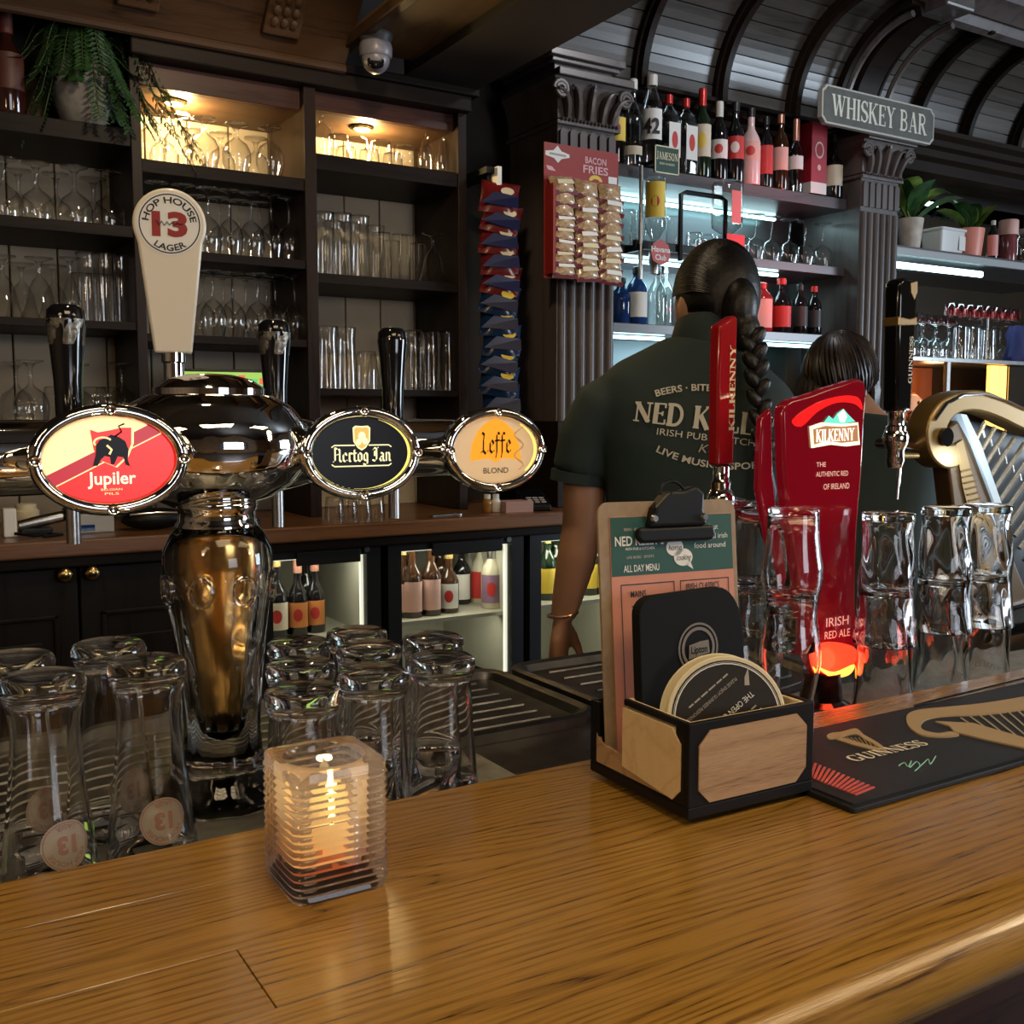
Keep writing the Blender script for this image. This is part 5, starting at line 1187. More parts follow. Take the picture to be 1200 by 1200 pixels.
cc = G(1093, 512); MB().lathe([(0, -.03), (.014, -.03), (.016, -.02), (.016, .03), (0, .03)], 24, (0, 0, 0)).build('scroll_eye', BLACKG, ht, loc=(cc[0], 0, cc[1]), rot=(PI / 2, 0, 0))
MB().prism([G(*q) for q in [(1097, 505), (1112, 492), (1128, 520), (1158, 600), (1180, 660), (1200, 710), (1240, 800), (1180, 840), (1130, 720), (1108, 600)]], -.018, .018).build('pillar', mat('bronze_brown_pillar', (.13, .080, .038), .35, .5), ht, 30, bevel=.004)
MB().prism([G(*q) for q in [(1108, 520), (1116, 515), (1128, 560), (1150, 640), (1170, 710), (1150, 715), (1134, 640), (1116, 570)]], -.021, -.017).build('carved_panel', GOLD, ht, 0)
for k in range(22):
    a = G(1113 + 1.9 * k, 552 + 6.8 * k); b = G(1126 + 1.9 * k, 549 + 6.8 * k)
    MB().tube([(a[0], -.0215, a[1]), (b[0], -.0215, b[1])], .0016, 5).build('carved_groove', GOLD, ht)
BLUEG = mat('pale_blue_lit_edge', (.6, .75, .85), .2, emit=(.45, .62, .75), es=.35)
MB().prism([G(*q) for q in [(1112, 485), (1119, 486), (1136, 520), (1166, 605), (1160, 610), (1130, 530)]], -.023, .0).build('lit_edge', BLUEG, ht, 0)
MB().prism([G(*q) for q in [(1118, 488), (1160, 496), (1260, 530), (1260, 760), (1210, 700), (1168, 612), (1136, 522)]], .015, .03).build('sound_panel', mat('dark_slate_panel', (.05, .065, .08), .25), ht, 0)
SIL = mat('satin_silver_string', (.74, .74, .70), .25, .8)
for k in range(12):
    a = G(1147 + 11.5 * k, 495 + 6.2 * k); b = G(1137 + 5.6 * k, 514 + 14.2 * k)
    MB().tube([(a[0], -.012, a[1]), (b[0], -.012, b[1])], .0042, 8).build('string', SIL, ht)
    if k < 11:
        m_ = (Vector((a[0], 0, a[1])) + Vector((b[0], 0, b[1]))) / 2; MB().tube([(m_.x + .004, -.012, m_.z + .006), (m_.x + .012, -.012, m_.z - .012)], .0022, 6).build('string_peg', SIL, ht)
MB().prism([G(*q) for q in [(1150, 715), (1200, 700), (1280, 760), (1280, 900), (1150, 900)]], -.03, .06).build('foot', BLACKG, ht, 30, bevel=.006)

# ================================================================== GLASSES ON THE SHELVES
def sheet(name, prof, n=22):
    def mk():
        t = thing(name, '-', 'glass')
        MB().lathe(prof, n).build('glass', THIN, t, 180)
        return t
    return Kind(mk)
def inv(p):
    H = max(z for r, z in p); return [(r, H - z) for r, z in p]
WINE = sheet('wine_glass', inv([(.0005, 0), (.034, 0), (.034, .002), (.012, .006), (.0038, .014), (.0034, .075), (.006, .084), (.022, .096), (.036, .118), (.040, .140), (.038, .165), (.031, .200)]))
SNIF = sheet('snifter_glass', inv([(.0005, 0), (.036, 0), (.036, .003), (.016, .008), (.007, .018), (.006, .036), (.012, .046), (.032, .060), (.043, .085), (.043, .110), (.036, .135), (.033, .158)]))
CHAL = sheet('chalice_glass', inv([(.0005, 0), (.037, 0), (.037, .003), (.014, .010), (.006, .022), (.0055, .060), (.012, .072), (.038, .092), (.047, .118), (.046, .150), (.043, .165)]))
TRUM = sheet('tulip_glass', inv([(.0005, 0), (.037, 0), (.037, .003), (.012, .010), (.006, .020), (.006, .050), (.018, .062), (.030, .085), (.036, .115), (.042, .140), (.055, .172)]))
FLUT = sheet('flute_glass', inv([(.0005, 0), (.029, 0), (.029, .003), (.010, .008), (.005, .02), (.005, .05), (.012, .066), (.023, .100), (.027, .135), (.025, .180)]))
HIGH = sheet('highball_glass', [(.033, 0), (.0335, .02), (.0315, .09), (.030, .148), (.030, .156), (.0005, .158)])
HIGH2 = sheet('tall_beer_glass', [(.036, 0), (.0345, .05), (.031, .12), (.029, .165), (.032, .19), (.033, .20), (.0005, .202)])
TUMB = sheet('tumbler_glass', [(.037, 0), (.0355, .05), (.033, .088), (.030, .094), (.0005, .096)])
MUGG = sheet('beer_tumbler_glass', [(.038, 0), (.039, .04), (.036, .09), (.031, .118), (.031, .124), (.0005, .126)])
def row(kind, pxs, Y, z, what, where, cat='glass', grp=None, jit=.008):
    for i, px in enumerate(pxs):
        X = aty(px, 300, Y).x
        lb = ('%s upside-down %s from the left, %s' % (ORD[i], what, where)) if len(pxs) > 1 else 'single upside-down %s, %s' % (what, where)
        kind.put((X, Y + random.uniform(-jit, jit), z), random.uniform(0, 6), lb, cat, grp or what + ' row, ' + where)
random.seed(21)
# left bay
row(CHAL, [8, 46, 90, 130], 3.20, 1.977, 'chalice glass', 'upper shelf below the fern, front')
row(CHAL, [25, 68, 112], 3.32, 1.977, 'chalice glass', 'upper shelf below the fern, behind')
row(TRUM, [2, 45], 3.19, 1.710, 'tulip glass', 'third shelf under the fern, front')
row(FLUT, [82], 3.19, 1.710, 'flute glass', 'third shelf under the fern')
row(HIGH2, [103, 121, 140], 3.21, 1.710, 'tall glass', 'third shelf under the fern')
row(HIGH, [95, 112, 131, 148], 3.33, 1.710, 'highball glass', 'third shelf under the fern, behind')
row(TRUM, [24, 62], 3.33, 1.710, 'tulip glass', 'third shelf under the fern, behind')
row(CHAL, [30, 138], 3.19, 1.435, 'chalice glass', 'shelf behind the first black tap handle')
row(TUMB, [60, 105, 120], 3.21, 1.435, 'tumbler', 'shelf behind the first black tap handle')
row(CHAL, [12, 85], 3.33, 1.435, 'chalice glass', 'shelf behind the first black tap handle, behind')
# middle bay
row(SNIF, [182, 212, 243, 281, 318], 3.19, 2.167, 'snifter', 'brightly lit top shelf')
row(SNIF, [196, 228, 262, 302], 3.33, 2.167, 'snifter', 'brightly lit top shelf, behind')
row(WINE, [186, 216, 245, 270, 295, 318, 340], 3.18, 1.922 - .0, 'wine glass', 'second shelf of the middle bay, front')
row(WINE, [200, 230, 258, 282, 306], 3.30, 1.922, 'wine glass', 'second shelf of the middle bay, behind')
row(WINE, [248, 272, 300, 322, 345], 3.18, 1.681, 'wine glass', 'third shelf of the middle bay, front')
row(WINE, [236, 260, 286, 312], 3.30, 1.681, 'wine glass', 'third shelf of the middle bay, behind')
# right bay
row(SNIF, [380], 3.18, 2.248, 'snifter', 'lit top shelf against the upright')
row(TUMB, [398, 420, 447, 475], 3.22, 2.248, 'tumbler', 'lit top shelf beside the crisps')
row(TUMB, [408, 434, 462], 3.34, 2.248, 'tumbler', 'lit top shelf beside the crisps, behind')
row(FLUT, [500, 520], 3.19, 2.248, 'flute', 'lit top shelf beside the crisps')
row(HIGH2, [381, 400, 422], 3.18, 1.888, 'tall beer glass', 'middle shelf beside the crisps, front')
row(HIGH2, [391, 412, 441], 3.31, 1.888, 'tall beer glass', 'middle shelf beside the crisps, behind')
row(HIGH, [446, 468, 478], 3.20, 1.888, 'highball', 'middle shelf beside the crisps, front')
row(TRUM, [508], 3.19, 1.888, 'tulip glass', 'middle shelf beside the crisps')
row(HIGH, [458, 490], 3.32, 1.888, 'highball', 'middle shelf beside the crisps, behind')
row(HIGH2, [382, 404], 3.19, 1.533, 'tall beer glass', 'lowest shelf, under the middle shelf')
row(MUGG, [428, 456], 3.19, 1.533, 'beer tumbler', 'lowest shelf behind the plain tap handle')
row(HIGH2, [484, 503, 522], 3.19, 1.533, 'tall beer glass', 'lowest shelf nearest the crisps')
row(MUGG, [393, 442, 470], 3.32, 1.533, 'beer tumbler', 'lowest shelf, behind')
row(HIGH2, [494, 514], 3.32, 1.533, 'tall beer glass', 'lowest shelf nearest the crisps, behind')

# ================================================================== BOTTLES
def bglass(name, c, rough=.07, tr=0.0): return mat(name, c, rough, coat=.3)
AMB = bglass('brown_bottle_glass', (.035, .014, .006)); GRNB = bglass('green_bottle_glass', (.010, .022, .010)); BLKB = bglass('black_bottle_glass', (.008, .007, .008))
REDB = bglass('red_spirit_glass', (.28, .02, .02)); PNKB = bglass('pink_white_bottle', (.70, .52, .50), .3); BLUB = bglass('blue_bottle_glass', (.012, .045, .17)); GOLB = bglass('golden_spirit_glass', (.30, .14, .03))
PAPER = mat('cream_label_paper', (.66, .56, .42), .6); PAPW = mat('white_label_paper', (.72, .70, .66), .6); PAPR = mat('red_label_paper', (.50, .035, .03), .5); PAPK = mat('pink_label_paper', (.72, .42, .36), .6); PAPY = mat('yellow_label_paper', (.75, .52, .06), .5); PAPB = mat('black_label_paper', (.02, .018, .018), .5)
CAPR = mat('red_foil_cap', (.50, .03, .025), .3, .3); CAPG = mat('gold_foil_cap', (.62, .45, .16), .3, .7); CAPK = mat('black_cap', (.012, .012, .012), .4); CAPW = mat('pale_cap', (.65, .62, .56), .4); CAPP = mat('copper_pink_foil', (.60, .28, .20), .3, .6)
def bottle(label, x, y, z, r, h, m, cap, lab=None, labz=(.15, .5), sh=.60, nr=.36, capl=.12, sq=False, grp=None, extra=None, name='bottle', emblem=None, flare=1.0):
    t = thing(name, label, 'bottle', (x, y, z), 0, grp)
    nk = r * nr
    prof = [(0, 0), (r * .94, 0), (r * flare, h * .02), (r, h * sh * .9), (r * .97, h * sh), (r * .78, h * (sh + .08)), (nk * 1.15, h * (sh + .17)), (nk, h * (sh + .22)), (nk, h * (1 - capl))]
    n = 4 if sq else 20
    b = MB()
    if sq:
        b.lathe([(q * (1.30 if q > nk * 1.2 else 1), w) for q, w in prof], 24, mod=lambda a, zz, rr: 1 / (abs(cos(a)) ** 7 + abs(sin(a)) ** 7) ** (1 / 7) * .80 if rr > nk * 1.4 else 1)
    else: b.lathe(prof, n)
    b.build('bottle_body', m, t, 60)
    MB().lathe([(nk, h * (1 - capl) - .001), (nk * 1.18, h * (1 - capl)), (nk * 1.18, h * .99), (nk * .9, h), (0, h)], 16).build('bottle_cap', cap, t)
    if lab is not None:
        ang = atan2(-y, -x); lb = MB(); z0, z1 = labz[0] * h, labz[1] * h
        if sq:
            lb.box(-r * .78, r * .78, -r * .01, 0, z0, z1); lb.v = [(p[0], p[1] - r * 1.05, p[2]) for p in lb.v]
        else:
            rr = r * 1.012 * max(1, flare)
            lb.loft([[(rr * cos(ang + w), rr * sin(ang + w), zz) for w in [(-1.15 + 2.3 * k / 14) for k in range(15)]] for zz in (z0, z1)], False, False, False)
        L = lb.build('bottle_label', lab, t, 60)
        if emblem is not None:
            e = MB(); zc_ = (z0 + z1) / 2; rz_ = (z1 - z0) * .25; dv, df = disc_grid(1, 3, 16)
            if sq: e.face(ellipse(r * .4, rz_, 16, 0, zc_), -r * 1.09)
            else: e.add([(p[0] * r * .45, 0, zc_ + p[1] * rz_) for p in dv], df); e.v = [(r * 1.03 * cos(ang + p[0] / r), r * 1.03 * sin(ang + p[0] / r), p[2]) for p in e.v]
            e.build('label_emblem', emblem, L, 0)
    return t
def B(label, px, z, Y, *a, **k):
    X = aty(px, 200, Y).x; return bottle(label, X, Y, z, *a, **k)
ST = 2.361; YS = 3.125; G1 = 'spirit bottles on the top whiskey shelf'
B('gold-capped bottle peeking over the carved capital, shorter one', 709, 2.361, 3.33, .033, .345, AMB, CAPG, grp=G1); B('gold-capped bottle peeking over the carved capital, taller one', 722, 2.361, 3.33, .035, .385, AMB, CAPG, grp=G1)
B('clear rum bottle with round yellow label beside the capital', 722, ST, 3.13, .036, .26, THINB, CAPW, PAPY, (.30, .62), emblem=PAPR, grp=G1)
B('clear round-shouldered bottle with a small pale label', 741, ST, 3.13, .038, .315, THINB, CAPW, PAPER, (.12, .22), sh=.55, grp=G1)
b42 = B('clear vodka bottle with large 42 on a white label', 763, ST, 3.13, .041, .345, THINB, CAPW, PAPW, (.30, .62), sh=.66, nr=.42, grp=G1)
v42, f42 = tmesh('42', .055, bold=.03, width=.066)
a42 = atan2(-3.13, -b42.location.x); wrapped('label_number', v42, f42, INK, [c for c in b42.children if c.name.startswith('bottle_label')][0], lambda z: .0425, .345 * .36, a42, .0035)
B('square gin bottle with red cap, nearest the 42 bottle', 783, ST, 3.13, .035, .285, THINB, CAPR, PAPW, (.18, .62), sq=True, sh=.68, emblem=PAPR, grp=G1)
B('square gin bottle with red cap, beside the cream-labelled whiskey', 803, ST, 3.13, .035, .285, THINB, CAPR, PAPW, (.18, .62), sq=True, sh=.68, emblem=PAPR, grp=G1)
B('dark green whiskey bottle with tall cream label and red neck', 822, ST, 3.13, .037, .335, GRNB, CAPR, PAPER, (.22, .58), sh=.58, capl=.2, emblem=PAPY, grp=G1)
B('dark whiskey bottle with white and red label and pale neck', 842, ST, 3.13, .036, .300, BLKB, CAPW, PAPW, (.26, .50), sh=.60, capl=.2, emblem=PAPR, grp=G1)
B('black bottle with round white and red label', 861, ST, 3.13, .038, .310, BLKB, CAPK, PAPR, (.28, .56), sh=.58, emblem=PAPW, grp=G1)
B('matte pinkish white coconut liqueur bottle', 879, ST, 3.13, .040, .300, PNKB, CAPK, PAPK, (.30, .55), sh=.55, emblem=PAPR, grp=G1)
B('slim dark bottle lit red beside the white liqueur', 897, ST, 3.13, .031, .280, BLKB, CAPK, PAPR, (.18, .58), grp=G1)
B('tall dark bottle with cream label and copper cap', 914, ST, 3.13, .034, .300, AMB, CAPP, PAPK, (.25, .55), grp=G1)
B('clear bottle with copper top and white band label', 932, ST, 3.13, .033, .295, THINB, CAPP, PAPW, (.30, .48), sh=.52, capl=.3, grp=G1)
B('small dark bottle with red and white label behind the red carton', 968, ST, 3.26, .033, .235, BLKB, CAPG, PAPR, (.2, .6), grp=G1)
B('dark rounded bottle with cream shield label at the end of the shelf', 977, ST, 3.13, .040, .265, BLKB, CAPK, PAPER, (.18, .50), sh=.5, nr=.3, grp=G1)
X = aty(951, 200, 3.13).x; bxr = thing('whiskey_carton', 'tall red whiskey carton with cream crest on the top shelf', 'carton', (X, 3.13, ST))
MB().box(-.045, .045, -.04, .04, 0, .285).build('carton', mat('crimson_carton', (.36, .015, .03), .4), bxr, 0, bevel=.002); MB().box(-.0455, .0455, -.0405, .0405, .0, .045).build('cream_band', PAPW, bxr, 0)
MB().face(ellipse(.026, .034, 28, 0, .175), -.0412).build('crest', PAPK, bxr, 0); MB().face(ellipse(.019, .026, 28, 0, .175), -.0418).build('crest_field', mat('crimson_carton', (.4, .02, .03)), bxr, 0); MB().face(ellipse(.010, .012, 20, 0, .105), -.0412).build('seal', PAPK, bxr, 0)
# lower whiskey shelf bottles
S3 = 1.791; G2 = 'bottles on the lower whiskey shelf'
B('squat blue gin bottle beside the fluted pillar', 729, S3, 3.18, .044, .175, BLUB, CAPK, None, grp=G2, sh=.6)
B('blue gin bottle with pale label beside the fluted pillar', 748, S3, 3.15, .042, .215, BLUB, CAPK, PAPW, (.12, .55), grp=G2, sh=.62)
B('clear bottle with pourer in front of the low mirror', 772, S3, 3.20, .036, .23, THINB, CAPK, None, grp=G2); B('clear shaker bottle behind the bartender\'s ear', 781, S3, 3.26, .034, .25, THINB, STEEL, None, grp=G2)
B('amber bottle with large red-lit label beside the braid', 896, S3, 3.16, .046, .20, REDB, CAPR, PAPK, (.08, .66), grp=G2, sh=.68); B('dark bottle with wide orange-red label', 919, S3, 3.15, .044, .225, BLKB, CAPR, PAPR, (.10, .48), grp=G2, sh=.55)
B('black bottle with narrow dark label', 941, S3, 3.15, .036, .205, BLKB, CAPK, PAPB, (.15, .55), grp=G2); B('black bottle at the pillar end of the lower shelf', 958, S3, 3.15, .033, .205, BLKB, CAPR, PAPB, (.15, .5), grp=G2)
# wine glasses and tumblers on the middle whiskey shelf
WGL = sheet('wine_glass', inv([(.0005, 0), (.036, 0), (.036, .002), (.012, .006), (.0038, .014), (.0034, .085), (.008, .092), (.030, .106), (.042, .130), (.043, .152), (.036, .190)]))
row(WGL, [885, 905, 925, 944, 963, 985], 3.18, 2.076, 'round wine glass', 'middle whiskey shelf')
row(TUMB, [812, 828, 846, 868], 3.22, 2.076, 'tumbler', 'middle whiskey shelf behind the head, front'); row(HIGH, [735, 748, 790], 3.25, 2.076, 'highball', 'middle whiskey shelf beside the optics')
row(TUMB, [820, 838, 856, 876, 895], 3.33, 2.076, 'tumbler', 'middle whiskey shelf, behind')

# optics: upturned bottles in a bracket, with the small green sign
op = thing('optic_rack', 'black and silver spirit optic rack in front of the whiskey shelves', 'optic rack', (2.36, 3.02, 1.78))
X0 = aty(751, 250, 3.02).x - 2.36
MB().tube([(X0, 0, .16), (X0, 0, .56)], .008, 10).build('silver_rail', STEEL, op); MB().tube([(X0 + .185 + .0, 0, .24), (X0 + .185, 0, .48), (X0 + .21, 0, .49), (X0 + .38, 0, .49), (X0 + .405, 0, .48), (X0 + .405, 0, .24)], .009, 8).build('black_bracket', BLACK, op)
MB().box(X0 - .02, X0 + .42, .005, .02, .27, .30).build('cross_bar', BLACK, op, 0); MB().box(X0 - .01, X0 + .01, -.005, .08, .262, .285).build('wall_bracket', BLACK, op, 0)
X = aty(768, 230, 3.0).x
hv = thing('optic_bottle', 'upturned clear rum bottle with yellow label hanging in the optic', 'bottle', (X, 3.0, 1.99))
MB().lathe([(.012, .04), (.013, .09), (.036, .13), (.038, .16), (.038, .30), (.034, .31), (0, .31)], 22).build('bottle_body', THINB, hv, 60)
ang = atan2(-3.0, -X)
def band(r, z0, z1, m, par, nm, w=1.1): return MB().loft([[(r * cos(ang + w * (k / 7 - 1)), r * sin(ang + w * (k / 7 - 1)), zz) for k in range(15)] for zz in (z0, z1)], False, False, False).build(nm, m, par, 60)
lb = band(.0388, .165, .29, PAPY, hv, 'bottle_label'); 
e = MB().face(ellipse(.016, .020, 18, 0, .22), 0); e.v = [(.0392 * cos(ang + p[0] / .0392), .0392 * sin(ang + p[0] / .0392), p[2]) for p in e.v]; e.build('label_emblem', PAPR, lb, 0)
MB().lathe([(.010, -.03), (.014, -.03), (.016, 0), (.022, .01), (.022, .05), (.012, .055)], 18).build('optic_measure', STEEL, hv)
X2 = aty(773, 275, 2.97).x
sg = thing('optic_sign', 'red and white rum sign hanging below the optic bottle', 'sign', (X2, 2.965, 2.03))
MB().prism([(0, -.045), (.035, -.030), (.045, 0), (.034, .030), (0, .048), (-.034, .030), (-.045, 0), (-.035, -.030)], -.003, .003).build('sign_plate', mat('dusty_red_sign', (.45, .06, .05), .4), sg, 0)
text('sign_lettering', 'Havana', .020, WHITE, sg, (0, -.0036, .002), width=.086, bold=.02); text('sign_lettering', 'Club', .020, WHITE, sg, (0, -.0036, -.026), width=.050, bold=.02)
X3 = aty(781, 188, 2.99).x; js = thing('small_sign', 'small green framed whiskey sign clipped to the top shelf', 'sign', (X3, 2.99, aty(781, 188, 2.99).z))
MB().box(-.056, .056, -.004, .004, -.048, .048).build('sign_plate', mat('dark_green_sign', (.012, .055, .035), .4), js, 0); fm = frame_rect(-.056, .056, -.048, .048, .004, -.0046); fm.build('sign_border', CREAMP, js, 0)
serif_text('JAMESON', .026, .098).build('sign_lettering', CREAMP, js, 0, (0, -.0050, .0), FRONT, fix=False); text('sign_lettering', 'IRISH WHISKEY', .008, CREAMP, js, (0, -.0048, -.018), width=.07)
MB().box(-.012, .012, .004, .12, .0, .014).build('clip_arm', BLACK, js, 0)
X4 = aty(852, 250, 3.02).x; gb = thing('optic_bottle', 'upturned clear gin bottle lit red in the optic bracket', 'bottle', (X4, 3.02, 2.10))
MB().lathe([(.014, 0), (.015, .03), (.044, .06), (.046, .08), (.046, .22), (.040, .232), (0, .234)], 24, mod=lambda a, z, r: 1 / (abs(cos(a)) ** 7 + abs(sin(a)) ** 7) ** (1 / 7) if r > .03 else 1).build('bottle_body', THINB, gb, 60)
MB().box(-.022, .026, -.0485, -.0475, .07, .19).build('bottle_label', mat('pink_red_label', (.75, .16, .15), .5), gb, 0); MB().lathe([(0, -.05), (.012, -.05), (.016, -.03), (.016, .0), (0, .0)], 16).build('optic_measure', STEEL, gb)
MB().box(-.045, .045, -.05, -.048, -.012, .028).build('red_panel', mat('bright_red_label', (.85, .02, .03), .5), gb, 0)

# ================================================================== SIGN, PLANTS AND THINGS ON THE MIRROR BAR
c = aty(1024, 138, 2.95); sn = thing('hanging_sign', 'grey board sign with notched corners above the second pillar', 'sign', (3.535, 2.94, 2.660))
w2, h2, n_ = .338, .074, .022
def notch(w, h, n): return [(-w + n, -h), (w - n, -h), (w - n * .55, -h + n * .55), (w, -h + n), (w, h - n), (w - n * .55, h - n * .55), (w - n, h), (-w + n, h), (-w + n * .55, h - n * .55), (-w, h - n), (-w, -h + n), (-w + n * .55, -h + n * .55)]
MB().prism(notch(w2, h2, n_), -.012, .012).build('board', mat('cream_sign_edge', (.42, .41, .36), .5), sn, 0, bevel=.002); MB().prism(notch(w2 - .008, h2 - .008, n_), -.0135, -.011).build('grey_field', mat('grey_green_sign_paint', (.085, .085, .075), .5, var=.15, scale=30), sn, 0)
serif_text('WHISKEY BAR', .082, .575, 1.05).build('sign_lettering', mat('ivory_sign_paint', (.62, .61, .52), .5), sn, 0, (0, -.0142, -.041), FRONT, fix=False)
MB().box(.06, .20, .012, .07, -.06, -.02).build('wall_bracket', BLACK, sn, 0)

LEAF = mat('glossy_green_leaf', (.030, .085, .022), .35, var=.4, scale=30); LEAFY = mat('yellow_green_leaf', (.20, .30, .06), .4, var=.3, scale=40); LEAFD = mat('dark_fern_leaf', (.022, .060, .020), .5, var=.4, scale=30); STEMM = mat('green_stem', (.05, .08, .02), .6)
def leaf_mesh(L, w, bend, fold=.25, n=6):
    mb2 = MB(); vs = []; fs = []
    for i in range(n + 1):
        s = i / n; hw = w * sin(PI * min(1, s * .93 + .07)) ** .8; x = L * s * cos(bend * s); z = L * s * .15 - bend * L * s * s * .5
        for q in (-1, 0, 1): vs.append((x, hw * q, z + abs(q) * hw * fold))
    for i in range(n):
        for q in range(2): a = i * 3 + q; fs.append((a, a + 1, a + 4, a + 3))
    mb2.add(vs, fs); return mb2
LM = [leaf_mesh(.24, .044, .6).mesh('leaf'), leaf_mesh(.18, .034, .3).mesh('leaf'), leaf_mesh(.26, .050, .9).mesh('leaf')]
def plant(name, label, loc, pot, leaves, seed, mats):
    rnd = random.Random(seed); t = thing(name, label, 'plant', loc)
    pot(t); zt = t['pot_h']
    for k in range(leaves):
        me = LM[k % 3]; me2 = me.copy() if False else me
        o = bpy.data.objects.new('leaf', me2)
        if not me2.materials: me2.materials.append(LEAF); me2.polygons.foreach_set('use_smooth', [True] * len(me2.polygons))
        COL.objects.link(o); o.parent = t
        az = rnd.uniform(0, 2 * PI); el = rnd.uniform(.55, 1.35); o.location = (.012 * cos(az), .012 * sin(az), zt + rnd.uniform(-.01, .045)); o.rotation_euler = (rnd.uniform(-.3, .3), -el, az); s = rnd.uniform(.75, 1.2); o.scale = (s, s, s)
        o.material_slots[0].link = 'OBJECT'; o.material_slots[0].material = mats[0] if rnd.random() < .68 else mats[1]
    return t
def pot_of(r0, r1, h, m):
    def f(t):
        MB().lathe([(0, 0), (r0, 0), (r0 * 1.02, .004), (r1, h - .004), (r1, h), (r1 - .006, h), (r1 - .01, h - .02), (0, h - .02)], 28).build('pot', m, t, 50); t['pot_h'] = h - .02
    return f
P3 = 2.201
for px, lb, pot, n, sd in ((1066, 'leafy plant in a pale stone pot beside the whiskey pillar', pot_of(.042, .058, .145, mat('pale_stone_pot', (.46, .40, .33), .6, var=.2, scale=25)), 13, 3), (1135, 'leafy plant in a salmon pink pot on the mirror bar shelf', pot_of(.055, .070, .138, mat('salmon_pot', (.72, .24, .17), .45)), 15, 8)):
    X = aty(px, 290, 3.2).x; plant('potted_plant', lb, (X, 3.2, P3), pot, n, sd, (LEAF, LEAFY))
X = aty(1098, 290, 3.23).x; tb = thing('plastic_tub', 'white plastic tub with label between the two potted plants', 'tub', (X, 3.2, P3))
TUBM = mat('milky_white_plastic', (.62, .62, .60), .35); MB().loft([[(x, y, z) for x, y in rrect(-.09 - e, .09 + e, -.06 - e, .06 + e, .015)] for z, e in ((0, -.008), (.105, 0))], True, True).build('tub', TUBM, tb, 40)
MB().prism(rrect(-.096, .096, -.066, .066, .016), .105, .118, 'xy').build('lid', TUBM, tb, 0, bevel=.002); MB().box(.04, .085, -.0605, -.0595, .02, .085).build('label', PAPW, tb, 0)
G3 = 'things on the mirror bar shelf'
X = aty(1163, 290, 3.17).x; bottle('slim bottle with pink label beside the salmon plant pot', X, 3.17, P3, .027, .19, BLKB, CAPW, mat('salmon_label', (.75, .30, .26), .5), (.1, .62), grp=G3)
X = aty(1181, 290, 3.18).x; dp = thing('dispenser_bottle', 'clear dispenser with broad pale cap beside the slim bottle', 'bottle', (X, 3.18, P3)); MB().lathe([(0, 0), (.04, 0), (.042, .01), (.042, .12), (.036, .135)], 22).build('bottle_body', mat('reddish_clear_plastic', (.20, .05, .05), .15), dp); MB().lathe([(.044, .132), (.046, .135), (.046, .20), (.042, .205), (0, .205)], 22).build('cap', PAPK, dp)
X = aty(1200, 290, 3.19).x; jr = thing('storage_jar', 'clear clip-top jar at the photo edge of the mirror bar shelf', 'jar', (X, 3.19, P3)); MB().lathe([(0, 0), (.045, 0), (.047, .01), (.047, .13), (.038, .145), (.038, .16)], 22).build('jar', THINB, jr); MB().lathe([(.041, .158), (.042, .175), (0, .18)], 22).build('lid', GREYP, jr); MB().tube([(.049 * cos(a), .049 * sin(a), .14) for a in [2 * PI * k / 20 for k in range(21)]], .002, 5).build('wire_clip', STEEL, jr)
# glasses above and below the silver rail
REDGL = sheetglass('red_light_tinted_glass', (.92, .42, .42), (.45, .04, .05), .9, .4)  # clear glasses under red light; the red is put into the tint
def shot_mk():
    t = thing('shot_glass', '-', 'glass'); MB().lathe([(.024, 0), (.022, .03), (.019, .052), (.0005, .054)], 16).build('glass', REDGL, t, 180); return t
SHOT = Kind(shot_mk)
gsh = thing('glass_shelf', 'clear glass shelf carrying red-lit shot glasses over the silver rail', 'shelf', (0, 3.2, 1.925)); MB().box(4.12, 5.3, -.06, .10, -.008, 0).build('glass_plate', PANE, gsh, 0)
for x in (4.14, 4.72, 5.25): MB().tube([(x, .02, -.21), (x, .02, 0)], .006, 8).build('support_rod', STEEL, gsh)
for r_, Y in (('front', 3.17), ('back', 3.25)):
    for i, px in enumerate([1113, 1124, 1135, 1146, 1157, 1168, 1179, 1190] if r_ == 'front' else [1119, 1130, 1141, 1152, 1163, 1174, 1185]):
        X = aty(px, 370, Y).x; SHOT.put((X, Y, 1.9255), 0, '%s red-lit shot glass from the left in the %s row' % (ORD[i], r_), 'glass', 'red-lit shot glasses above the silver rail')
row(CHAL, [1068, 1084, 1100, 1116], 3.15, 1.7155, 'chalice glass', 'silver rail of the mirror bar, front'); row(HIGH, [1128, 1145, 1164], 3.14, 1.7155, 'highball', 'silver rail of the mirror bar'); row(WGL, [1152, 1177, 1193], 3.28, 1.7155, 'round wine glass', 'silver rail of the mirror bar, behind'); row(TUMB, [1076, 1092, 1108], 3.29, 1.7155, 'tumbler', 'silver rail of the mirror bar, behind')
MB(); bc_ = thing('blue_cloth', 'dark blue bar cloth bundled on the silver rail', 'cloth', (aty(1192, 375, 3.1).x, 3.1, 1.7155))
MB().lathe([(0, 0), (.05, 0), (.055, .02), (.04, .08), (.045, .13), (.03, .17), (0, .175)], 20, mod=lambda a, z, r: 1 + .16 * sin(4 * a + z * 40)).build('cloth', mat('navy_cloth', (.02, .02, .10), .8, bump=.5, scale=60), bc_)

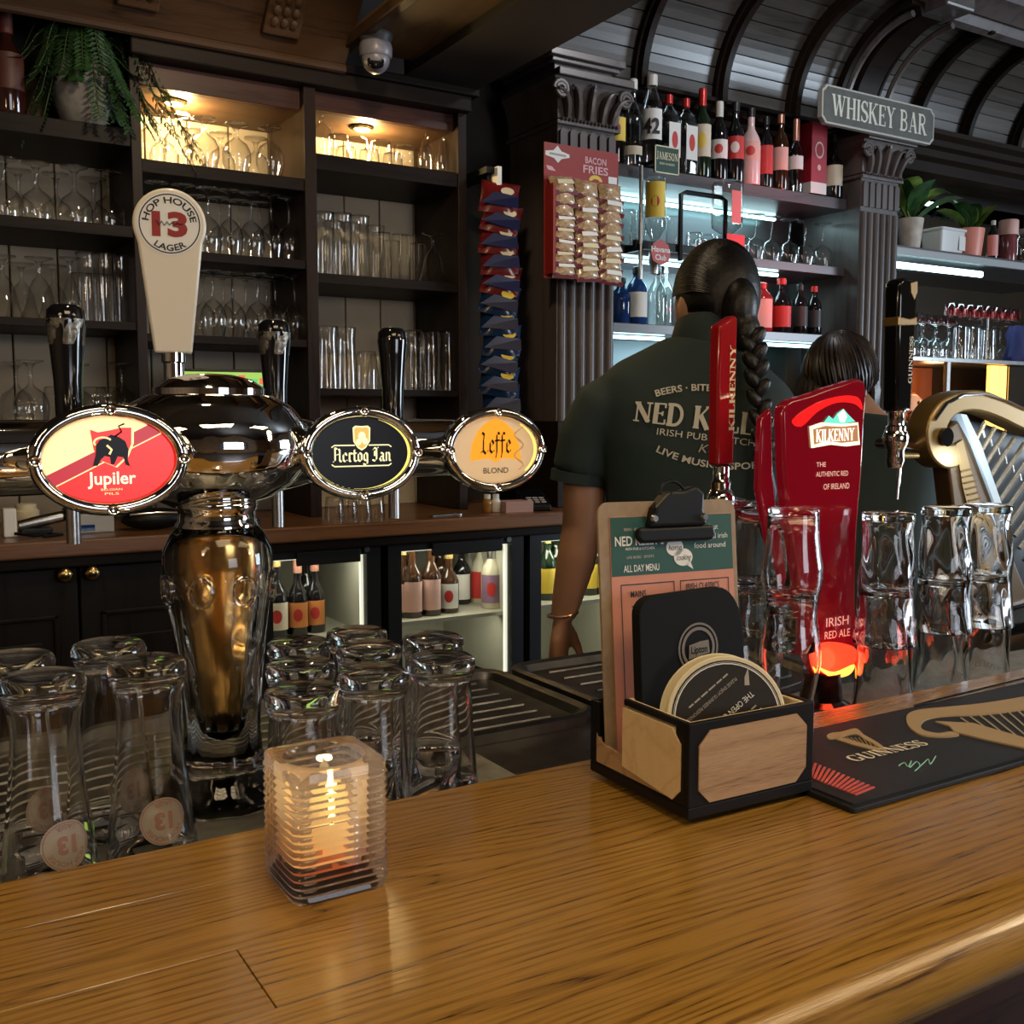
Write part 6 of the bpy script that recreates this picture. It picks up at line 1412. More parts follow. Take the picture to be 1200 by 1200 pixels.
# ================================================================== FERN, RED BOTTLE, CAMERA, SNACKS, COUNTER THINGS
fz = 2.2445; X = aty(98, 150, 3.18).x
fn = thing('hanging_fern', 'trailing fern in a round grey pot on the top shelf', 'plant', (X, 3.165, fz))
MB().lathe([(0, 0), (.050, 0), (.058, .006), (.078, .06), (.086, .11), (.083, .15), (.072, .175), (.068, .175), (.07, .15), (0, .145)], 36).build('pot', mat('grey_cement_pot', (.26, .24, .22), .7, var=.2, scale=35, bump=.3), fn)
rnd = random.Random(5)
lf = MB().add([(0, 0, 0), (.012, .006, .001), (.026, 0, -.001), (.012, -.006, .001)], [(0, 1, 2, 3)])
def frond(az, L, rise, drop):
    pts = []
    for k in range(9):
        s = k / 8; pts.append(Vector((cos(az) * L * s, sin(az) * L * s * .7, .165 + rise * sin(PI * min(1, s * 1.2)) - drop * s * s)))
    st = MB().tube(pts, [.003 * (1 - .6 * k / 8) for k in range(9)], 5).build('frond', STEMM, fn)
    m2 = MB()
    for k in range(1, 34):
        s = k / 33; i = min(7, int(s * 8)); p = pts[i].lerp(pts[i + 1], s * 8 - i); d = (pts[i + 1] - pts[i]).normalized()
        for sg_ in (-1, 1):
            sd = d.cross(Vector((0, 0, 1))).normalized() * sg_; n = sd.cross(d)
            Mx = Matrix.Translation(p) @ Matrix((sd * .9 + d * .45 - Vector((0, 0, .15)), d, n)).transposed().to_4x4() @ Matrix.Scale((1.55 - .6 * s) * rnd.uniform(.8, 1.15), 4)
            m2.M = Mx; m2.add(lf.v, lf.f)
    m2.build('leaflets', LEAFD if rnd.random() < .5 else LEAF, st, 0, fix=False)['kind'] = 'stuff'
for k in range(46): frond(rnd.uniform(PI * .9, 2 * PI * 1.05), rnd.uniform(.10, .24), rnd.uniform(.04, .14), rnd.uniform(.02, .20))
for az, L, rs, dr in ((-.15, .30, .13, .17), (.05, .33, .15, .22), (.25, .27, .14, .14), (-.5, .22, .10, .20), (3.3, .17, .06, .20), (2.9, .16, .08, .22), (-.3, .30, .16, .26)): frond(az, L, rs, dr)
X = aty(10, 130, 3.15).x; bottle('tall dark bottle with dull red neck beside the fern', X, 3.15, fz, .045, .31, bglass('maroon_bottle', (.035, .009, .007)), mat('dull_red_wax', (.10, .020, .015), .5), mat('brown_red_label', (.09, .025, .014), .5), (.2, .5), sh=.45, capl=.32)
X = aty(42, 130, 3.3).x; tnb = thing('brass_tin', 'tall amber tin standing behind the fern', 'tin', (X, 3.33, fz)); MB().lathe([(0, 0), (.045, 0), (.046, .004), (.046, .11), (.042, .118), (0, .12)], 24).build('tin', mat('amber_tin', (.32, .19, .06), .4, .3), tnb)
p = atz(440, 40, 2.56); dc = thing('dome_camera', 'white ball security camera mounted on the brown soffit', 'camera', (p.x, p.y, 2.56))
CAMW = mat('grey_white_camera_shell', (.20, .19, .22), .35); MB().lathe([(0, 0), (.050, 0), (.050, -.012), (.044, -.02), (.044, -.03), (0, -.03)], 28).build('mount', mat('dark_camera_mount', (.05, .045, .045), .5), dc)
MB().lathe([(.046, -.028), (.049, -.04), (.048, -.062), (.044, -.068), (.042, -.062)], 28).build('ring', CAMW, dc); MB()._ell((0, 0, -.068), (.042, .042, .045), 24, 14).build('ball', CAMW, dc)
e = MB(); e.M = Matrix.Translation((-.012, -.026, -.092)) @ Matrix.Rotation(radians(55), 4, 'X') @ Matrix.Rotation(radians(-18), 4, 'Y'); e.lathe([(.024, 0), (.024, .010), (.018, .014), (.014, .010), (0, .010)], 22).build('lens', BLACKG, dc)

# crisps strip
X = aty(583, 200, 3.0).x; cs = thing('crisp_strip', 'hanging display strip of red and blue crisp bags beside the shelving', 'snack display', (X, 3.02, 1.46))
MB().box(-.012, .012, .02, .024, 0, .80).build('strip', BLACK, cs, 0); MB().box(-.03, .03, .0, .43, .78, .80).build('hook_bar', BLACK, cs, 0); MB().box(.0, .016, -.02, .02, .74, .80).build('white_clip', WHITE, cs, 0)
def pouch(w, h, d, n=7):
    m2 = MB(); vs = []; fs = []
    for sd in (-1, 1):
        for i in range(n + 1):
            for j in range(n + 1):
                u, v = i / n * 2 - 1, j / n * 2 - 1
                b = max(0, (1 - u * u)) ** .5 * max(0, (1 - v ** 4)); wr = .12 * sin(7 * u + 3 * v) * (abs(v) > .5)
                vs.append((u * w / 2 * (1 - .06 * (1 - v * v)), sd * d / 2 * b * (1 + wr), v * h / 2))
    N_ = (n + 1) ** 2
    for s_ in (0, 1):
        for i in range(n):
            for j in range(n): a = s_ * N_ + i * (n + 1) + j; fs.append((a, a + 1, a + n + 2, a + n + 1) if s_ else (a, a + n + 1, a + n + 2, a + 1))
    m2.add(vs, fs); return m2
PB = pouch(.130, .125, .05); BAGR = mat('red_crisp_foil', (.15, .010, .012), .25, coat=.4); BAGN = mat('navy_crisp_foil', (.007, .010, .055), .25, coat=.4); BAGB = mat('blue_crisp_foil', (.006, .024, .070), .25, coat=.4); SEAL = mat('silver_seal', (.35, .36, .42), .3, .7)  # foil colours darkened to carry the shade the strip hangs in
for k in range(11):
    red = k < 5; z = .70 - .066 * k
    b = PB.build('crisp_bag', BAGR if red else BAGB, cs, 60, (.010 + .006 * sin(k * 2), -.015 - .004 * (k % 2), z), (radians(-26), radians(8 + 7 * sin(k * 1.7)), radians(-26)))
    MB().add([(-.060, -.030, -.050), (.064, -.026, -.050), (.060, -.036, -.012), (-.02, -.044, -.012)], [(0, 1, 2, 3)]).build('bag_print', BAGN if red else mat('dark_navy_foil', (.008, .009, .035), .3), b, 0)
    MB().face(ellipse(.022, .015, 14, .022, .004), -.0345).build('bag_motif', PAPY if not red else CREAMP, b, 0); MB().box(-.06, .06, -.003, .003, -.056, -.048).build('bag_seal', SEAL, b, 0)
# bacon snack card
cp = aty(637, 325, 2.95); pc = thing('snack_card', 'red hanging card with rows of small snack bags in front of the first pillar', 'snack display', (1.922, 2.945, 1.905))
REDC = mat('red_display_card', (.30, .022, .016), .45); MB().box(0, .304, 0, .004, 0, .440).build('card', REDC, pc, 0)
MB().face([(.004, .412), (.036, .417), (.052, .434), (.068, .417), (.100, .410), (.100, .400), (.068, .392), (.054, .378), (.038, .392), (.004, .398)], -.0008).build('white_ribbon', WHITE, pc, 0)
text('card_lettering', 'BACON', .022, mat('rose_print', (.72, .40, .42), .5), pc, (.208, -.0012, .392), width=.088, bold=.02); text('card_lettering', 'FRIES', .026, mat('rose_print', (.72, .4, .42)), pc, (.208, -.0012, .360), width=.104, bold=.02)
MB().face([(.020, .402), (.086, .400), (.086, .407), (.020, .409)], -.0011).build('ribbon_smudge', GREYP, pc, 0); MB().face([(.006, .366), (.030, .364), (.046, .350), (.014, .352)], -.0010).build('pale_blurb', mat('rose_print', (.72, .4, .42)), pc, 0)
MB().face([(.208 + .028 * cos(a), .336 + .020 * sin(a)) for a in [PI * k / 8 for k in range(9)]] + [(.208 - .015 * cos(a), .336 + .007 * sin(a)) for a in [PI * k / 8 for k in range(9)]], -.0010).build('crisp_motif', PAPY, pc, 0); MB().box(.262, .298, -.0008, 0, .335, .358).build('price_box', WHITE, pc, 0)
PN = pouch(.098, .070, .044); NUT = mat('tan_snack_window', (.46, .30, .16), .3, coat=.6, var=.35, scale=120, bump=.4); MARO = mat('maroon_foil', (.17, .022, .035), .3, coat=.4)
for r_ in range(8):
    for c_ in range(3):
        b = PN.build('snack_bag', NUT, pc, 60, (.056 + .098 * c_ + .004 * (r_ % 2), -.024, .300 - .0385 * r_ - .004 * c_), (radians(-20 + 5 * ((r_ * 3 + c_) % 3)), radians(4 * ((r_ + 2 * c_) % 3 - 1)), 0))
        MB().add([(-.046, -.014, -.024), (.046, -.014, -.024), (.048, -.005, -.036), (-.048, -.005, -.036)], [(0, 1, 2, 3)]).build('bag_edge', MARO, b, 0)
        if r_ > 3 or (r_ + c_) % 3 == 0: MB().add([(-.032, -.0235, -.006), (.034, -.0235, -.004), (.030, -.0225, .012), (-.030, -.0225, .010)], [(0, 1, 2, 3)]).build('bag_print', WHITE if (r_ + c_) % 2 else CREAMP, b, 0)
MB().box(.003, .012, -.05, 0, .01, .30).build('side_flap', REDC, pc, 0); MB().box(.145, .165, .004, .084, .40, .412).build('hanging_hook', STEEL, pc, 0)

# till screen and bits on the back counter
p = aty(262, 450, 3.02); tl = thing('till_screen', 'till touchscreen showing a green page behind the tap tower', 'screen', (p.x, 3.02, 1.13)); tl.rotation_euler.z = radians(-8)
MB().box(-.14, .14, -.012, .02, .292, .45).build('screen_body', BLACK, tl, 0, bevel=.004); MB().box(-.05, .05, .02, .06, .0, .36).build('stand', BLACK, tl, 0); MB().box(-.09, .09, -.03, .12, .0, .015).build('foot', BLACK, tl, 0)
LG = mat('lit_green_screen', (.4, .8, .1), .3, emit=(.36, .62, .07), es=.5); sc_ = MB().face([(-.132, .300), (.132, .300), (.132, .442), (-.132, .442)], -.0126).build('display', LG, tl, 0)
for i, (u, v, c_) in enumerate(((-.05, .425, 0), (-.02, .425, 0), (.01, .422, 0), (.04, .428, 1), (.075, .418, 0), (.10, .420, 1), (.105, .400, 0))): MB().face([(u, v - .012), (u + .02, v - .012), (u + .02, v + .006), (u, v + .006)], -.013).build('screen_button', [mat('lit_green_key', (.1, .5, .1), .3, emit=(.05, .40, .10), es=1), mat('lit_red_key', (.6, .1, .05), .3, emit=(.62, .10, .03), es=1)][c_], sc_, 0)
CZ_ = 1.1305
def on(px, Y): return aty(px, 590, Y).x
t = thing('charger_block', 'white charger block lying on the back counter at the photo edge', 'charger', (on(10, 3.0), 3.0, CZ_)); MB().box(-.016, .016, -.02, .02, 0, .075).build('block', WHITE, t, 0, bevel=.004); MB().tube([(.01, -.02, .01), (.05, -.05, .004), (.09, -.02, .004), (.12, -.05, .004), (.07, -.08, .004)], .004, 6).build('cable', BLACK, t)
t = thing('hand_scanner', 'black and grey handheld scanner lying on the back counter', 'scanner', (on(45, 3.05), 3.05, CZ_ + .012)); MB().tube([(-.05, 0, .01), (0, 0, .02), (.05, .0, .03), (.09, .0, .035)], [.014, .016, .015, .012], 12).build('handle', STEEL, t); MB().box(.06, .13, -.03, .03, .02, .055).build('head', BLACK, t, 0, bevel=.008); MB().box(-.05, .03, -.03, .03, -.0115, .004).build('cradle', BLACK, t, 0, bevel=.004)
t = thing('paper_roll', 'small cream tape roll on the back counter behind the scanner', 'roll', (on(30, 3.2), 3.2, CZ_)); MB().lathe([(0, 0), (.035, 0), (.035, .05), (.028, .055), (.028, .07), (.012, .072), (0, .072)], 24).build('roll', CREAMP, t)
t = thing('card_box', 'white and blue card box beside the first spout', 'box', (on(108, 3.02), 3.02, CZ_)); MB().box(-.05, .05, -.03, .03, 0, .05).build('box', mat('grey_white_card', (.42, .42, .40), .5), t, 0, bevel=.002); MB().box(-.0505, .0, -.0308, .0308, .005, .022).build('blue_band', BLUB, t, 0)
t = thing('black_pouch', 'black zipped pouch on the back counter under the tower body', 'pouch', (on(180, 3.0), 3.0, CZ_)); MB()._ell((0, 0, .03), (.09, .05, .03), 20, 10).build('pouch', BLACK, t); MB().tube([(-.07, -.03, .045), (0, -.045, .05), (.07, -.03, .045)], .003, 6).build('zip', STEEL, t)
t = thing('card_terminal', 'black card payment terminal at the end of the back counter', 'card terminal', (on(625, 2.98), 2.98, CZ_), radians(-20)); MB().loft([[(-.045, -.08, 0), (.045, -.08, 0), (.045, -.08, .022), (-.045, -.08, .022)], [(-.045, .08, 0), (.045, .08, 0), (.045, .08, .065), (-.045, .08, .065)]]).build('body', BLACK, t, 0, bevel=.006)
for k in range(9): MB().box(-.03 + .022 * (k % 3), -.014 + .022 * (k % 3), -.065 + .02 * (k // 3), -.052 + .02 * (k // 3), .028 + .0055 * (k // 3), .032 + .0055 * (k // 3)).build('key', GREYP, t, 0)
MB().add([(-.035, .005, .0455), (.035, .005, .0455), (.035, .07, .063), (-.035, .07, .063)], [(0, 1, 2, 3)]).build('display', BLACKG, t, 0, loc=(0, 0, .0008))
t = thing('napkin_stack', 'small stack of pinkish napkins beside the card terminal', 'napkins', (on(603, 2.95), 2.95, CZ_), radians(-6))
for k in range(6): MB().box(-.05, .05, -.04, .04, .006 * k, .006 * k + .0052).build('napkin', mat('pinkish_paper', (.45, .26, .22), .7), t, 0)
for i, (px, m_, lb) in enumerate(((571, GOLB, 'tiny amber bottle below the orange arch badge'), (581, PAPW, 'tiny white topped jar below the orange arch badge'))):
    bottle(lb, on(px, 2.96), 2.96, CZ_, .016, .06, m_, CAPW, None, sh=.6, capl=.25, nr=.6, name='small_jar')
for i, px in enumerate([392, 408, 424, 440]): TUMB.put((on(px, 2.98), 2.98, CZ_), 0, '%s tumbler from the tower on the back counter under the black badge' % ORD[i], 'glass', 'tumblers on the back counter', (.8, .8, .75))
t = thing('bottle_opener', 'chrome bottle opener lying on the back counter', 'bottle opener', (on(520, 2.93), 2.93, CZ_), radians(10)); MB().box(-.05, .04, -.008, .008, 0, .004).build('handle', STEEL, t, 0, bevel=.002); MB().lathe([(.010, 0), (.018, 0), (.018, .004), (.010, .004), (.010, 0)], 20, (.055, 0, 0)).build('ring', STEEL, t)

# bottles inside the fridges
def fb(label, px, Y, z, *a, **k):
    X = aty(px, 700, Y).x; return bottle(label, X, Y, z, *a, **k)
z1 = .776; g1 = 'bottles in the fridge beside the tap column'
fb('dark bottle with cream and red label nearest the tap column in the fridge', 324, 3.05, z1, .036, .245, BLKB, CAPG, PAPER, (.10, .44), emblem=PAPR, sh=.5, grp=g1)
fb('dark cork-topped bottle with orange label, left of the matching pair', 349, 3.05, z1, .032, .255, BLKB, CAPP, mat('orange_beer_label', (.62, .22, .06), .5), (.10, .40), sh=.45, capl=.25, emblem=PAPR, grp=g1)
fb('dark cork-topped bottle with orange label, right of the matching pair', 369, 3.06, z1, .032, .255, BLKB, CAPP, mat('orange_beer_label', (.62, .22, .06)), (.10, .40), sh=.45, capl=.25, emblem=PAPR, grp=g1)
fb('pink-capped bottle standing behind the cork-topped pair', 359, 3.20, z1, .032, .255, BLKB, CAPP, None, sh=.45, capl=.25, grp=g1)
z2 = .796; g2 = 'bottles on the upper shelf of the pink-label fridge'
for i, (px, Y, lb, cap, lab, m_, rr, hh, em) in enumerate(((473, 3.05, 'brown bottle with pink label cut by the fridge door frame', CAPG, PAPK, AMB, .035, .23, None), (483, 3.03, 'first tall brown bottle with pale pink label in the fridge', CAPG, PAPK, AMB, .035, .245, None), (505, 3.03, 'second tall brown bottle with pale pink label in the fridge', CAPG, PAPK, AMB, .035, .250, None),
      (526, 3.04, 'stubby brown bottle with white and red label in the fridge', CAPG, PAPW, AMB, .034, .205, PAPR), (541, 3.16, 'dark bottle with white diamond label behind the stubby one', CAPK, PAPW, BLKB, .032, .22, None), (515, 3.20, 'gold-capped bottle at the back of the pink-label fridge', CAPG, None, AMB, .032, .23, None),
      (552, 3.22, 'cream and grey bottle, shadowed one of the three pale bottles', CAPW, PAPER, mat('cream_grey_bottle', (.40, .37, .30), .4), .034, .225, None), (563, 3.14, 'cream bottle with red base in the fridge', CAPW, PAPR, mat('cream_bottle', (.55, .50, .36), .4), .034, .235, None), (576, 3.04, 'cream bottle with silver cap and blue-red label in the fridge', STEEL, mat('blue_red_label', (.25, .14, .22), .5), mat('cream_bottle', (.55, .5, .36)), .036, .240, PAPR),
      (592, 3.12, 'dark bottle with yellow label at the door side of the fridge', CAPK, PAPY, BLKB, .034, .21, None))): fb(lb, px, Y, z2, rr, hh, m_, cap, lab, (.08, .48), sh=.52, capl=.12 if cap != STEEL else .3, emblem=em, grp=g2)
CANB = mat('brown_gold_can', (.09, .075, .035), .3, .6); TOPG = mat('gold_can_lid', (.70, .55, .22), .25, .9)
def can_mk():
    t = thing('beer_can', '-', 'can'); MB().lathe([(0, 0), (.026, 0), (.031, .008), (.031, .105), (.026, .115)], 18).build('can', CANB, t); MB().lathe([(.027, .113), (.027, .117), (.024, .114), (0, .114)], 18).build('lid', TOPG, t); return t
CAN = Kind(can_mk); k = 0
for r_ in range(3):
    for c_ in range(4):
        X = aty(574, 740, 3.08).x + .072 * c_ + .0 - .0; Y = 3.06 + .075 * r_
        if X < 1.78: CAN.put((X, Y, .575), 0, '%s gold-topped can in the %s row on the lower fridge shelf' % (ORD[c_], ('front', 'second', 'third')[r_]), 'can', 'gold-topped cans in the fridge')
CAN2 = thing('can_crate', 'dark carton tray lifting the gold-topped cans', 'tray', (0, 0, .41)); MB().box(aty(574, 740, 3.08).x - .04, 1.765, 3.02, 3.26, .001, .164).build('tray', BLACKM, CAN2, 0)
z3 = .801; g3 = 'bottles in the fridge behind the arm'
for px, Y, lb, lab in ((641, 3.05, 'gold-topped bottle with yellow-green label beside the bartender\'s elbow', PAPY), (650, 3.12, 'dark bottle close to the bartender\'s forearm in the fridge', None), (690, 3.06, 'yellow-labelled bottle between forearm and apron in the fridge', PAPY), (702, 3.06, 'yellow-labelled bottle half hidden by the clipboard', PAPY)):
    fb(lb, px, Y, z3, .033, .25, GRNB, CAPG, lab, (.1, .45), sh=.52, capl=.2, grp=g3)

# ================================================================== PEOPLE
SKIN = mat('warm_tan_skin', (.42, .215, .125), .5, sss=.15, var=.06, scale=30); SHIRT = mat('bottle_green_polo', (.013, .026, .023), .8, var=.12, scale=14, bump=.25); TROU = mat('black_trousers', (.010, .010, .012), .8)
HAIR = mat('black_hair', (.008, .006, .005), .42, var=.5, scale=120, bump=.5); HAIRB = mat('brown_black_hair', (.020, .011, .007), .4, var=.7, scale=60, bump=.4)
def rings(mb, secs, n=28, tilt=0.0):
    """secs: (cx, cy, z, rx, ry); a soft rounded-box section per height"""
    R_ = []
    for cx, cy, z, rx, ry in secs:
        L = []
        for j in range(n):
            a = 2 * PI * j / n; k = 1 / (abs(cos(a)) ** 2.4 + abs(sin(a)) ** 2.4) ** (1 / 2.4)
            x = rx * k * cos(a); L.append((cx + x, cy + ry * k * sin(a), z - tilt * x))
        R_.append(L)
    mb.loft(R_); return mb
def hand(mb, wrist, d, side, palm_n):
    """palm, four curled fingers and a thumb; d: direction of the hand, side: thumb direction, palm_n: where the palm faces"""
    w = Vector(wrist); d = Vector(d).normalized(); s = Vector(side).normalized(); n = Vector(palm_n).normalized()
    for q, L in ((-.027, .060), (-.009, .068), (.009, .066), (.026, .054)):
        mb.tube([w + s * q * .45, w + d * .045 + s * q, w + d * .085 + s * q], [.014, .0135, .0115], 8)
        b = w + d * .082 + s * q
        mb.tube([b, b + d * L * .42 + n * .010, b + d * L * .70 + n * .030, b + d * L * .72 + n * .050], [.0105, .0095, .0085, .0065], 8)
    t = w + d * .020 + s * .020
    mb.tube([t, t + s * .026 + d * .026 + n * .008, t + s * .032 + d * .052 + n * .020, t + s * .026 + d * .070 + n * .030], [.0145, .0125, .0105, .008], 8)
def head(mb, c, yaw, s=1.0):
    c = Vector(c); f = Vector((-sin(yaw), cos(yaw), 0)); r = Vector((cos(yaw), sin(yaw), 0)); u = Vector((0, 0, 1))
    def P(x, y, z): return c + (r * x + f * y + u * z) * s
    o = MB()._ell((0, 0, 0), (.070, .088, .098), 24, 16); mb.add([P(*v) for v in o.v], o.f)
    o = MB()._ell((0, .030, -.062), (.050, .056, .052), 20, 12); mb.add([P(*v) for v in o.v], o.f)
    mb.tube([P(0, .086, -.004), P(0, .106, -.034), P(0, .096, -.042)], [.008, .0125, .011], 8)
    for sd in (-1, 1):
        o = MB()._ell((sd * .072, -.006, -.016), (.008, .019, .030), 12, 8); mb.add([P(*v) for v in o.v], o.f)
    mb.tube([P(-.02, .082, -.070), P(0, .090, -.069), P(.02, .082, -.070)], .007, 6)
    return P
def face_bits(P, par):
    for sd in (-1, 1):
        MB()._ell(P(sd * .029, .079, .004), (.011, .011, .008), 12, 8).build('eye', mat('eye_white', (.8, .78, .74), .2), par); MB()._ell(P(sd * .029, .0885, .004), (.0045, .004, .0045), 10, 6).build('iris', INK, par)
        MB().tube([P(sd * .014, .091, .020), P(sd * .030, .091, .026), P(sd * .044, .080, .021)], .0028, 6).build('eyebrow', HAIR, par)
    MB().tube([P(-.021, .087, -.070), P(0, .096, -.068), P(.021, .087, -.070)], .0045, 6).build('lips', mat('lip_red', (.32, .09, .07), .45), par)
# --- bartender with the braid
FL = .111
PS = 1.07; p = atd(800, 490, 2.0 * PS); A1 = radians(38)
w1 = thing('person', 'bartender in dark green polo with a long black braid, seen from behind', 'person', (p.x, p.y, .018), -A1); w1.scale = (PS, PS, PS)
Z = lambda z: z - FL
b = MB(); TL = .14
rings(b, [(.02, 0, Z(.90), .15, .10), (.02, 0, Z(1.05), .135, .09), (.022, 0, Z(1.25), .145, .10), (.025, 0, Z(1.40), .155, .095), (.03, 0, Z(1.47), .11, .07), (.038, .0, Z(1.54), .055, .055)], tilt=TL)
b.tube([(.04, .0, Z(1.50)), (.045, .008, Z(1.58)), (.052, .02, Z(1.64))], [.056, .051, .050], 18)
HP = head(b, (.058, .035, Z(1.664)), radians(28))
Lw = (-.228, -.012, Z(1.050))
b.tube([(-.130, 0, Z(1.470)), (-.170, 0, Z(1.42)), (-.188, .0, Z(1.32)), (-.190, .0, Z(1.235)), (-.203, -.006, Z(1.16)), (-.219, -.010, Z(1.09)), Lw], [.040, .042, .0425, .041, .039, .031, .0255], 16)
hand(b, Lw, (-.10, .05, -1), (.3, 1, 0), (1, -.2, 0))
Rw = (.235, .300, Z(1.10))
b.tube([(.175, 0, Z(1.43)), (.225, .02, Z(1.36)), (.245, .06, Z(1.23)), (.240, .18, Z(1.15)), Rw], [.050, .046, .041, .036, .026], 16)
hand(b, Rw, (-.05, 1, -.3), (-1, 0, .3), (0, -.2, -1))
for sx in (-.085, .115):
    b.tube([(sx, 0, Z(.95)), (sx, .0, Z(.72)), (sx, .0, Z(.55)), (sx, -.015, Z(.38)), (sx, .0, Z(.20))], [.088, .078, .055, .052, .036], 16)
    b.tube([(sx, -.03, Z(.15)), (sx, .08, Z(.145)), (sx, .16, Z(.14))], [.032, .034, .024], 12)
body1 = mesh_obj('body', remesh(b, .0065, 5, 'body'), SKIN, w1, 180)
face_bits(HP, body1)
s = MB()
rings(s, [(.018, 0, Z(.88), .172, .125), (.018, 0, Z(1.00), .165, .118), (.018, 0, Z(1.15), .160, .115), (.020, 0, Z(1.28), .168, .118), (.022, 0, Z(1.38), .182, .118), (.026, 0, Z(1.45), .190, .108), (.030, .0, Z(1.495), .186, .096), (.034, .0, Z(1.525), .160, .086), (.038, .0, Z(1.555), .115, .078), (.042, .002, Z(1.585), .072, .070)], 36, tilt=TL)
s.tube([(-.105, 0, Z(1.475)), (-.150, 0, Z(1.455)), (-.180, 0, Z(1.40)), (-.197, 0, Z(1.330))], [.064, .066, .061, .056], 22)
s.tube([(.14, 0, Z(1.44)), (.190, .005, Z(1.41)), (.224, .03, Z(1.33)), (.238, .05, Z(1.27))], [.062, .064, .060, .057], 22)
shm = remesh(s, .0075, 14, 'polo_shirt'); shirt = mesh_obj('polo_shirt', shm, SHIRT, w1, 180)
# collar band and sleeve hems
R_ = []
for z, r in ((1.560, .072), (1.585, .069), (1.612, .062), (1.616, .059), (1.610, .056), (1.58, .058)):
    R_.append([(.046 + r * 1.02 * cos(2 * PI * j / 28), .008 + r * sin(2 * PI * j / 28), Z(z) - TL * .6 * r * cos(2 * PI * j / 28) - .02 * sin(2 * PI * j / 28)) for j in range(28)])
MB().loft(R_, False, False).build('collar', SHIRT, shirt, 60)
MB().tube([(-.1965, 0, Z(1.3345)), (-.1995, 0, Z(1.314))], [.0565, .0560], 24).build('sleeve_hem', SHIRT, shirt)
t = MB()
rings(t, [(.018, 0, Z(.70), .17, .115), (.018, 0, Z(.85), .172, .118), (.018, 0, Z(.93), .160, .108)], 28)
for sx in (-.085, .115): t.tube([(sx, 0, Z(.86)), (sx, .0, Z(.70)), (sx, .0, Z(.52)), (sx, -.01, Z(.36)), (sx, .0, Z(.19))], [.097, .092, .075, .070, .066], 18)
mesh_obj('trousers', remesh(t, .011, 4, 'trousers'), TROU, w1, 180)
for sx in (-.085, .115):
    h_ = MB(); h_.tube([(sx, -.055, .030), (sx, .03, .034), (sx, .12, .028), (sx, .185, .022)], [.036, .043, .042, .026], 14); h_.v = [(a, q, max(.0005, c)) for a, q, c in h_.v]; h_.build('shoe', BLACK, w1)
# printed back of the shirt, laid on the cloth
bv = BVHTree.FromPolygons([v.co.copy() for v in shm.vertices], [tuple(pp.vertices) for pp in shm.polygons])
def drape(name, v, f, m, cx, cz, rot=-.12):
    out = []
    for x, y, _ in v:
        X = cx + x * cos(rot) - y * sin(rot); Zz = Z(cz) + x * sin(rot) + y * cos(rot)
        h = bv.ray_cast(Vector((X, -1, Zz)), Vector((0, 1, 0))); yy = h[0].y if h[0] is not None else 0
        out.append((X, yy - .0035, Zz))
    me = bpy.data.meshes.new(name); me.from_pydata(out, [], f); return mesh_obj(name, me, m, shirt, 0)
SPR = mat('cream_shirt_print', (.62, .58, .47), .7)
v, f = tmesh('BEERS \u00b7 BITES', .0125, bold=.02, width=.108, arc=(.26, True)); v = [(a * cos(.20) - c * sin(.20), a * sin(.20) + c * cos(.20) - .26, 0) for a, c, _ in v]; drape('shirt_lettering', v, f, SPR, .052, 1.488)
sm = serif_text("NED KELLY'S", .036, .285, 1.35, bulge=.18); drape('shirt_lettering', sm.v, sm.f, SPR, .046, 1.418)
for s_, cx, ww in (('IRISH PUB & KITCHEN', .050, .205),): v, f = tmesh(s_, .0125, bold=.0, width=ww); drape('shirt_lettering', v, f, SPR, cx, 1.398)
v, f = tmesh('Kelly', .016, width=.05, shear=.3); drape('shirt_lettering', v, f, GREYP, .048, 1.376)
v, f = tmesh('LIVE MUSIC \u00b7 SPORTS', .0125, bold=.02, width=.215, arc=(.34, False)); v = [(a, c + .34, 0) for a, c, _ in v]; drape('shirt_lettering', v, f, SPR, .050, 1.350)
# hair: cap, knot, braid
hm = MB(); o = MB()._ell((0, 0, 0), (.077, .094, .103), 28, 18)
for_v = []
for q in o.v:
    for_v.append(HP(q[0], q[1] - .010, q[2] + .010))
# keep the hair off the face: drop the front lower quarter
keep = []; idx = {}
vv = [];
for fc in o.f:
    c_ = [sum(o.v[i][k] for i in fc) / len(fc) for k in range(3)]
    if c_[1] > .020 and c_[2] < .045: continue
    if c_[2] < -.074: continue
    if c_[0] < -.045 and c_[2] < -.030 and c_[1] > -.055: continue
    keep.append(fc)
hm.add(for_v, keep)
hc = hm.build('hair_cap', HAIR, w1, 180); so = hc.modifiers.new('thickness', 'SOLIDIFY'); so.thickness = .012; so.offset = -1
# strands combed from the hairline back to the knot
rn = random.Random(2); KN = Vector((.098, -.058, Z(1.628)))
def strands(par, HPf, rx, ry, rz, off, n, target, m, r=.0034):
    for k in range(n):
        a = PI * (k + .5) / n; st = []
        x0 = -cos(a) * rx; z0 = sin(a) * rz
        for q in range(9):
            s_ = q / 8; y = (.058 - (.058 + ry * .985) * s_); sc = max(0.0, 1 - (y / ry) ** 2) ** .5
            v_ = HPf(x0 * sc * 1.0, y - .010, z0 * sc + .010 - off * s_)
            if target is not None and q > 5: v_ = v_.lerp(target, ((q - 5) / 3) ** 2)
            st.append(v_)
        MB().tube(st, [r * (.5 + .5 * sin(PI * (.15 + .7 * q / 8))) * rn.uniform(.8, 1.3) for q in range(9)], 6).build('hair_strand', m, par)
strands(hc, HP, .0785, .097, .105, 0, 110, KN, HAIR, .0020)
k_ = MB(); k_._ell((.098, -.045, Z(1.645)), (.036, .042, .055), 18, 12); k_._ell((.110, -.055, Z(1.598)), (.028, .034, .036), 16, 10)
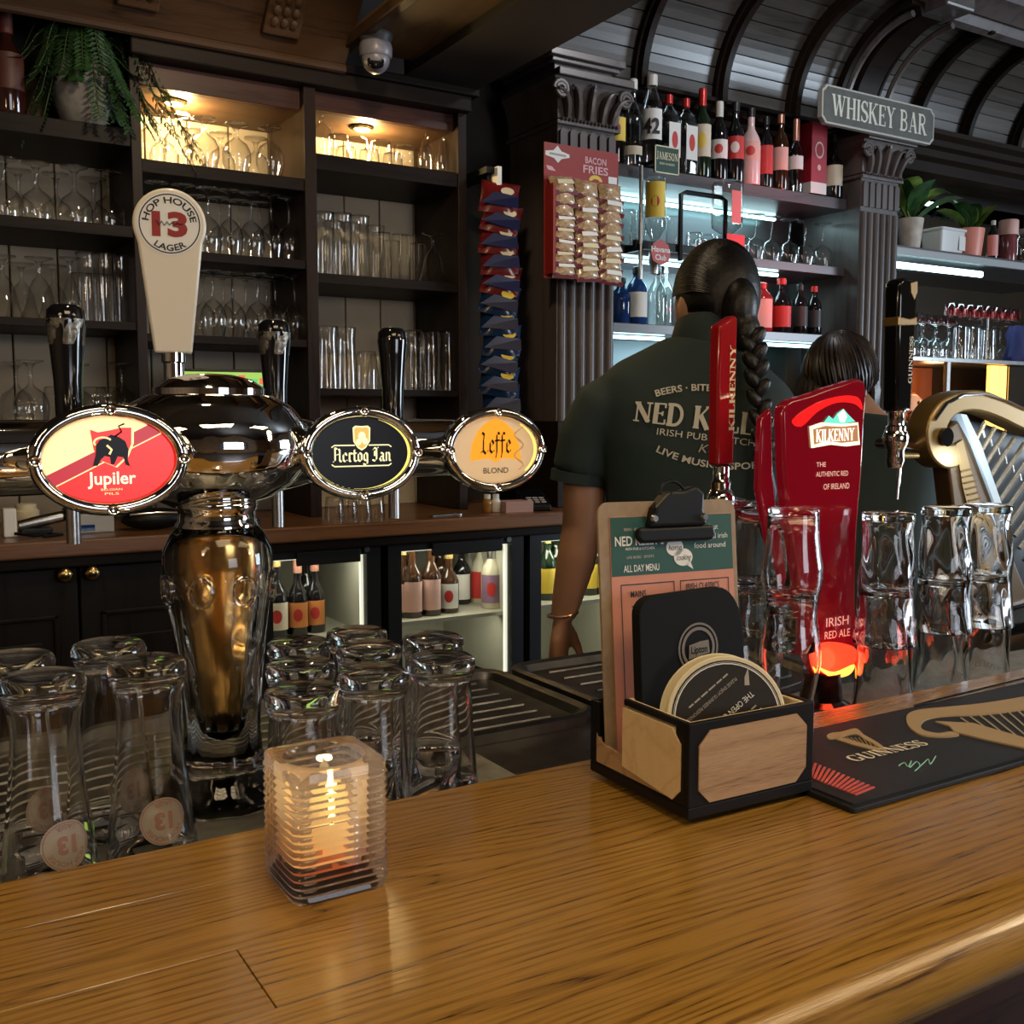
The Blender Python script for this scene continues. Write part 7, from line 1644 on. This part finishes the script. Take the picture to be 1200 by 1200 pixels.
mesh_obj('hair_knot', remesh(k_, .006, 3, 'hair_knot'), HAIR, w1, 180)
pts = [(.118, -.080, 1.585), (.122, -.108, 1.545), (.125, -.122, 1.50), (.130, -.128, 1.45), (.136, -.128, 1.40), (.142, -.124, 1.355)]
nb_ = 15
for k in range(nb_):
    s_ = k / (nb_ - 1) * (len(pts) - 1); i = min(len(pts) - 2, int(s_)); q = Vector(pts[i]).lerp(Vector(pts[i + 1]), s_ - i)
    sd = -1 if k % 2 else 1; r_ = .018 * (1 - .35 * k / nb_)
    e = MB(); e.M = Matrix.Translation((q.x + sd * .008, q.y, Z(q.z))) @ Matrix.Rotation(sd * radians(35), 4, 'Y'); e._ell((0, 0, 0), (r_ * .75, r_ * .8, r_ * 1.35), 14, 10); e.build('braid_strand', HAIR, w1)
MB().tube([(.142, -.124, Z(1.35)), (.146, -.122, Z(1.31)), (.140, -.120, Z(1.26)), (.150, -.118, Z(1.22))], [.013, .019, .016, .003], 12).build('braid_tail', HAIR, w1)
MB().tube([(Lw[0] + .029 * cos(a), Lw[1] + .029 * sin(a), Lw[2] + .006 + .004 * cos(a)) for a in [2 * PI * k / 24 for k in range(25)]], .0028, 8).build('bangle', mat('rose_gold', (.75, .42, .28), .25, .9), w1)
MB()._ell(HP(-.079, -.006, -.042), (.004, .004, .007), 10, 6).build('earring', CHROME, w1)

# --- colleague bending behind
p = atd(985, 490, 2.62 * PS); A2 = radians(62)
w2_ = thing('person', 'second bartender in green shirt bending down with dark brown hair', 'person', (p.x, p.y, .018), -A2); w2_.scale = (PS, PS, PS)
b = MB()
rings(b, [(.07, -.10, Z(.92), .14, .10), (.07, -.06, Z(1.10), .13, .095), (.06, .03, Z(1.30), .15, .10), (.05, .10, Z(1.40), .15, .08), (.04, .14, Z(1.45), .06, .05)])
b.tube([(.04, .12, Z(1.42)), (-.01, .18, Z(1.47)), (-.03, .20, Z(1.50))], [.055, .052, .05], 16)
HP2 = head(b, (-.060, .215, Z(1.545)), radians(30))
for sx in (-1, 1):
    wr = (.05 + sx * .17, .42, Z(1.08)); b.tube([(.05 + sx * .12, .08, Z(1.36)), (.05 + sx * .19, .16, Z(1.26)), (.05 + sx * .20, .24, Z(1.16)), wr], [.05, .045, .04, .026], 14); hand(b, wr, (0, 1, -.4), (-sx, 0, .2), (0, -.3, -1))
    x_ = .07 + sx * .09; b.tube([(x_, -.10, Z(.95)), (x_, -.08, Z(.55)), (x_, -.09, Z(.20))], [.085, .056, .036], 14); b.tube([(x_, -.12, Z(.15)), (x_, .06, Z(.14))], [.03, .026], 10)
body2 = mesh_obj('body', remesh(b, .008, 4, 'body'), SKIN, w2_, 180); face_bits(HP2, body2)
s = MB()
rings(s, [(.07, -.10, Z(.86), .165, .125), (.07, -.08, Z(1.02), .158, .118), (.065, -.02, Z(1.20), .165, .118), (.058, .05, Z(1.33), .178, .112), (.05, .09, Z(1.41), .165, .085), (.03, .12, Z(1.455), .080, .065)], 30, tilt=.12)
for sx in (-1, 1): s.tube([(.05 + sx * .11, .07, Z(1.385)), (.05 + sx * .165, .10, Z(1.33)), (.05 + sx * .195, .16, Z(1.25))], [.066, .062, .056], 18)
sh2 = mesh_obj('polo_shirt', remesh(s, .009, 6, 'polo_shirt'), SHIRT, w2_, 180)
t = MB(); rings(t, [(.07, -.10, Z(.75), .165, .115), (.07, -.10, Z(.92), .16, .11)])
for sx in (-1, 1): t.tube([(.07 + sx * .09, -.10, Z(.85)), (.07 + sx * .09, -.08, Z(.55)), (.07 + sx * .09, -.09, Z(.19))], [.095, .075, .064], 16)
mesh_obj('trousers', remesh(t, .012, 4, 'trousers'), TROU, w2_, 180)
for sx in (-1, 1):
    h_ = MB(); h_.tube([(.07 + sx * .09, -.15, .03), (.07 + sx * .09, -.03, .034), (.07 + sx * .09, .09, .024)], [.036, .042, .028], 12); h_.v = [(a, q, max(.0005, c)) for a, q, c in h_.v]; h_.build('shoe', BLACK, w2_)
hm = MB(); o = MB()._ell((0, 0, 0), (.092, .108, .112), 26, 16); keep = [fc for fc in o.f if not (sum(o.v[i][1] for i in fc) / len(fc) > .072 and sum(o.v[i][2] for i in fc) / len(fc) < .05)]
hm.add([HP2(q[0] * (1 + .03 * sin(q[2] * 90 + q[1] * 40)), q[1] - .012, q[2] + .012) for q in o.v], keep); hc = hm.build('hair', HAIRB, w2_, 180); so = hc.modifiers.new('thickness', 'SOLIDIFY'); so.thickness = .014; so.offset = -1
rn = random.Random(9)
for k in range(120):
    a = 2 * PI * k / 120 + rn.uniform(-.05, .05); e_ = rn.uniform(1.5, 2.1)
    MB().tube([HP2((.094 + w_) * sin(t_q) * sin(a + .25 * t_q), (.110 + w_) * sin(t_q) * -cos(a + .25 * t_q) - .012, (.114 + w_) * cos(t_q) + .012) for t_q, w_ in [(.12 + e_ * q / 7, rn.uniform(0, .004)) for q in range(8)]], [.003, .0045, .005, .005, .005, .0045, .004, .001], 5).build('hair_strand', HAIRB, hc)
for k in range(34):
    a = rn.uniform(-2.0, 2.0); MB().tube([HP2(.085 * sin(a), -.085 * cos(a), .03), HP2(.100 * sin(a), -.100 * cos(a), -.03), HP2(.098 * sin(a + .1), -.098 * cos(a + .1), -.085), HP2(.085 * sin(a + .2), -.09 * cos(a + .2), -.125)], [.010, .011, .009, .002], 7).build('hair_lock', HAIRB, hc)
